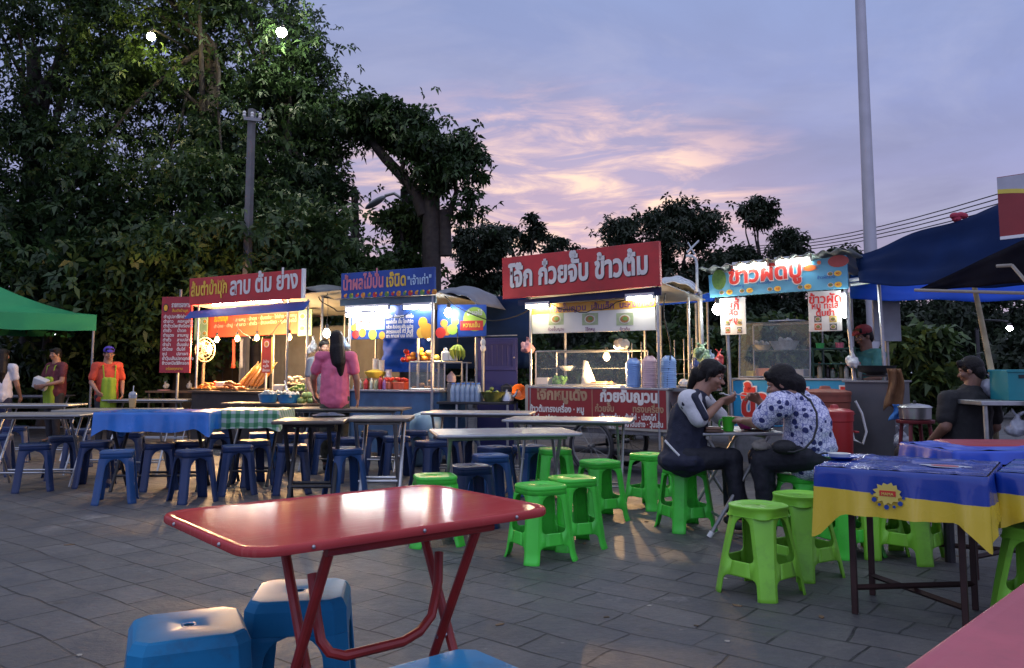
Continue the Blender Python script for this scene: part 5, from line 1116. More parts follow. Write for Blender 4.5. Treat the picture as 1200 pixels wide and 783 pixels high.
for i in range(6):
    for j in range(2):
        q = w.w(w.t(527) + .03 + i * .063, .04 + j * .063, zt)
        lb = 'clear water bottle standing in the wrapped pack of twelve on the steel table'
        if pr is None: pr = bottle('water_bottle', lb, 'water bottle', q, 'water bottles in the pack', .23)
        else: dup(pr, q, 0, lb)
bk_ = MB(); q = w.w(w.t(571) + .05, .12, zt); bk_.lathe([(.10, 0), (.15, .11), (.16, .12), (.15, .11), (.1, .01)], n=18); one(bk_, 'basket', mat('green_basket', (.10, .12, .03), .6, 0, .4, 15), 'woven green basket next to the water bottle pack', 'basket', q)
pile(q + Vector((0, 0, .05)), 'greenish lime fruit heaped in the woven basket by the water pack', 'lime_fruit', 'lime', mat('lime_fruit', (.16, .20, .03), .4, 0, .3, 20), 16, (.10, .08), .03)
t = thing('kettle', 'shiny steel kettle with black handle on the water table', 'kettle', w.w(w.t(591), .15, zt)); k = MB(); k.lathe([(.07, 0), (.085, .01), (.08, .07), (.05, .115), (.02, .125), (.015, .14), (.02, .15), (.005, .155)], n=20); k.build('body', steel, t)
k = MB(); k.tube([(.07, 0, .05), (.11, 0, .09), (.125, 0, .13)], .014, 8, [.02, .015, .01]); k.build('spout', steel, t); k = MB(); k.tube([(-.06, 0, .10), (-.07, 0, .18), (0, 0, .22), (.06, 0, .18), (.055, 0, .10)], .008, 8); k.build('handle', black, t)
k = MB(); k.lathe([(.05, 0), (.09, .05), (.105, .085), (.1, .084), (.05, .01)], n=20); o = one(k, 'bowl', mat('orange_plastic', (.62, .16, .03), .35), 'orange plastic bowl tilted against the dark stack beside the kettle', 'bowl', w.w(w.t(600), .35, zt + .09)); o.rotation_euler = (R(70), 0, .3)
k = MB(); k.box((0, 0, .1), (.22, .18, .2)); one(k, 'cool_box', black, 'black box behind the steel kettle', 'box', w.w(w.t(590), .42, zt), bevel=.02)
post(NW, w.t(566, .3), .3, zt, w.z(566, 394, .3), pipe, .02); k = MB(); k.tube([(w.t(512, .3), .3, 1.58), (w.t(606, .3), .3, 1.60)], .008, 6); k.build('rail', pipe, NW)
k = MB(); [k.ell((0, 0, z_), (.035, .035, .05), 8) for z_ in (0, .07)]; one(k, 'tied_bag', wbag, 'small white knotted bag tied to the pole before the purple shutter', 'plastic bag', w.w(w.t(566, .27), .27, 1.44))
# glass case and fruit on the smoothie counter
glass_case(s, s.t(480, .2), s.t(521, .2), .2, .6, zc, s.z(500, 424, .2), 'low glass case with pastries under the heap of red fruit', shelf=True); zs = s.z(500, 424, .2) + .02
pile(s.w(s.t(500, .35), .35, zc), 'brown fried snack heaped in the low glass case', 'fried_snack', 'snack', mat('fried_brown', (.26, .13, .03), .5, 0, .4, 20, .3), 18, (.2, .1), .03, s.ang)
red_f = mat('red_apple', (.48, .035, .02), .25, 0, .3, 6); or_f = mat('orange_fruit', (.66, .24, .02), .4, 0, .1, 20, .1)
pile(s.w(s.t(479, .38), .38, zs - .02), 'red apple heaped at the end of the fruit stall case', 'apple', 'apple', red_f, 12, (.10, .07), .04, s.ang)
pile(s.w(s.t(492, .38), .38, zs), 'orange heaped on top of the low glass case', 'orange', 'orange', or_f, 14, (.15, .08), .038, s.ang)
pile(s.w(s.t(505, .38), .38, zs), 'yellow green mango at the end of the fruit row on the glass case', 'mango', 'mango', mat('mango_yellow', (.55, .48, .12), .4, 0, .2, 6), 5, (.07, .06), .045, s.ang)
for i, (px, wd_, cl, lb) in enumerate(((456, .15, (.40, .10, .06), 'red fruit punnet box nearest the sauce bottles'), (471, .18, (.46, .07, .03), 'red fruit punnet box against the low glass case'))):
    t = thing('fruit_box', lb, 'box', s.w(s.t(px, .25), .25, zc), s.ang); k = MB(); k.box((0, 0, .05), (wd_, .14, .1)); k.build('box', mat('punnet%d' % i, cl, .4, 0, .3, 12), t, bevel=.008)
    k = MB(); [k.ell((random.uniform(-.4, .4) * wd_, random.uniform(-.05, .05), .11 + random.uniform(0, .03)), .026, 8) for _ in range(14)]; k.build('berries', red_f, t)
t = thing('banana_bunch', 'bunch of green yellow bananas hanging above the smoothie counter', 'bananas', w.w(w.t(536, .2), .2, w.z(536, 404, .2)))
for i in range(9):
    a = R(-75 + 19 * i); k = MB(); k.tube([(0, 0, 0), (.045 * math.sin(a), -.02, -.02), (.085 * math.sin(a), -.03 - .02 * (i % 2), -.06 - .01 * (i % 3)), (.09 * math.sin(a), -.02, -.12 - .012 * (i % 3)), (.07 * math.sin(a), -.01, -.16 - .015 * (i % 3))], 0, 8, [.006, .012, .016, .013, .004]); k.build('banana', mat('banana', (.36, .42, .05), .45, 0, .25, 6), t)
k = MB(); k.tube([(0, 0, -.01), (0, 0, .2)], .006, 6); k.build('string', rope, t)
for px, py, lb in ((522, 423, 'white jug at the fruit end of the counter top row'), (531, 423, 'white jug beside the bananas')):
    t = thing('jug', lb, 'jug', w.w(w.t(px, .25), .25, w.z(px, py, .25))); k = MB(); k.lathe([(.05, 0), (.055, .005), (.055, .10), (.03, .13), (.02, .135)], n=16); k.build('body', cream, t); k = MB(); k.lathe([(.024, .132), (.024, .155), (.008, .17)], n=12); k.build('cap', white, t)
box2(w.t(512, .2), w.t(548, .2), .15, .4, w.z(530, 424.5, .25) - .012, w.z(530, 424.5, .25)).build('shelf', pipe, NW); post(NW, w.t(547, .2), .2, zt, w.z(530, 424.5, .25), pipe, .012); post(NW, w.t(514, .35), .35, zt, w.z(530, 424.5, .25), pipe, .012)
t = thing('jug', 'pinkish round jug below the shelf of white jugs', 'jug', w.w(w.t(529, .3), .3, zt + .235)); k = MB(); k.lathe([(.05, 0), (.06, .02), (.058, .08), (.03, .11), (.02, .12), (.004, .14)], n=16); k.build('body', mat('pinkish_jug', (.55, .40, .36), .4), t)
k = MB(); k.box((0, 0, .11), (.2, .15, .23)); one(k, 'storage_box', mat('grey_box', (.16, .15, .14), .5), 'grey brown storage box under the pinkish jug', 'box', w.w(w.t(533, .3), .32, zt), bevel=.008)
k = MB(); k.box((0, 0, .12), (.17, .12, .24)); one(k, 'blender_base', mat('metal_box', (.24, .22, .2), .4, .5), 'brownish metal box beside the pinkish jug', 'box', w.w(w.t(545, .3), .4, zt + .0), bevel=.006)
# cups, sauce bottles, yellow tub
def cupstack(px, y, z, h, lb): k = MB(); pr = [(.036, 0)]; n = int(h / .018); [pr.extend([(.038, i * .018), (.041, i * .018 + .012)]) for i in range(n)]; pr += [(.043, h), (.04, h), (.03, h - .02)]; k.lathe(pr, n=16); one(k, 'cup_stack', cream, lb, 'paper cups', s.w(s.t(px, y), y, z), group='stacked paper cups')
cupstack(440, .45, 1.10, .22, 'tall stack of cream paper cups above the yellow tub'); cupstack(447, .45, 1.08, .22, 'second tall stack of cream paper cups behind the yellow tub'); cupstack(455.5, .32, zc + .06, .20, 'short lone stack of cream paper cups beside the red punnets')
k = MB(); k.lathe([(.09, 0), (.14, .06), (.145, .085), (.10, .10), (.03, .12), (.005, .12)], n=22); one(k, 'food_tub', mat('yellow_tub', (.68, .50, .06), .35, 0, .2, 12), 'bright yellow domed tub on the smoothie counter', 'tub', s.w(s.t(440, .3), .3, 1.055))
box2(s.t(418, .3), s.t(455, .3), .2, .5, 1.035, 1.055).build('shelf', mat('shelf_brown', (.2, .12, .07), .6), N2)
for i, (px, h, r_, cl, cc_, lb) in enumerate(((422, .11, .03, (.35, .36, .30), (.5, .5, .5), 'greyish sauce jar at the woman end of the bottle row'), (429, .115, .032, (.42, .03, .03), (.3, .02, .02), 'red labelled sauce jar in the bottle row'), (435.5, .12, .022, (.45, .50, .42), (.7, .7, .7), 'pale pump bottle with tall white nozzle'), (441, .10, .028, (.30, .34, .20), (.5, .5, .4), 'olive green jar beside the pump bottle'), (446, .14, .028, (.34, .02, .03), (.2, .02, .02), 'tall dark red syrup bottle'), (450.5, .11, .022, (.20, .10, .30), (.4, .1, .1), 'purple syrup bottle at the end of the bottle row'), (425, .13, .025, (.40, .20, .06), (.05, .3, .08), 'brown sauce bottle with green cap behind the jars'))):
    bottle('sauce_bottle', lb, 'bottle', s.w(s.t(px, .14), .14 + .1 * (i == 6), zc), 'sauce and syrup bottles on the smoothie counter', h * 1.25, r_, mat('sauce%d' % i, cl, .3), mat('saucecap%d' % i, cc_, .4))
# foam box, ice-cream tubs and water bottles on the near bench
bt = G(452, 472.5, .72); bt2 = thing('side_table', 'worn table in front of the smoothie counter under the foam box', 'table', (bt.x, bt.y + .18, 0), R(-8)); box2(-.62, .66, -.2, .3, .695, .72).build('tabletop', alu, bt2, bevel=.003)
for x in (-.55, .6):
    for y in (-.15, .25): post(bt2, x, y, 0, .695, pipe, .015, 'leg')
t = thing('foam_box', 'open white foam box full of mixed fruit and ice', 'foam box', (bt.x + .02, bt.y + .25, .7205), R(-14)); fm_ = mat('foam_white', (.62, .60, .56), .7, 0, .05, 30, .2)
k = MB(); W2, D2, h_ = .25, .17, .17
for a in (-1, 1): k.box((a * W2, 0, h_ / 2), (.03, D2 * 2 + .03, h_)); k.box((0, a * D2, h_ / 2), (W2 * 2 - .03, .03, h_))
k.box((0, 0, .012), (W2 * 2 - .03, D2 * 2 - .03, .024)); k.build('box', fm_, t, bevel=.004)
for mm, n_, nm in ((mat('kiwi_green', (.12, .15, .04), .4), 14, 'green_fruit'), (mat('ice_pale', (.5, .52, .5), .3), 14, 'ice'), (mat('dark_grape', (.05, .03, .06), .3), 12, 'grapes')):
    k = MB(); [k.ell((random.uniform(-.2, .2), random.uniform(-.12, .12), .13 + random.uniform(-.01, .04)), random.uniform(.02, .035), 8) for _ in range(n_)]; k.build(nm, mm, t)
tq = mat('teal_carton', (.02, .30, .30), .4); bq = mat('deep_blue_carton', (.02, .10, .40), .4); orq = mat('orange_print', (.70, .22, .05), .5)
for i, (dx, z_, m_, lb) in enumerate(((.0, 0, bq, 'deep blue carton with orange spots at the bottom beside the foam box'), (-.01, .105, tq, 'teal carton with orange spots upon the deep blue one'))):
    t = thing('carton', lb, 'carton', (bt.x + .42 + dx, bt.y + .15, .7205 + z_), R(-20)); k = MB(); k.box((0, 0, .052), (.19, .15, .103)); k.build('box', m_, t, bevel=.01); k = MB(); k.disc(.04, .055, .032, -.077, 12); k.disc(-.05, .05, .022, -.077, 12); k.build('print', orq, t, smooth=0)
for i in range(3): bottle('water_bottle', ('clear water bottle nearest the pink shirt woman', 'clear water bottle in the middle of three near the foam box', 'clear water bottle of three closest to the foam box')[i], 'water bottle', (bt.x - .44 + i * .075, bt.y + .08 + .05 * (i % 2), .7205), 'three water bottles on the worn table', .27, .033, water, mat('white_cap', (.6, .6, .6), .4))
k = MB(); k.lathe([(.16, 0), (.2, .05), (.21, .5), (.16, .62), (.05, .66)], n=18); one(k, 'water_container', mat('pale_blue_plastic', (.16, .28, .38), .35, 0, .2, 6, trans=.2), 'tall pale blue water container on the ground below the smoothie counter', 'container', G(497, 548) + Vector((0, .2, 0)), smooth=60)
# blue tarpaulins, purple shutter, domed canopy behind
navy_t = mat('navy_tarp', (.003, .014, .058), .8, 0, .3, 2, .5, bscale=5, spec=.12); blue_t = mat('blue_tarp', (.008, .06, .40), .7, 0, .15, 2, .4, bscale=5, spec=.2)
def sheet(name, label, pts, m, nu=14, nv=10, sag=.08, fold=.02, cat='tarpaulin'):
    a, b_, c, d_ = [Vector(p) for p in pts]; nrm = (b_ - a).cross(d_ - a).normalized(); k = MB()
    k.grid(lambda u, v: (a.lerp(b_, u)).lerp(d_.lerp(c, u), v) + Vector((0, 0, -sag * math.sin(math.pi * u) * math.sin(math.pi * v))) + nrm * fold * (math.sin(u * 13 + v * 5) + .6 * math.sin(v * 17 - u * 4)), nu, nv)
    return one(k, name, m, label, cat, smooth=60, solid=.003)
sheet('tarpaulin', 'dark blue tarpaulin hanging behind the bottled water and purple shutter', [P(508, 352, 11.6), P(622, 345, 11.3), P(622, 432, 11.3), P(508, 432, 11.6)], navy_t, sag=0, fold=.03)
sheet('tarpaulin', 'brighter blue tarpaulin draped behind the fruit heap', [P(448, 396, 11.9), P(516, 393, 11.7), P(516, 436, 11.7), P(448, 436, 11.9)], blue_t, sag=0, fold=.05)
t = thing('wooden_shutter', 'purple blue panelled shutter standing behind the water table', 'shutter', P(582, 418, 10.9) * 1, R(-8)); t.location.z = 0; pz0, pz1 = P(582, 437, 10.9).z, P(582, 396, 10.9).z; pm = mat('purple_paint', (.014, .018, .12), .45, 0, .15, 5)
box2(-.26, .28, -.02, .02, 0, pz1).build('panel', pm, t, bevel=.006); k = MB()
for x in (-.22, .24): k.box((x, -.03, (pz0 + pz1) / 2), (.05, .02, pz1 - pz0 - .06))
for z_ in (pz0 + .06, pz1 - .06): k.box((.01, -.031, z_), (.41, .02, .05))
for i in range(5): k.box((-.13 + i * .07, -.026, (pz0 + pz1) / 2), (.012, .012, pz1 - pz0 - .2))
k.build('moulding', pm, t, smooth=0, bevel=.003); k = MB(); k.ell((.24, -.045, pz0 + .2), .014, 8); k.build('knob', steel, t)
def dome(name, label, px0, px1, py0, py1, d, m, dep=1.4):
    a, b_ = P(px0, py1, d), P(px1, py1, d); top = P(px0, py0, d).z - a.z; c = (a + b_) / 2; hw = (b_.x - a.x) / 2; t = thing(name, label, 'canopy', (c.x, c.y + dep / 2, 0), R(-20))
    def f(u, v):
        x = (u - .5) * 2; y = (v - .5) * 2; return (x * hw, y * dep / 2, a.z + top * (1 - abs(x) ** 2.4) * (1 - .5 * abs(y) ** 2.4) + .02 * math.sin(u * 25) * .5)
    k = MB(); k.grid(f, 20, 12); k.build('sheet', m, t, solid=.006, smooth=60)
    for x in (-hw + .03, hw - .03):
        for y in (-dep / 2 + .03, dep / 2 - .03): post(t, x, y, 0, a.z + .04, pipe)
grey_t = mat('grey_tarp', (.12, .135, .17), .55, 0, .15, 3, .3)
dome('canopy', 'grey domed canopy over the side wing of the smoothie stall', 506, 586, 330, 357, 10.5, grey_t, 1.5)
dome('canopy', 'grey sheet canopy bridging larb stall and smoothie stall', 352, 404, 329, 349, 11.6, mat('dim_tarp', (.10, .11, .11), .6, 0, .2, 3), 1.6)
dome('canopy', 'shiny pale plastic canopy between noodle sign and rice stall', 772, 838, 318, 343, 10.6, mat('clear_sheet', (.42, .46, .46), .25, 0, .2, 5, .5), 1.3)
sheet('tarpaulin', 'narrow blue tarpaulin strip under the shiny plastic canopy', [P(772, 347, 10.3), P(838, 343, 10.3), P(838, 353, 10.3), P(772, 358, 10.3)], blue_t, sag=.02, fold=.01)
t = thing('pole', 'bare steel pole between noodle and rice stalls with bags tied on it', 'pole', GX(825, 9.7)); k = MB(); k.tube([(0, 0, 0), (-.03, 0, P(823, 342, 9.7).z)], .03, 10); k.build('shaft', alu, t)
t = thing('bent_pipe', 'bent white pipe sticking up over the shiny plastic canopy', 'pipe', (0, 0, 0)); k = MB(); k.tube([P(817, 342, 10.0), P(816.5, 310, 10.0), P(815, 303, 10.0), P(811, 300, 10.0), P(804, 300, 10.0)], .018, 8); k.build('pipe', mat('pale_pipe', (.45, .48, .50), .4), t); k = MB(); k.tube([P(805, 296, 10), P(819, 282, 10)], .013, 6); k.tube([P(806, 284, 10), P(814, 298, 10)], .010, 6); k.build('antenna', mat('pale_pipe', (0, 0, 0)), t)
bag(GX(824, 9.55, P(824, 428, 9.55).z), (.14, .10, .30), mat('green_bag', (.22, .34, .20), .3, 0, .9, 9, .4, trans=.2), 'green printed plastic bag tied to the bare steel pole', seed=31)
bag(GX(815, 9.45, P(815, 434, 9.45).z), (.09, .08, .17), mat('navy_bag', (.02, .04, .16), .3, 0, .3, 9, .4), 'dark blue bag hanging under the green printed bag', seed=33)
bag(GX(833, 9.5, P(833, 428, 9.5).z), (.07, .06, .20), mat('pale_blue_bag', (.25, .34, .46), .3, 0, .3, 9, .4, trans=.2), 'pale bluish bag beside the green printed bag', seed=35)

# ---------------------------------------------------------------- rice stall
S4 = Stall((835, 9.6), (999, 8.57)); s = S4
N4 = s.root('food_stall', 'fried rice stall with pale blue crab rice sign and two lit posters', 'food stall')
skyb = mat('pale_blue_sign', (.10, .34, .50), .45, 0, .25, 2)
b = board(s, [(834, 323), (998, 299), (999, 338), (835, 349)], 0, .03, skyb, 'sign_board', N4)
k = MB(); q0, q1 = s.tz(856, 331, -.035), s.tz(944, 321, -.035); slp = (q1[1] - q0[1]) / (q1[0] - q0[0]) * .75
k.m = 0; slanted(k, "ข้าวผัดปู", q0[0], q0[1] - .02, slp, .25, -.037, .075, q1[0] - q0[0]); k.m = 1; slanted(k, "ข้าวผัดปู", q0[0] + .008, q0[1] - .02, slp, .25, -.042, .035, q1[0] - q0[0] - .016)
for px, py in ((848, 343), (872, 341), (905, 339), (941, 336.5), (977, 334), (977, 321)):
    c = s.tz(px, py, -.033); k.m = 2; pic(k, c[0], c[1], .032, -.031, .75); c = s.tz(px + 9, py - .6, -.033); k.m = 5; k.disc(c[0], c[1], .04, -.033, 14, .03); k.m = 1; k.text("40", c[0], c[1] - .014, .04, -.0365, .01, None, 'C')
c = s.tz(953, 314, -.035); k.m = 6; k.disc(c[0], c[1], .07, -.0335, 14, .035)
for a in (-1, 1):
    for j in range(3): k.prism([(c[0] + a * .05, c[1] - .02 + j * .015), (c[0] + a * (.10 + .01 * j), c[1] - .03 + j * .03), (c[0] + a * .05, c[1] - .01 + j * .015)], -.036, -.034)
    k.disc(c[0] + a * .10, c[1] + .05, .022, -.035, 9)
c = s.tz(987, 306, -.035); k.m = 7; k.disc(c[0], c[1], .11, -.0335, 16, .065); c = s.tz(843, 334, -.035); k.m = 4; k.disc(c[0] + .02, c[1] + .06, .09, -.0335, 16, .12)
for i, (px, py) in enumerate(((866, 337.5), (898, 333.5), (934, 330), (972, 327.5))): c = s.tz(px, py - 1, -.035); k.m = 8; k.text(("ข้าวผัดหมู", "ข้าวผัดกุ้ง", "ข้าวผัดทะเล", "ข้าวผัดรวม")[i], c[0], c[1], .045, -.034, .015, None, 'C')
k.build('lettering', [white, redl, plate_m, food1, food2, yellow, mat('crab_orange', (.60, .12, .02), .4), mat('crab_dark', (.30, .05, .04), .4), bluesign], b, smooth=0)
k = MB(); za, zb = s.z(828, 317, -.1), s.z(1035, 298, -.1); t0, t1 = s.t(824, -.1), s.t(1003, -.1)
def roof(u, v): x = t0 + (t1 - t0) * u; return (x, -.16 + 1.9 * v, za + (s.z(998, 294, -.1) - za) * u - .18 * v + .018 * math.sin(u * 2 * math.pi * 11) + .02)
k.grid(roof, 88, 6); k.build('roof', mat('corrugated_sheet', (.36, .40, .38), .45, 0, .2, 4, trans=.1), N4, solid=.004, smooth=60)
for px, y, top in ((852, .03, 2.25), (992, .03, 2.35), (854, 1.3, 2.1), (1000, 1.3, 2.1)):
    x = s.t(px, y); k = MB(); k.tube([(x + (.14 if px == 992 else .06 if px == 852 else 0), y, 0), (x, y, top)], .022, 10); k.build('post', alu, N4)
k = MB(); k.tube([(s.t(1034, .1) + .03, .1, .9), (s.t(1034, .1), .1, 2.06)], .02, 8); k.build('post', alu, N4)
for z_, y in ((2.06, .1), (2.10, .02)): k = MB(); k.tube([(s.t(996, y), y, z_), (s.t(1048, y), y, z_ + .04)], .02, 6); k.build('roof_rail', mat('pale_pipe', (0, 0, 0)), N4)
tube_light(s, s.t(862, -.06), s.t(904, -.06), -.06, s.z(884, 311.5, -.06), 'dazzling tube over the lettering start on the rice sign', tube_c, .02)
tube_light(s, s.t(912, -.06), s.t(956, -.06), -.06, s.z(935, 306, -.06), 'dazzling tube over the lettering end on the rice sign', tube_c, .02)
for px0, px1, py0, py1, wds, lb in ((846, 876, 350, 393, ("สุกี้", "ผัด", "หมู"), 0), (950, 989, 342, 389, ("ข้าวผัด", "หมู ทะเล", "ต้มยำ"), 1)):
    p = board(s, [(px0, py0), (px1, py0 - 2), (px1, py1 - 1.5), (px0, py1)], -.01, .008, mat('poster_white', (.58, .57, .52), .45), 'poster', N4, .002); k = MB(); y = -.0185
    for i, wd in enumerate(wds): c = s.tz((px0 + px1) / 2, py0 + 11 + i * 8.5 + (2 if i == 0 else 0), y); k.m = 0; k.text(wd, c[0], c[1], .13 if i == 0 else .09, y - .0, .03, None, 'C')
    for i in range(4):
        c = s.tz(px0 + (px1 - px0) * (.27 + .46 * (i % 2)), py1 - 15 + 9 * (i // 2), y); k.m = 4 + (i % 3); hw = (px1 - px0) * .105 * .0095; k.prism([(c[0] - hw, c[1] - .035), (c[0] + hw, c[1] - .035), (c[0] + hw, c[1] + .035), (c[0] - hw, c[1] + .035)], y, y + .0008); k.m = 1; pic(k, c[0], c[1], .03, y, .8)
    k.build('print', [redl, plate_m, food1, food2, mat('print_dark', (.10, .10, .09), .5), mat('print_yellow', (.55, .40, .08), .5), mat('print_red', (.5, .12, .04), .5)], p, smooth=0)
bulb(s.at(842, -.09, s.z(842, 363, -.09)), 'dazzling white LED lamp at the edge of the first rice poster', led, .055, .10)
t = thing('tube_light', 'upright white tube fixed to the post beside the second rice poster', 'tube light', s.w(s.t(992.5, -.03), -.03, 0), s.ang, 'fluorescent tubes on the stalls'); k = MB(); k.tube([(0, -.02, s.z(992, 372)), (0, -.02, s.z(992, 345))], .017, 8); k.build('tube', tube_c, t); box2(-.016, .016, .004, .022, s.z(992, 373), s.z(992, 344)).build('batten', white, t)
zc = s.z(870, 441, .05) - .02; x0, x1 = s.t(856, .05), s.t(1003, .05)
box2(x0, x1 + .0, .04, .75, zc - .02, zc).build('counter', alu, N4, bevel=.003)
box2(x0, x1, .08, .72, .12, zc - .02).build('counter_body', dsteel, N4)
p = board(s, [(859, 446), (997, 444), (997, 500), (859, 500)], .07, .012, mat('banner_cyan', (.02, .28, .50), .45, 0, .1, 3), 'front_banner', N4); k = MB(); c = s.tz(866, 481, .055); c2 = s.tz(992, 481, .055)
k.m = 0; k.text("ข้าวผัดปู", c[0], c[1] - .06, .44, .053, .07, c2[0] - c[0]); k.m = 1; k.text("ข้าวผัดปู", c[0] + .01, c[1] - .06, .44, .049, .035, c2[0] - c[0] - .02); k.build('lettering', [white, redl], p, smooth=0)
glass_case(s, s.t(866, .2), s.t(949, .2), .2, .62, zc, s.z(905, 378, .2), 'tall slanting glass case with baskets on the rice stall counter', slope=.05)
zsh = (zc + s.z(905, 378, .2)) / 2 + .009; zt = s.z(905, 378, .2) + .012
for px, y, z_, sz, mm, lb in ((893, .4, zsh, (.12, .09, .05), mat('basket_cream', (.40, .36, .22), .6, 0, .2, 30), 'small cream woven basket on the shelf of the rice case'), (920, .4, zsh, (.17, .12, .09), mat('basket_grey', (.40, .40, .34), .55, 0, .2, 30), 'larger pale wicker basket on the shelf of the rice case')):
    t = thing('basket', lb, 'basket', s.w(s.t(px, y), y, z_), s.ang); k = MB(); k.lathe([(sz[0] * .7, 0), (sz[0], sz[2]), (sz[0] * 1.05, sz[2] + .01), (sz[0] * .9, sz[2] - .02), (.02, .012)], n=20, sy=sz[1] / sz[0]); k.build('body', mm, t)
    k = MB(); [k.ell((random.uniform(-.6, .6) * sz[0], random.uniform(-.5, .5) * sz[1], sz[2] + random.uniform(-.01, .04)), (.05, .035, .02), 7, Euler((random.random(), random.random(), random.random() * 3))) for _ in range(9)]; k.build('contents', mat('wrapped_food', (.48, .48, .42), .4, 0, .2, 9), t)
k = MB(); k.box((0, 0, .008), (.34, .3, .016)); k.lathe([(.014, .016), (.02, .03), (.01, .04)], n=10); one(k, 'tray', mat('white_tray', (.6, .62, .62), .4), 'flat white tray lying on top of the tall glass case', 'tray', s.w(s.t(925, .38), .38, zt), s.ang, bevel=.004)
for px, w_, h_, cl, lb in ((899, .22, .11, (.34, .14, .08), 'reddish brown box inside the rice case'), (932, .26, .10, (.28, .28, .28), 'grey plastic box inside the rice case'), (882, .09, .08, (.50, .36, .05), 'yellow pack inside the rice case')):
    k = MB(); k.box((0, 0, h_ / 2), (w_, .16, h_)); one(k, 'food_box', mat(name_of(cl) + '_box', cl, .5), lb, 'box', s.w(s.t(px, .4), .4, zc + .002), s.ang, bevel=.008)
sh = s.root('rack', 'dark green shelf rack of condiments beside the tall glass case', 'rack'); gm = mat('green_rack', (.015, .07, .045), .45, 0, .2); xa, xb = s.t(955, .35), s.t(1004, .35); zh = s.z(980, 408, .35)
for x in (xa, xb):
    for y in (.3, .6): post(sh, x, y, zc, zh + .01, gm, .012, 'leg')
for z_ in (zh, (zc + zh) / 2): box2(xa, xb, .28, .62, z_ - .012, z_).build('shelf', gm, sh)
for px, z_, cl, lb in ((962, zh, (.06, .42, .10), 'small bright green cup on the dark green rack'), (985, zh, (.55, .12, .18), 'small pink cup on the dark green rack')):
    k = MB(); k.lathe([(.04, 0), (.048, .06), (.045, .06), (.035, .008)], n=14); one(k, 'cup', mat(name_of(cl) + '_cup', cl, .35), lb, 'cup', s.w(s.t(px, .4), .4, z_))
for i in range(7): bottle('sauce_bottle', ('cream sauce bottle at the case end of the dark green rack', 'black soy bottle second on the dark green rack', 'grey green bottle in the dark green rack', 'olive jar amid the dark green rack', 'pale jar behind the rice stall post', 'brown bottle near the end of the dark green rack', 'greyish bottle at the far end of the dark green rack')[i], 'bottle', s.w(xa + .05 + i * .072, .36 + .06 * (i % 2), zc + .001), 'condiment bottles on the rice stall rack', .17 - .03 * (i % 3), .026, mat('cond%d' % i, ((.45, .40, .26), (.03, .02, .02), (.16, .18, .14), (.18, .16, .06), (.4, .38, .32), (.16, .08, .04), (.25, .27, .25))[i], .35), mat('condcap%d' % (i % 2), ((.5, .08, .05), (.5, .5, .45))[i % 2], .4))
# grey metal stove counter, bins, hanging cloths
q = GX(1021, 8.3); t = thing('stove_counter', 'plain grey metal stove counter at the end of the rice stall', 'counter', q, s.ang); gz = P(1021, 446, 8.3).z
box2(-.25, .22, -.05, .5, .06, gz - .02).build('body', mat('grey_sheet_metal', (.10, .105, .115), .5, .4, .15, 3, dirt=.2), t, bevel=.004); box2(-.27, .24, -.07, .52, gz - .02, gz).build('top', dsteel, t, bevel=.003)
k = MB(); k.tube([(-.12, .1, gz), (-.12, .1, gz + .05), (.12, .1, gz + .05), (.12, .1, gz)], .012, 6); k.build('pan_rest', dark, t); k = MB(); k.lathe([(.05, gz + .05), (.16, gz + .09), (.20, gz + .15), (.19, gz + .15), (.05, gz + .065)], (0, .15, 0), 20); wk = one(k, 'wok', dark, 'black wok on the grey metal stove counter', 'wok', q, s.ang)
def bin_(name, label, cat, loc, r, h, m, lid):
    t = thing(name, label, cat, loc); k = MB(); k.lathe([(r * .82, 0), (r * .86, .01), (r, h * .92), (r * 1.04, h * .93), (r * 1.04, h)], n=24); k.build('body', m, t); k = MB(); k.lathe([(r * 1.07, h), (r * 1.07, h + .03), (r * .8, h + .05), (r * .25, h + .06), (r * .2, h + .085), (r * .05, h + .09)], n=24); k.build('lid', lid, t)
    for a in (-1, 1): k = MB(); k.tube([(a * r * 1.0, -.05, h * .8), (a * (r + .04), -.03, h * .8), (a * (r + .04), .03, h * .8), (a * r * 1.0, .05, h * .8)], .009, 6); k.build('handle', m, t)
rp = mat('red_bin_plastic', (.34, .02, .02), .35, 0, .12, 3)
bin_('water_cooler', 'red plastic drum with lid standing behind the floral shirt woman', 'drum', GX(976, 7.4), .155, P(977, 474, 7.4).z - .09, rp, rp)
bin_('gas_drum', 'rusty orange red drum against the rice stall front banner', 'drum', GX(966, 8.15), .23, P(968, 452, 8.15).z - .09, mat('rusty_orange', (.22, .055, .03), .5, .1, .25, 5, dirt=.3), mat('rusty_orange', (0, 0, 0)))
k = MB(); k.tube([(0, 0, 0), (.06, 0, -.12), (.09, -.02, -.3), (.05, -.02, -.42), (-.03, 0, -.38), (-.05, 0, -.25)], .012, 8); one(k, 'hose', white, 'loop of white hose hanging from the rice stall post', 'hose', GX(1001, 8.2, P(1001, 470, 8.2).z))
def hang(px, py0, py1, d, wpx, cl, lb):
    a, b_ = P(px, py0, d), P(px, py1, d); w_ = wpx * d / F; k = MB(); k.grid(lambda u, v: ((u - .5) * w_ * (1 + .3 * v) + .02 * math.sin(v * 5), .03 * math.sin(u * 11 + v * 2), -(a.z - b_.z) * v * (1 - .12 * math.sin(u * 5))), 14, 10); one(k, 'hanging_cloth', mat(name_of(cl) + '_cloth', cl, .85, 0, .25, 9, .3), lb, 'cloth', a, s.ang * .5, solid=.004, smooth=60)
hang(1047, 432, 482, 8.0, 15, (.16, .075, .03), 'brown cloth hanging from the rice stall end post'); hang(1052, 474, 494, 7.95, 12, (.04, .16, .42), 'blue cloth hanging under the brown one')
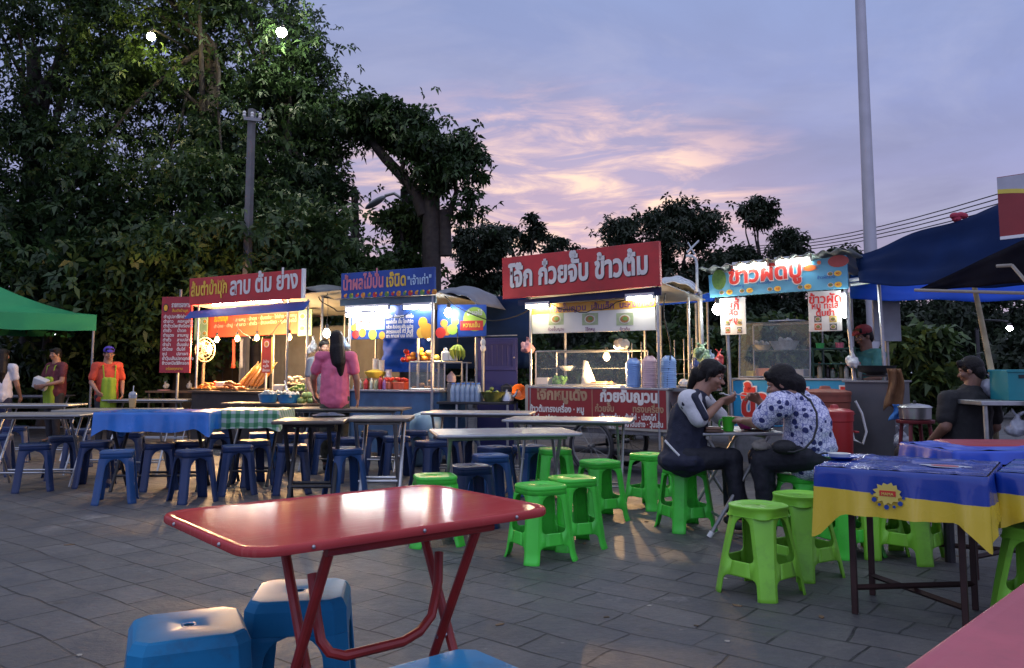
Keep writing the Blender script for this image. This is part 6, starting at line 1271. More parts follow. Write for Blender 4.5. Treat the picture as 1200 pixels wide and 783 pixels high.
bag(GX(1055, 7.9, P(1055, 526, 7.9).z), (.12, .09, .24), mat('grey_bag', (.36, .38, .44), .35, 0, .15, 9, .5, trans=.15), 'greyish plastic bag hanging low beside the grey stove counter', seed=41)
t = thing('cooking_pot', 'aluminium cooking pot on a red stool like stand by the seated man', 'pot', GX(1070, 7.6, P(1070, 492, 7.6).z)); k = MB(); k.lathe([(.12, 0), (.135, .01), (.14, .11), (.15, .115), (.145, .12), (.12, .135), (.02, .15)], n=22); k.build('body', steel, t); k = MB(); k.ell((0, 0, .16), .018, 8); k.build('knob', black, t)
pz = P(1070, 492, 7.6).z; t = thing('pot_stand', 'dark red round stand under the aluminium pot', 'stand', GX(1070, 7.6)); k = MB(); k.lathe([(.16, pz - .03), (.165, pz - .02), (.165, pz)], n=20); k.build('top', mat('dark_red_plastic', (.16, .02, .025), .5), t)
for i in range(4): a = R(45 + 90 * i); k = MB(); k.tube([(.19 * math.cos(a), .19 * math.sin(a), 0), (.12 * math.cos(a), .12 * math.sin(a), pz - .03)], .018, 8); k.build('leg', mat('dark_red_plastic', (0, 0, 0)), t)
t = thing('notice_board', 'blank pale board on a post behind the man in red cap', 'board', GX(1042, 9.4)); bz0, bz1 = P(1042, 400, 9.4).z, P(1042, 352, 9.4).z; box2(-.16, .15, -.015, .015, bz0, bz1).build('panel', mat('pale_panel', (.34, .36, .40), .5), t, bevel=.003); post(t, .0, .03, 0, bz1 + .05, pipe, .022)
# ---------------------------------------------------------------- blue tarpaulins and stall at the far side
sheet('tarpaulin', 'large navy tarpaulin sloping up with a red knot on its upper edge', [P(1002, 300, 8.8), P(1215, 226, 7.7), P(1225, 335, 7.2), P(1008, 334, 8.3)], navy_t, 20, 12, .05, .02)
sheet('tarpaulin', 'bright blue tarpaulin strip glowing beneath the navy one', [P(996, 322, 9.6), P(1215, 316, 9.2), P(1215, 352, 8.9), P(996, 352, 9.2)], blue_t, 16, 8, .03, .015)
sheet('tarpaulin', 'dark flap of tarpaulin drooping to a point in front of the navy one', [P(1072, 341, 7.5), P(1210, 276, 6.6), P(1216, 330, 6.5), P(1090, 341, 7.4)], mat('black_blue_tarp', (.004, .005, .012), .85, 0, .2, spec=.1), 14, 8, .03, .01)
k = MB(); [k.ell((random.uniform(-.05, .05), 0, random.uniform(-.01, .03)), (.05, .04, .035), 8) for _ in range(5)]; one(k, 'cloth_knot', mat('red_rag', (.34, .03, .06), .8), 'red rag knotted at the upper edge of the navy tarpaulin', 'rag', P(1122, 256, 8.2) + Vector((0, -.02, 0)))
t = thing('leaning_pole', 'leaning bamboo pole propping up the navy tarpaulin', 'pole', (0, 0, 0)); gp = G(1170, 560); a = P(1127, 262, 8.75); k = MB(); k.tube([Vector((gp.x, gp.y, 0)), P(1163, 440, 7.6), P(1138, 317, 8.45), a], .022, 9, [.03, .028, .025, .022]); k.build('shaft', mat('bamboo_pole', (.30, .25, .15), .6, 0, .3, 6), t)
for p0_, p1_, lb in ((P(1072, 340, 7.45), P(1215, 344, 6.6), 'thin pole along the lower edge of the drooping dark flap'), (P(1168, 312, 6.6), P(1186, 311, 6.5), 'short pale pole end sticking out beyond the drooping flap'), (P(1186, 311, 6.5), P(1215, 345, 6.3), 'pale slanting strut above the turquoise crate')):
    k = MB(); k.tube([p0_, p1_], .014, 8); one(k, 'pole', mat('pale_wood', (.30, .28, .24), .6), lb, 'pole')
pts_ = [P(1168, 208, 6.4), P(1240, 197, 6.2), P(1240, 272, 6.2), P(1172, 280, 6.4)]; t = thing('sign_board', 'red and white sign with a yellow curve cut off by the picture edge', 'sign', pts_[3]); o_ = Vector(pts_[3]); k = MB()
fr_ = [p - o_ for p in pts_]; bkv = Vector((.03, .05, 0)); k.add(fr_ + [p + bkv for p in fr_], [(0, 1, 2, 3), (7, 6, 5, 4), (0, 4, 5, 1), (1, 5, 6, 2), (2, 6, 7, 3), (3, 7, 4, 0)]); k.build('panel', mat('sign_red_dim', (.24, .02, .02), .5, 0, .2, 4), t, smooth=0)
def on(u, v, e): return (fr_[0].lerp(fr_[1], u)).lerp(fr_[3].lerp(fr_[2], u), v) - bkv * e
k = MB(); n = 12; k.m = 0; k.add([on(i / n, 0.01, .05) for i in range(n + 1)] + [on(i / n, .20 + .22 * (i / n) - .05 * math.sin(i / n * 3), .05) for i in range(n + 1)], [(i, i + 1, n + 2 + i, n + 1 + i) for i in range(n)])
k.m = 1; k.add([on(i / n, .20 + .22 * (i / n) - .05 * math.sin(i / n * 3), .06) for i in range(n + 1)] + [on(i / n, .27 + .22 * (i / n) - .05 * math.sin(i / n * 3), .06) for i in range(n + 1)], [(i, i + 1, n + 2 + i, n + 1 + i) for i in range(n)])
k.build('print', [mat('sign_white', (.38, .38, .42), .5), mat('sign_yellow', (.6, .48, .06), .5)], t, smooth=0)
k = MB(); k.add([on(0, .97, .1), on(1, .97, .1), on(1, 1.02, .1), on(0, 1.02, .1)], [(0, 1, 2, 3)]); k.build('trim', white, t, smooth=0, solid=.01)
k = MB(); k.tube([on(.5, 1, -.5), Vector((on(.5, 1, -.5).x, on(.5, 1, -.5).y + .1, -o_.z))], .03, 8); k.build('post', pipe, t)
q = P(1205, 470, 6.5); t = thing('side_counter', 'steel topped counter at the picture edge holding a turquoise crate', 'counter', (q.x, q.y, 0), R(-4)); box2(-.38, .5, -.05, .55, q.z - .035, q.z).build('top', alu, t, bevel=.004)
for x in (-.33, .45):
    for y in (0, .5): post(t, x, y, 0, q.z - .035, pipe, .018, 'leg')
t = thing('crate', 'turquoise plastic crate on the steel topped counter', 'crate', (q.x + .1, q.y + .2, q.z + .001), R(-6)); cm_ = mat('turquoise_plastic', (.02, .24, .27), .4, 0, .1, 4); k = MB()
for a in (-1, 1): k.box((a * .19, 0, .12), (.012, .30, .24)); k.box((0, a * .15, .12), (.392, .012, .24))
k.box((0, 0, .008), (.37, .29, .014)); k.build('body', cm_, t, bevel=.003); k = MB()
for a in (-1, 1): k.box((0, a * .159, .235), (.41, .012, .022))
k.build('rim', cm_, t, bevel=.003); k = MB(); k.box((-.06, -.158, .19), (.11, .006, .028)); k.build('handle_slot', black, t)
bag(q + Vector((-.02, .45, .001)), (.10, .08, .24), mat('grey_bag', (0, 0, 0)), 'pale bag slumped behind the turquoise crate', seed=51); bag(q + Vector((-.1, .02, -.28)), (.1, .08, .22), mat('grey_bag', (0, 0, 0)), 'pale bag hanging below the steel topped counter', seed=53)
q = G(1185, 522, .72); t = thing('food_tray', 'red plastic crate lid beyond the plain blue cloth', 'tray', (q.x, q.y + .25, .5), R(-3)); box2(-.24, .4, -.2, .2, .1, .22).build('body', mat('red_tray', (.32, .02, .025), .4), t, bevel=.02); 
t = thing('low_bench', 'dark bench under the red plastic crate lid', 'bench', (q.x, q.y + .25, 0), R(-3)); box2(-.3, .5, -.22, .22, .56, .597).build('top', wood, t)
for x in (-.25, .45): post(t, x, 0, 0, .56, dark, .03, 'leg')
# ---------------------------------------------------------------- green canopy tent
TA = R(27); cc_ = GX(110, 14); HX = 2.2; cn = cc_ - Vector((math.cos(TA), math.sin(TA), 0)) * HX + Vector((-math.sin(TA), math.cos(TA), 0)) * 1.5; gt = thing('canopy_tent', 'bright green canopy tent with scalloped valance at the picture edge', 'canopy tent', cn, TA); gmt = mat('green_canvas', (.012, .24, .085), .6, 0, .1, 2, .2)
ze = P(110, 369, 14).z; zl = P(110, 388, 14).z; ap = 3.0
def tent(u, v):
    a = u * 2 * math.pi; dx, dy = math.cos(a), math.sin(a); m_ = max(abs(dx), abs(dy)); r = 1 - v; x, y = dx / m_ * HX * r, dy / m_ * 1.5 * r
    return (x, y, ze + (ap - ze) * (v ** 1.55))
k = MB(); k.grid(tent, 64, 10); k.build('roof', gmt, gt, smooth=30)
k = MB(); ring = [(HX, -1.5), (HX, 1.5), (-HX, 1.5), (-HX, -1.5)]
for i in range(4):
    a, b_ = ring[i], ring[(i + 1) % 4]; k.grid(lambda u, v: (a[0] + (b_[0] - a[0]) * u, a[1] + (b_[1] - a[1]) * u, ze - (ze - zl) * v + .008 * math.sin(u * 40) * v), 24, 3)
k.build('valance', gmt, gt, smooth=0, solid=.004)
for x, y in ring: post(gt, x * .985, y * .985, 0, ze, pipe, .02, 'leg')
q = P(65, 393, 15.5); bulb(q, 'faint lamp hanging deep under the green canopy tent', glow('faint_lamp', (.9, .95, 1), 6), .02, .3)

for i, (a, b_, sg, lb) in enumerate(((S1.w(S1.len, .3, 2.2), S2.w(.0, .3, 2.05), .14, 'black cable sagging between larb stall and smoothie stall roofs'), (S2.w(S2.len, .2, 2.1), S3.w(.4, .3, 2.06), .3, 'black cable sagging between smoothie stall and noodle cart'), (S3.w(2.15, .5, 2.1), S4.w(.0, .2, 2.2), .12, 'black cable strung from noodle cart to rice stall roof'), (S3.w(2.18, .12, 2.0), S3.w(2.2, .2, .2), -.0, 'grey power cord running down the end post of the noodle cart'))):
    k = MB(); k.tube([a.lerp(b_, j / 14) - Vector((.03 * math.sin(j), 0, sg * math.sin(math.pi * j / 14))) for j in range(15)], .008, 6); one(k, 'cable', rope, lb, 'cable')
for i in range(26):
    q = G(random.uniform(60, 1150), random.uniform(555, 770)); k = MB(); n = random.randint(5, 8); k.slab([(random.uniform(.5, 1) * .022 * math.cos(2 * math.pi * j / n) * (1 + .8 * (i % 3 == 0)), random.uniform(.4, 1) * .016 * math.sin(2 * math.pi * j / n)) for j in range(n)], .001, .004)
    one(k, 'dry_leaf', mat('dry_leaf%d' % (i % 3), ((.16, .10, .05), (.08, .055, .03), (.30, .28, .24))[i % 3], .8), 'small dry leaf or paper scrap lying flat on the paving', 'litter', q, random.random() * 6, 'scraps scattered on the paving', smooth=0)

for (px, py, d, r_, mm, lb, sd_) in ((366, 405, 11.4, (.10, .08, .26), wbag, 'white carrier bag hanging from the end post of the larb stall', 71), (619, 405, 10.1, (.10, .08, .24), mat('pinkish_bag', (.45, .22, .24), .4, 0, .2, 9, .4, trans=.1), 'pinkish carrier bag hanging from the first post of the noodle cart', 73), (404, 402, 10.9, (.09, .08, .2), mat('pale_blue_bag', (0, 0, 0)), 'pale blue bag hanging beside the smoothie menu banner', 75), (1000, 420, 8.45, (.08, .07, .2), wbag, 'white carrier bag tied on the rice stall post by the cook', 77), (842, 418, 9.4, (.08, .07, .2), mat('red_bag', (.40, .04, .04), .4, 0, .2, 9, .4), 'red carrier bag hanging under the first rice poster', 79)):
    bag(GX(px, d, P(px, py, d).z - .1), r_, mm, lb, seed=sd_)
for (S_, t_, y_, z0_, z1_, lb) in ((S1, .9, .5, 2.0, 1.62, 'loose black wire drooping under the larb stall roof'), (S2, .7, .05, 2.0, 1.82, 'loose black wire drooping over the smoothie tubes'), (S3, 1.2, .05, 1.98, 1.84, 'loose black wire drooping over the noodle banner')):
    k = MB(); k.tube([S_.w(t_ - .6 + 1.2 * j / 12, y_, z0_ - (z0_ - z1_) * math.sin(math.pi * j / 12) + .02 * math.sin(j * 2)) for j in range(13)], .006, 5); one(k, 'cable', rope, lb, 'cable')
# ================================================================ people
skin = mat('skin_tan', (.30, .155, .10), .5, 0, .1, 12, .1); hair = mat('black_hair', (.010, .008, .008), .5, 0, .3, 40, .5, bscale=90, spec=.2); skin_d = mat('skin_dark', (.20, .10, .065), .5, 0, .1, 12)
class Fig:
    """head frame: f forward, u up, r side; the body is one remeshed surface"""
    def __init__(s, label, loc, group=None): s.o = thing('person', label, 'person', loc, 0, group); s.L = Vector(loc); s.k = MB(Matrix.Translation(-s.L))
    def part(s, name, m, vox=.007, sm=4):
        k = MB(Matrix.Translation(-s.L)); return k, (lambda: blob(name, k, m, s.o, vox, sm))
    def head(s, c, f, u=(0, 0, 1), h=.225, neck=None):
        c = Vector(c); f = Vector(f).normalized(); u = Vector(u); u = (u - f * u.dot(f)).normalized(); r = f.cross(u); s.hc, s.f, s.u, s.r, s.hh = c, f, u, r, h
        q = Matrix((r, f, u)).transposed(); e = q.to_euler(); k = s.k; A = lambda x, y, z: c + r * x * h + f * y * h + u * z * h; s.A = A; s.e = e
        k.ell(A(0, -.04, .12), (.335 * h, .40 * h, .37 * h), 18, e); k.ell(A(0, .09, -.12), (.27 * h, .27 * h, .34 * h), 16, e); k.ell(A(0, .17, -.36), (.16 * h, .13 * h, .12 * h), 12, e)
        k.cap(A(0, .33, .0), A(0, .43, -.13), .035 * h, .055 * h, 8); k.ell(A(.045, .385, -.14), .04 * h, 8); k.ell(A(-.045, .385, -.14), .04 * h, 8)
        for a in (-1, 1): k.ell(A(a * .345, -.02, -.05), (.045 * h, .08 * h, .13 * h), 10, e); k.ell(A(a * .19, .27, -.12), (.10 * h, .09 * h, .09 * h), 10, e); k.cap(A(a * .07, .345, .055), A(a * .21, .30, .06), .035 * h, .03 * h, 8)
        k.cap(A(-.06, .355, -.255), A(.06, .355, -.255), .03 * h, .03 * h, 8); k.cap(A(-.05, .35, -.30), A(.05, .35, -.30), .033 * h, .033 * h, 8)
        if neck is not None: k.cap(A(0, -.08, -.25), neck, .062, .066)
    def face(s):
        A, h = s.A, s.hh
        for a in (-1, 1):
            k = MB(Matrix.Translation(-s.L)); k.ell(A(a * .135, .315, -.005), (.052 * h, .03 * h, .026 * h), 10, s.e); k.build('eye', mat('eye_white', (.55, .52, .5), .3), s.o, smooth=60)
            k = MB(Matrix.Translation(-s.L)); k.ell(A(a * .135, .335, -.005), (.024 * h, .016 * h, .024 * h), 10, s.e); k.build('iris', black, s.o, smooth=60)
            k = MB(Matrix.Translation(-s.L)); k.cap(A(a * .07, .365, .085), A(a * .21, .325, .09), .013 * h, .010 * h, 6); k.build('eyebrow', hair, s.o, smooth=60)
        k = MB(Matrix.Translation(-s.L)); k.cap(A(-.085, .365, -.278), A(.085, .365, -.278), .020 * h, .020 * h, 8); k.build('mouth', mat('lips', (.28, .08, .07), .45), s.o, smooth=60)
    def arm(s, sh, el, wr, hand, r=(.05, .042, .036, .027)):
        k = s.k; k.cap(sh, el, r[0], r[1]); k.cap(el, Vector(el).lerp(Vector(wr), .3), r[1] * .95, r[2] * 1.08); k.cap(Vector(el).lerp(Vector(wr), .3), wr, r[2] * 1.08, r[3])
        s.hand(wr, hand)
    def hand(s, wr, d, palm=None, curl=.5, side=1):
        """palm, four unequal bent fingers and a thumb leaving the palm's side"""
        k = s.k; wr = Vector(wr); d = Vector(d).normalized(); n = Vector(palm) if palm is not None else Vector((0, 0, -1)); n = (n - d * n.dot(d)); n = n.normalized() if n.length > .05 else Vector((1, 0, 0)); t = d.cross(n) * side
        for o_ in (-.024, -.008, .008, .024): k.cap(wr + t * o_ * .6, wr + d * .078 + t * o_, .015, .0125, 8)
        for i, (o_, l) in enumerate(((-.030, .058), (-.010, .070), (.010, .066), (.029, .050))):
            b_ = wr + d * .082 + t * o_; m1 = b_ + (d * math.cos(curl) + n * math.sin(curl)) * l * .5; m2 = m1 + (d * math.cos(curl * 2) + n * math.sin(curl * 2)) * l * .33; m3 = m2 + (d * math.cos(curl * 2.7) + n * math.sin(curl * 2.7)) * l * .25
            k.cap(b_ - d * .01, m1, .0095, .0085, 7); k.cap(m1, m2, .0085, .008, 7); k.cap(m2, m3, .008, .0065, 7)
        b_ = wr + d * .022 - t * .028; m1 = b_ - t * .026 + d * .028 + n * .008; m2 = m1 + d * .030 + n * .016 - t * .002; k.cap(b_, m1, .0125, .0105, 7); k.cap(m1, m2, .0105, .008, 7)
    def done(s, m=skin, vox=.006): return blob('body', s.k, m, s.o, vox, 3)
def V3(px, py, d): return P(px, py, d)
# ---- schoolgirl in navy and white jacket, seated, eating
d0 = 5.93; g1 = Fig('seated schoolgirl in navy jacket with white sleeves lifting food to her mouth', GX(803, d0)); k = g1.k
hc = V3(834, 440, d0); neck = V3(820, 463, d0 + .01); g1.head(hc, (.86, -.42, -.30), (.15, 0, 1), .225, neck)
pel = V3(805, 529, d0); chest = V3(808, 487, d0); shR, shL = V3(808, 471, d0 - .15), V3(824, 470, d0 + .16)
elR, wrR = V3(822, 494, d0 - .20), V3(846, 470, d0 - .05); elL, wrL = V3(848, 492, d0 + .2), V3(868, 492, d0 + .10)
k.cap(pel, chest, .105, .095); k.cap(chest, neck - Vector((0, 0, .03)), .095, .05); k.cap(shR, shL, .055, .055)
g1.k.cap(shR, elR, .048, .038); k.cap(elR, elR.lerp(wrR, .35), .038, .034); k.cap(elR.lerp(wrR, .35), wrR, .034, .024); g1.hand(wrR, (.75, .1, .15), (-.1, .6, .5), .55)
k.cap(shL, elL, .048, .038); k.cap(elL, wrL, .037, .024); g1.hand(wrL, (.9, -.3, -.05), (0, -.5, -.6), .6, -1)
hipR, hipL = V3(806, 537, d0 - .09), V3(806, 536, d0 + .09); knR, knL = V3(858, 538, d0 - .05), V3(858, 537, d0 + .12); anR, anL = V3(868, 607, d0 - .05), V3(858, 601, d0 + .16)
for h_, n_, a_ in ((hipR, knR, anR), (hipL, knL, anL)): k.cap(h_, n_, .075, .055); k.cap(n_, n_.lerp(a_, .35), .055, .055); k.cap(n_.lerp(a_, .35), a_, .055, .035); k.cap(a_ + Vector((0, 0, -.03)), a_ + Vector((.13, -.03, -.055)), .033, .024)
g1.done(); g1.face()
kk, fin = g1.part('jacket', mat('navy_jersey', (.010, .013, .032), .75, 0, .15, 25, .3), .009)
kk.cap(pel + Vector((-.02, 0, -.03)), chest, .15, .135); kk.cap(chest, V3(817, 468, d0), .13, .08); kk.cap(shR, shL, .075, .075); kk.cap(V3(800, 525, d0), V3(807, 482, d0), .13, .105); kk.ell(pel + Vector((-.02, 0, -.06)), (.19, .20, .10)); fin()
wsl = mat('white_jersey', (.58, .58, .60), .7, 0, .06, 20, .3)
for sh_, el_, sgn in ((shR, elR, -1), (shL, elL, 1)):
    kk, fin = g1.part('sleeve', wsl, .008); e_ = sh_.lerp(el_, .80); kk.cap(sh_ + Vector((-.005, 0, .008)), e_, .074, .064); kk.cap(sh_ + Vector((0, 0, .01)), neck.lerp(sh_, .55), .075, .06); sl_ = fin()
    kk, fin = g1.part('sleeve_stripe', mat('navy_jersey', (0, 0, 0)), .006, 2); off = Vector((.02, sgn * .062, .035)); kk.cap(neck.lerp(sh_, .5) + Vector((.01, sgn * .03, .045)), sh_ + off, .026, .028); kk.cap(sh_ + off, e_ + Vector((.03, sgn * .055, .005)), .028, .026); fin()
k_ = MB(Matrix.Translation(-g1.L)); k_.tube([V3(779, 516, d0 - .17), V3(788, 526, d0 - .185), V3(796, 534, d0 - .19)], .008, 8); k_.build('piping', white, g1.o)
kk, fin = g1.part('collar', mat('undershirt', (.42, .42, .42), .7)); kk.cap(neck + Vector((.03, -.06, -.03)), neck + Vector((.07, -.03, -.08)), .03, .03); kk.cap(neck + Vector((.03, .06, -.03)), neck + Vector((.07, .0, -.08)), .03, .03); fin()
navyp = mat('black_trousers', (.010, .011, .018), .75, 0, .2, 20, .3)
kk, fin = g1.part('trousers', navyp, .009)
for h_, n_, a_ in ((hipR, knR, anR), (hipL, knL, anL)): kk.cap(h_, n_, .088, .068); kk.cap(n_, n_.lerp(a_, .9), .074, .055)
kk.ell((hipR + hipL) / 2 + Vector((-.02, 0, 0)), (.15, .17, .09)); fin()
for a_ in (anR, anL):
    kk, fin = g1.part('shoe', mat('dark_shoe', (.03, .03, .035), .5), .006); kk.cap(a_ + Vector((-.03, 0, -.048)), a_ + Vector((.14, -.03, -.054)), .036, .03); fin()
def hair_cap(g, extra=None, m=hair, fringe=True):
    kk, fin = g.part('hair', m, .006, 2); A, h = g.A, g.hh
    kk.ell(A(0, -.08, .15), (.375 * h, .43 * h, .385 * h), 18, g.e); kk.ell(A(0, -.26, -.08), (.33 * h, .24 * h, .34 * h), 14, g.e)
    for a in (-1, 1): kk.cap(A(a * .31, .05, .18), A(a * .34, -.06, -.02), .06 * h, .035 * h)
    if fringe: kk.cap(A(-.2, .27, .33), A(.2, .27, .33), .10 * h, .10 * h); kk.cap(A(-.25, .27, .24), A(-.05, .34, .22), .055 * h, .05 * h); kk.cap(A(.05, .34, .22), A(.25, .27, .24), .05 * h, .055 * h)
    if extra: extra(kk)
    return fin()
hair_cap(g1, lambda kk: (kk.cap(g1.A(0, -.45, -.1), g1.A(-.05, -.55, -.55), .055, .03), kk.cap(g1.A(.33, .0, .1), g1.A(.34, -.05, -.22), .022, .010)))
k_ = MB(); a_ = wrR + Vector((.09, .03, .035)); k_.tube([a_ + Vector((.02, -.02, -.01)), a_ + Vector((-.06, .02, .012))], .005, 8); k_.ell(a_ + Vector((-.075, .026, .016)), (.022, .014, .006)); one(k_, 'spoon', steel, 'steel spoon in the lifted hand of the schoolgirl', 'spoon')
# ---- woman in floral shirt, seated, seen from behind
d1 = 5.55; g2 = Fig('seated woman in white and blue floral shirt with dark hair bun, seen from behind', GX(936, d1 + .05)); k = g2.k
hc = V3(915, 448, d1 + .02); neck = V3(926, 466, d1); g2.head(hc, (-.90, .36, -.35), (-.15, 0, 1), .235, neck)
pel = V3(948, 528, d1 + .05); chest = V3(941, 492, d1); shL, shR = V3(912, 475, d1 - .12), V3(937, 470, d1 + .18); elL, wrL = V3(889, 496, d1 - .02), V3(873, 494, d1 + .25)
elR, wrR = V3(905, 492, d1 + .35), V3(890, 470, d1 + .34)
k.cap(pel, chest, .105, .10); k.cap(chest, neck - Vector((0, 0, .04)), .095, .05); k.cap(shL, shR, .055, .055)
k.cap(shL, elL, .054, .046); k.cap(elL, wrL, .044, .026); g2.hand(wrL, (-.5, .8, .1), (.1, .3, -.9), .5); k.cap(shR, elR, .05, .04); k.cap(elR, wrR, .038, .026); g2.hand(wrR, (-.7, -.1, .35), (-.2, -.7, -.5), .7, -1)
hipL, hipR = V3(942, 536, d1 - .04), V3(948, 534, d1 + .16); knL, knR = V3(893, 540, d1 + .12), V3(890, 537, d1 + .32); anL, anR = V3(899, 610, d1 + .14), V3(905, 603, d1 + .3)
for h_, n_, a_ in ((hipL, knL, anL), (hipR, knR, anR)): k.cap(h_, n_, .085, .062); k.cap(n_, n_.lerp(a_, .35), .06, .06); k.cap(n_.lerp(a_, .35), a_, .06, .036); k.cap(a_ + Vector((0, 0, -.03)), a_ + Vector((-.13, .03, -.05)), .033, .024)
g2.done(); g2.face()
def floral():
    m = mat('floral_print', (.66, .66, .80), .7, 0, .05, 20, .35, bscale=8); nt = m.node_tree; N = nt.nodes.new; L = nt.links.new; p = nt.nodes['Principled BSDF']; tc = N('ShaderNodeTexCoord')
    wn = N('ShaderNodeTexNoise'); wn.inputs['Scale'].default_value = 14; L(tc.outputs['Object'], wn.inputs['Vector']); wv = N('ShaderNodeVectorMath'); wv.operation = 'MULTIPLY_ADD'; L(wn.outputs[1], wv.inputs[0]); wv.inputs[1].default_value = (.02, .02, .02); L(tc.outputs['Object'], wv.inputs[2])
    def vor(sc, feat): v = N('ShaderNodeTexVoronoi'); v.inputs['Scale'].default_value = sc; v.feature = feat; v.inputs['Randomness'].default_value = .75; L(wv.outputs[0], v.inputs['Vector']); return v
    def M(op, a, b): q = N('ShaderNodeMath'); q.operation = op; [L(v, q.inputs[i]) if not isinstance(v, (int, float)) else setattr(q.inputs[i], 'default_value', v) for i, v in enumerate((a, b))]; return q.outputs[0]
    def mix(f, a, b): x = N('ShaderNodeMix'); x.data_type = 'RGBA'; L(f, x.inputs[0]); L(a, x.inputs[6]); x.inputs[7].default_value = (*b, 1); return x.outputs[2]
    a = vor(21, 'F1'); e = vor(33, 'DISTANCE_TO_EDGE'); b_ = vor(40, 'F1'); base = p.inputs['Base Color'].links[0].from_socket
    c = mix(M('MULTIPLY', M('LESS_THAN', e.outputs['Distance'], .055), .75), base, (.09, .11, .36)); ring = M('MULTIPLY', M('GREATER_THAN', b_.outputs['Distance'], .38), M('LESS_THAN', b_.outputs['Distance'], .50)); c = mix(M('MULTIPLY', ring, .55), c, (.14, .17, .42))
    sx = N('ShaderNodeSeparateColor'); L(a.outputs['Color'], sx.inputs[0]); pick = M('GREATER_THAN', sx.outputs[0], .45); c = mix(M('MULTIPLY', pick, M('LESS_THAN', a.outputs['Distance'], .40)), c, (.018, .025, .12)); L(c, p.inputs['Base Color']); return m
fl = floral(); kk, fin = g2.part('shirt', fl, .009)
kk.cap(V3(948, 533, d1 + .06), chest + Vector((.03, 0, 0)), .175, .15); kk.cap(chest + Vector((.01, 0, 0)), V3(932, 474, d1), .145, .09); kk.cap(shL, shR, .088, .082); kk.cap(V3(958, 522, d1 + .02), V3(946, 482, d1), .125, .115)
kk.cap(shL + Vector((0, 0, .0)), shL.lerp(elL, .72), .08, .075); kk.cap(shR, shR.lerp(elR, .7), .09, .08); fin()
kk, fin = g2.part('trousers', navyp, .009)
for h_, n_, a_ in ((hipL, knL, anL), (hipR, knR, anR)): kk.cap(h_, n_, .096, .076); kk.cap(n_, n_.lerp(a_, .9), .08, .06)
kk.ell((hipL + hipR) / 2 + Vector((.03, 0, 0)), (.17, .2, .1)); fin()
for a_ in (anL, anR):
    kk, fin = g2.part('shoe', mat('dark_shoe', (0, 0, 0)), .006); kk.cap(a_ + Vector((.03, 0, -.048)), a_ + Vector((-.14, .03, -.054)), .036, .03); fin()
hair_cap(g2, lambda kk: (kk.ell(V3(934, 452, d1 - .0), (.062, .06, .075), 14), kk.cap(V3(919, 446, d1), V3(932, 449, d1), .085, .068), kk.cap(V3(932, 450, d1), V3(938, 462, d1), .05, .03)))
k_ = MB(); k_.tube([V3(939, 461, d1 - .10), V3(950, 470, d1 - .16), V3(957, 484, d1 - .19), V3(957.5, 500, d1 - .20), V3(953, 515, d1 - .20), V3(943, 526, d1 - .20), V3(930, 530, d1 - .18), V3(918, 529, d1 - .12)], .007, 8); t = thing('shoulder_bag', 'black shoulder bag with long thin strap across the floral shirt', 'bag', g2.L); k_.M = Matrix(); o = k_.build('strap', black, t); o.matrix_parent_inverse = Matrix.Translation(-g2.L)
k_ = MB(Matrix.Translation(-g2.L)); k_.ell(V3(919, 524, d1 - .10), (.085, .06, .05), 14); blob('pouch', k_, mat('black_cloth_bag', (.012, .012, .014), .7, 0, .2, 20, .4), t, .008)
bag(V3(893, 528, d1 + .14), (.10, .08, .11), mat('beige_tote', (.22, .20, .17), .7, 0, .3, 12, .4), 'crumpled beige tote bag on the lap under the small grey table', 'tote bag', False, 61)
k_ = MB(); a_ = wrR + Vector((-.07, 0, .03)); k_.tube([a_, a_ + Vector((-.1, .01, .02))], .004, 8); k_.ell(a_ + Vector((-.115, .012, .023)), (.022, .014, .006)); one(k_, 'spoon', steel, 'steel spoon held up by the woman in floral shirt', 'spoon')
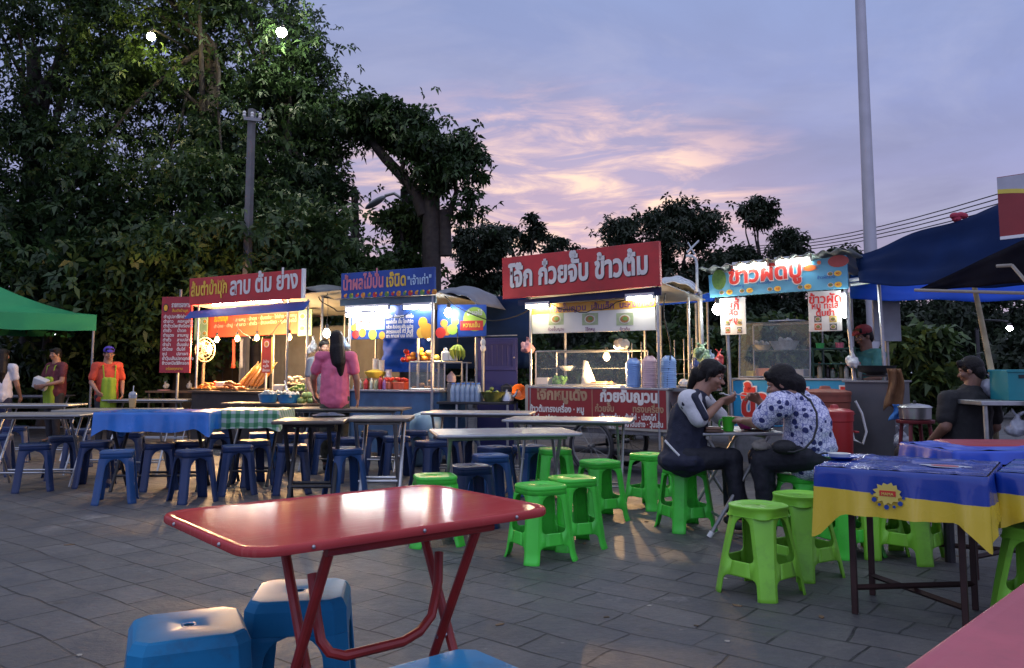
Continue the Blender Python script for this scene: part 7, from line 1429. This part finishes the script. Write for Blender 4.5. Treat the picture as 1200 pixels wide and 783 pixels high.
# ---- standing and working people
def standing(label, px, d, htop, yaw, shirt, trouser, hs=1., arms=None, head_dir=None, hairf=None, skinm=skin, sleeve=.5, lean=(0, 0), face=False, shirt_len=.0, extra=None, cap=None):
    b = GX(px, d); g = Fig(label, b); H_ = htop; f = Vector((math.cos(yaw), math.sin(yaw), 0)); r = Vector((f.y, -f.x, 0)); U = Vector((0, 0, 1)); ln = Vector((lean[0], lean[1], 0))
    Q = lambda x, y, z: b + r * x * H_ + f * y * H_ + U * z * H_ + ln * max(0, z - .5) * 2
    g.Q = Q; g.f0 = f; g.r0 = r; k = g.k; neck = Q(0, 0, .83); g.head(Q(0, .02, .925), head_dir or f, (0, 0, 1), H_ * .135, neck); pel = Q(0, 0, .51); ch = Q(0, 0, .72)
    k.cap(pel, ch, .062 * H_ * hs, .064 * H_ * hs); k.cap(ch, neck, .06 * H_, .035 * H_); sh = [Q(a * .105, 0, .80) for a in (-1, 1)]; k.cap(sh[0], sh[1], .033 * H_, .033 * H_); hip = [Q(a * .05, 0, .50) for a in (-1, 1)]; kn = [Q(a * .055, .02, .27) for a in (-1, 1)]; an = [Q(a * .055, 0, .045) for a in (-1, 1)]
    for i in (0, 1): k.cap(hip[i], kn[i], .052 * H_ * hs, .036 * H_); k.cap(kn[i], kn[i].lerp(an[i], .35), .035 * H_, .036 * H_); k.cap(kn[i].lerp(an[i], .35), an[i], .036 * H_, .022 * H_); k.cap(an[i] + U * -.02, an[i] + f * .13 - U * .035, .028, .022)
    arms = arms or [((-.14, .03, .63), (-.13, .12, .52)), ((.14, .03, .63), (.13, .12, .52))]; el = []; wr = []
    for i, (e, w_) in enumerate(arms): e, w_ = Q(*e), Q(*w_); el.append(e); wr.append(w_); k.cap(sh[i], e, .032 * H_, .025 * H_); k.cap(e, w_, .024 * H_, .016 * H_); g.hand(w_, (w_ - e), -r * (1 if i else -1), .4, 1 if i else -1)
    g.done(skinm, .008); g.el, g.wr, g.sh = el, wr, sh
    kk, fin = g.part('shirt', shirt, .010); [kk.cap(Q(a_ * .022, 0, .53 - shirt_len), Q(a_ * .02, 0, .72), .086 * H_ * hs, .080 * H_ * hs) for a_ in (-1, 1)]; kk.cap(ch, Q(0, 0, .80), .085 * H_, .05 * H_); kk.cap(sh[0], sh[1], .045 * H_, .045 * H_)
    for i in (0, 1): kk.cap(sh[i], sh[i].lerp(el[i], sleeve), .043 * H_, .040 * H_)
    fin(); kk, fin = g.part('trousers', trouser, .010)
    for i in (0, 1): kk.cap(hip[i], kn[i], .056 * H_ * hs, .046 * H_); kk.cap(kn[i], kn[i].lerp(an[i], .85), .044 * H_, .034 * H_)
    kk.cap(hip[0], hip[1], .058 * H_ * hs, .058 * H_ * hs); fin()
    for i in (0, 1): kk, fin = g.part('shoe', mat('dark_shoe', (0, 0, 0)), .007); kk.cap(an[i] + f * -.03 - U * .04, an[i] + f * .14 - U * .045, .034, .028); fin()
    if face: g.face()
    hair_cap(g, hairf); 
    if cap is not None:
        A, h = g.A, g.hh; kk, fin = g.part('cap', cap, .006, 2); kk.ell(A(0, -.06, .26), (.40 * h, .45 * h, .33 * h), 16, g.e); kk.cap(A(-.15, .40, .20), A(.15, .40, .20), .09 * h, .09 * h); kk.cap(A(-.1, .55, .15), A(.1, .55, .15), .07 * h, .07 * h); fin()
    if extra: extra(g)
    return g
def long_hair(g):
    kk, fin = g.part('long_hair', hair, .007, 3); A = g.A; [kk.cap(A(-.2 + .1 * i_, -.36 - .06 * (i_ % 2), -.3), A(-.12 + .13 * i_ + .05 * (i_ % 3), -.55, -1.35 - .13 * (i_ % 3)), .03, .012) for i_ in range(5)]; kk.cap(A(0, -.30, .10), A(.05, -.42, -.5), .085, .085); kk.cap(A(.05, -.42, -.5), A(.16, -.58, -1.2), .095, .085); kk.cap(A(.16, -.58, -1.2), A(.30, -.62, -1.95), .08, .03); kk.cap(A(-.1, -.4, -.4), A(-.12, -.55, -1.2), .05, .02); kk.cap(A(.2, -.45, -.5), A(.42, -.58, -1.5), .05, .015); fin()
pink = mat('pink_shirt', (.62, .13, .22), .75, 0, .1, 12, .4, bscale=14); camo = mat('olive_trousers', (.06, .06, .04), .8, 0, .5, 18)
zt = P(393, 386, 9.75).z
standing('standing woman in pink shirt with long black hair, back to the camera', 393, 9.75, zt, R(100), pink, camo, .98, [((-.155, .05, .65), (-.15, .16, .56)), ((.15, -.01, .64), (.16, .04, .50))], hairf=lambda kk: None, sleeve=.62, lean=(0, .02), shirt_len=.03,
         extra=lambda g: long_hair(g))

red_s = mat('red_orange_shirt', (.46, .05, .022), .75, 0, .1, 12, .3); limea = mat('lime_apron', (.24, .36, .02), .7, 0, .1, 9); darkt = mat('dark_trousers', (.02, .02, .025), .8, 0, .2, 12)
def apron(g, w=.085, lo=.40, hi=.66):
    kk, fin = g.part('apron', limea, .010); Q = g.Q; kk.cap(Q(-w * .5, .065, lo), Q(-w * .45, .075, hi), .035 * 1.5, .03 * 1.5); kk.cap(Q(w * .5, .065, lo), Q(w * .45, .075, hi), .035 * 1.5, .03 * 1.5); kk.cap(Q(0, .075, lo), Q(0, .085, hi), .05, .045); fin()
    k_ = MB(Matrix.Translation(-g.L)); k_.tube([Q(-.05, .08, .68), Q(-.06, .06, .80), Q(-.03, -.04, .84), Q(.03, -.04, .84), Q(.06, .06, .80), Q(.05, .08, .68)], .010, 8); k_.build('apron_strap', limea, g.o)
standing('woman in red orange shirt with purple cap and lime apron, standing', 126, 12.7, P(126, 406, 12.7).z, R(-48), red_s, darkt, 1.05, [((-.15, -.02, .64), (-.12, .10, .53)), ((.15, .02, .64), (.13, .14, .56))], sleeve=.7, face=True, cap=mat('purple_cap', (.06, .03, .32), .7), extra=apron, head_dir=(.55, -.8, -.05), shirt_len=.05)
def carry(g):
    apron(g)
    k_ = MB(); c = g.Q(.02, .15, .62); k_.box(c, (.22, .12, .17), rx=.3, ry=.35); one(k_, 'food_box', mat('white_carton', (.58, .57, .54), .6), 'white carton carried by the woman in maroon shirt', 'box', bevel=.01)
standing('woman in maroon shirt and lime apron carrying a white carton', 66, 13.4, P(65, 407, 13.4).z, R(-115), mat('maroon_shirt', (.10, .015, .022), .75, 0, .1, 12), darkt, 1.1, [((-.15, .04, .64), (-.06, .17, .60)), ((.15, .04, .64), (.06, .17, .60))], sleeve=.6, face=True, extra=carry, hairf=None)
standing('person in white shirt and navy shorts with long dark hair at the picture edge', 2, 12.2, P(3, 408, 12.2).z, R(95), mat('white_shirt', (.55, .54, .58), .75, 0, .08, 12, .3), mat('navy_shorts', (.012, .016, .05), .8), 1.0, sleeve=.55, extra=lambda g: long_hair(g))
standing('man in red cap and teal shirt cooking behind the rice stall counter', 1018, 9.0, P(1016, 381, 9.0).z, R(200), mat('teal_shirt', (.05, .20, .18), .75, 0, .1, 12), darkt, 1.1, [((-.15, .06, .65), (-.10, .2, .62)), ((.15, .06, .65), (.10, .22, .62))], sleeve=.5, face=True, skinm=skin_d, cap=mat('red_cap', (.22, .02, .025), .7), head_dir=(-.95, -.25, -.15), lean=(-.03, -.02))
standing('vendor with dark hair half hidden behind the pink shirt woman', 379, 11.3, P(379, 397, 11.3).z, R(-60), mat('grey_shirt', (.16, .17, .20), .8), darkt, 1.0, sleeve=.6, face=True)
# seated man in black
d3 = 7.0; g3 = Fig('heavy man in black seen from behind, seated low beside the leaning pole', GX(1128, d3)); k = g3.k; hc = V3(1137, 434, d3); neck = V3(1139, 452, d3); g3.head(hc, (-.75, .55, -.2), (0, 0, 1), .23, neck)
pel = V3(1130, 540, d3); ch = V3(1134, 480, d3); s1, s2 = V3(1112, 470, d3 - .05), V3(1160, 470, d3 + .1); e1, w1_ = V3(1108, 500, d3 - .1), V3(1090, 518, d3 + .1); e2, w2_ = V3(1166, 500, d3 + .1), V3(1150, 515, d3 + .3)
k.cap(pel, ch, .15, .13); k.cap(ch, neck, .12, .06); k.cap(s1, s2, .07, .07); k.cap(s1, e1, .06, .05); k.cap(e1, w1_, .048, .03); g3.hand(w1_, (-.7, .4, -.3)); k.cap(s2, e2, .06, .05); k.cap(e2, w2_, .048, .03); g3.hand(w2_, (-.6, .7, -.3), side=-1)
lg = []
for a in (-1, 1):
    h_ = pel + Vector((.06 * a, .1 * a, 0)); n_ = pel + Vector((-.33 + .1 * a, .28 + .12 * a, .04)); a_ = Vector((n_.x - .03, n_.y + .05, .08)); lg.append((h_, n_, a_)); k.cap(h_, n_, .09, .065); k.cap(n_, a_, .06, .04); k.cap(a_ - Vector((0, 0, .03)), a_ + Vector((-.12, .06, -.05)), .035, .025)
g3.done(skin_d, .008); g3.face(); bsh = mat('black_tshirt', (.010, .010, .012), .8, 0, .2, 12, .3)
kk, fin = g3.part('shirt', bsh, .010); kk.cap(pel, ch, .20, .19); kk.cap(ch, V3(1138, 460, d3), .18, .09); kk.cap(s1, s2, .09, .09); kk.cap(s1, s1.lerp(e1, .65), .088, .078); kk.cap(s2, s2.lerp(e2, .65), .088, .078); fin()
kk, fin = g3.part('trousers', mat('khaki_trousers', (.03, .022, .016), .8, 0, .2, 12), .010); [(kk.cap(h_, n_, .11, .085), kk.cap(n_, n_.lerp(a_, .9), .08, .06)) for h_, n_, a_ in lg]; kk.ell(pel, (.19, .19, .12)); fin()
for h_, n_, a_ in lg: kk, fin = g3.part('shoe', mat('dark_shoe', (0, 0, 0)), .008); kk.cap(a_ + Vector((.03, 0, -.045)), a_ + Vector((-.12, .06, -.05)), .037, .03); fin()
hair_cap(g3)
t = thing('stool', 'low dark wooden seat under the heavy man in black', 'stool', GX(1132, d3)); zq = pel.z - .13
box2(-.17, .17, -.15, .15, zq - .03, zq).build('seat', wood, t, bevel=.01)
for x in (-.14, .14):
    for y in (-.12, .12): post(t, x, y, 0, zq - .03, wood, .02, 'leg')
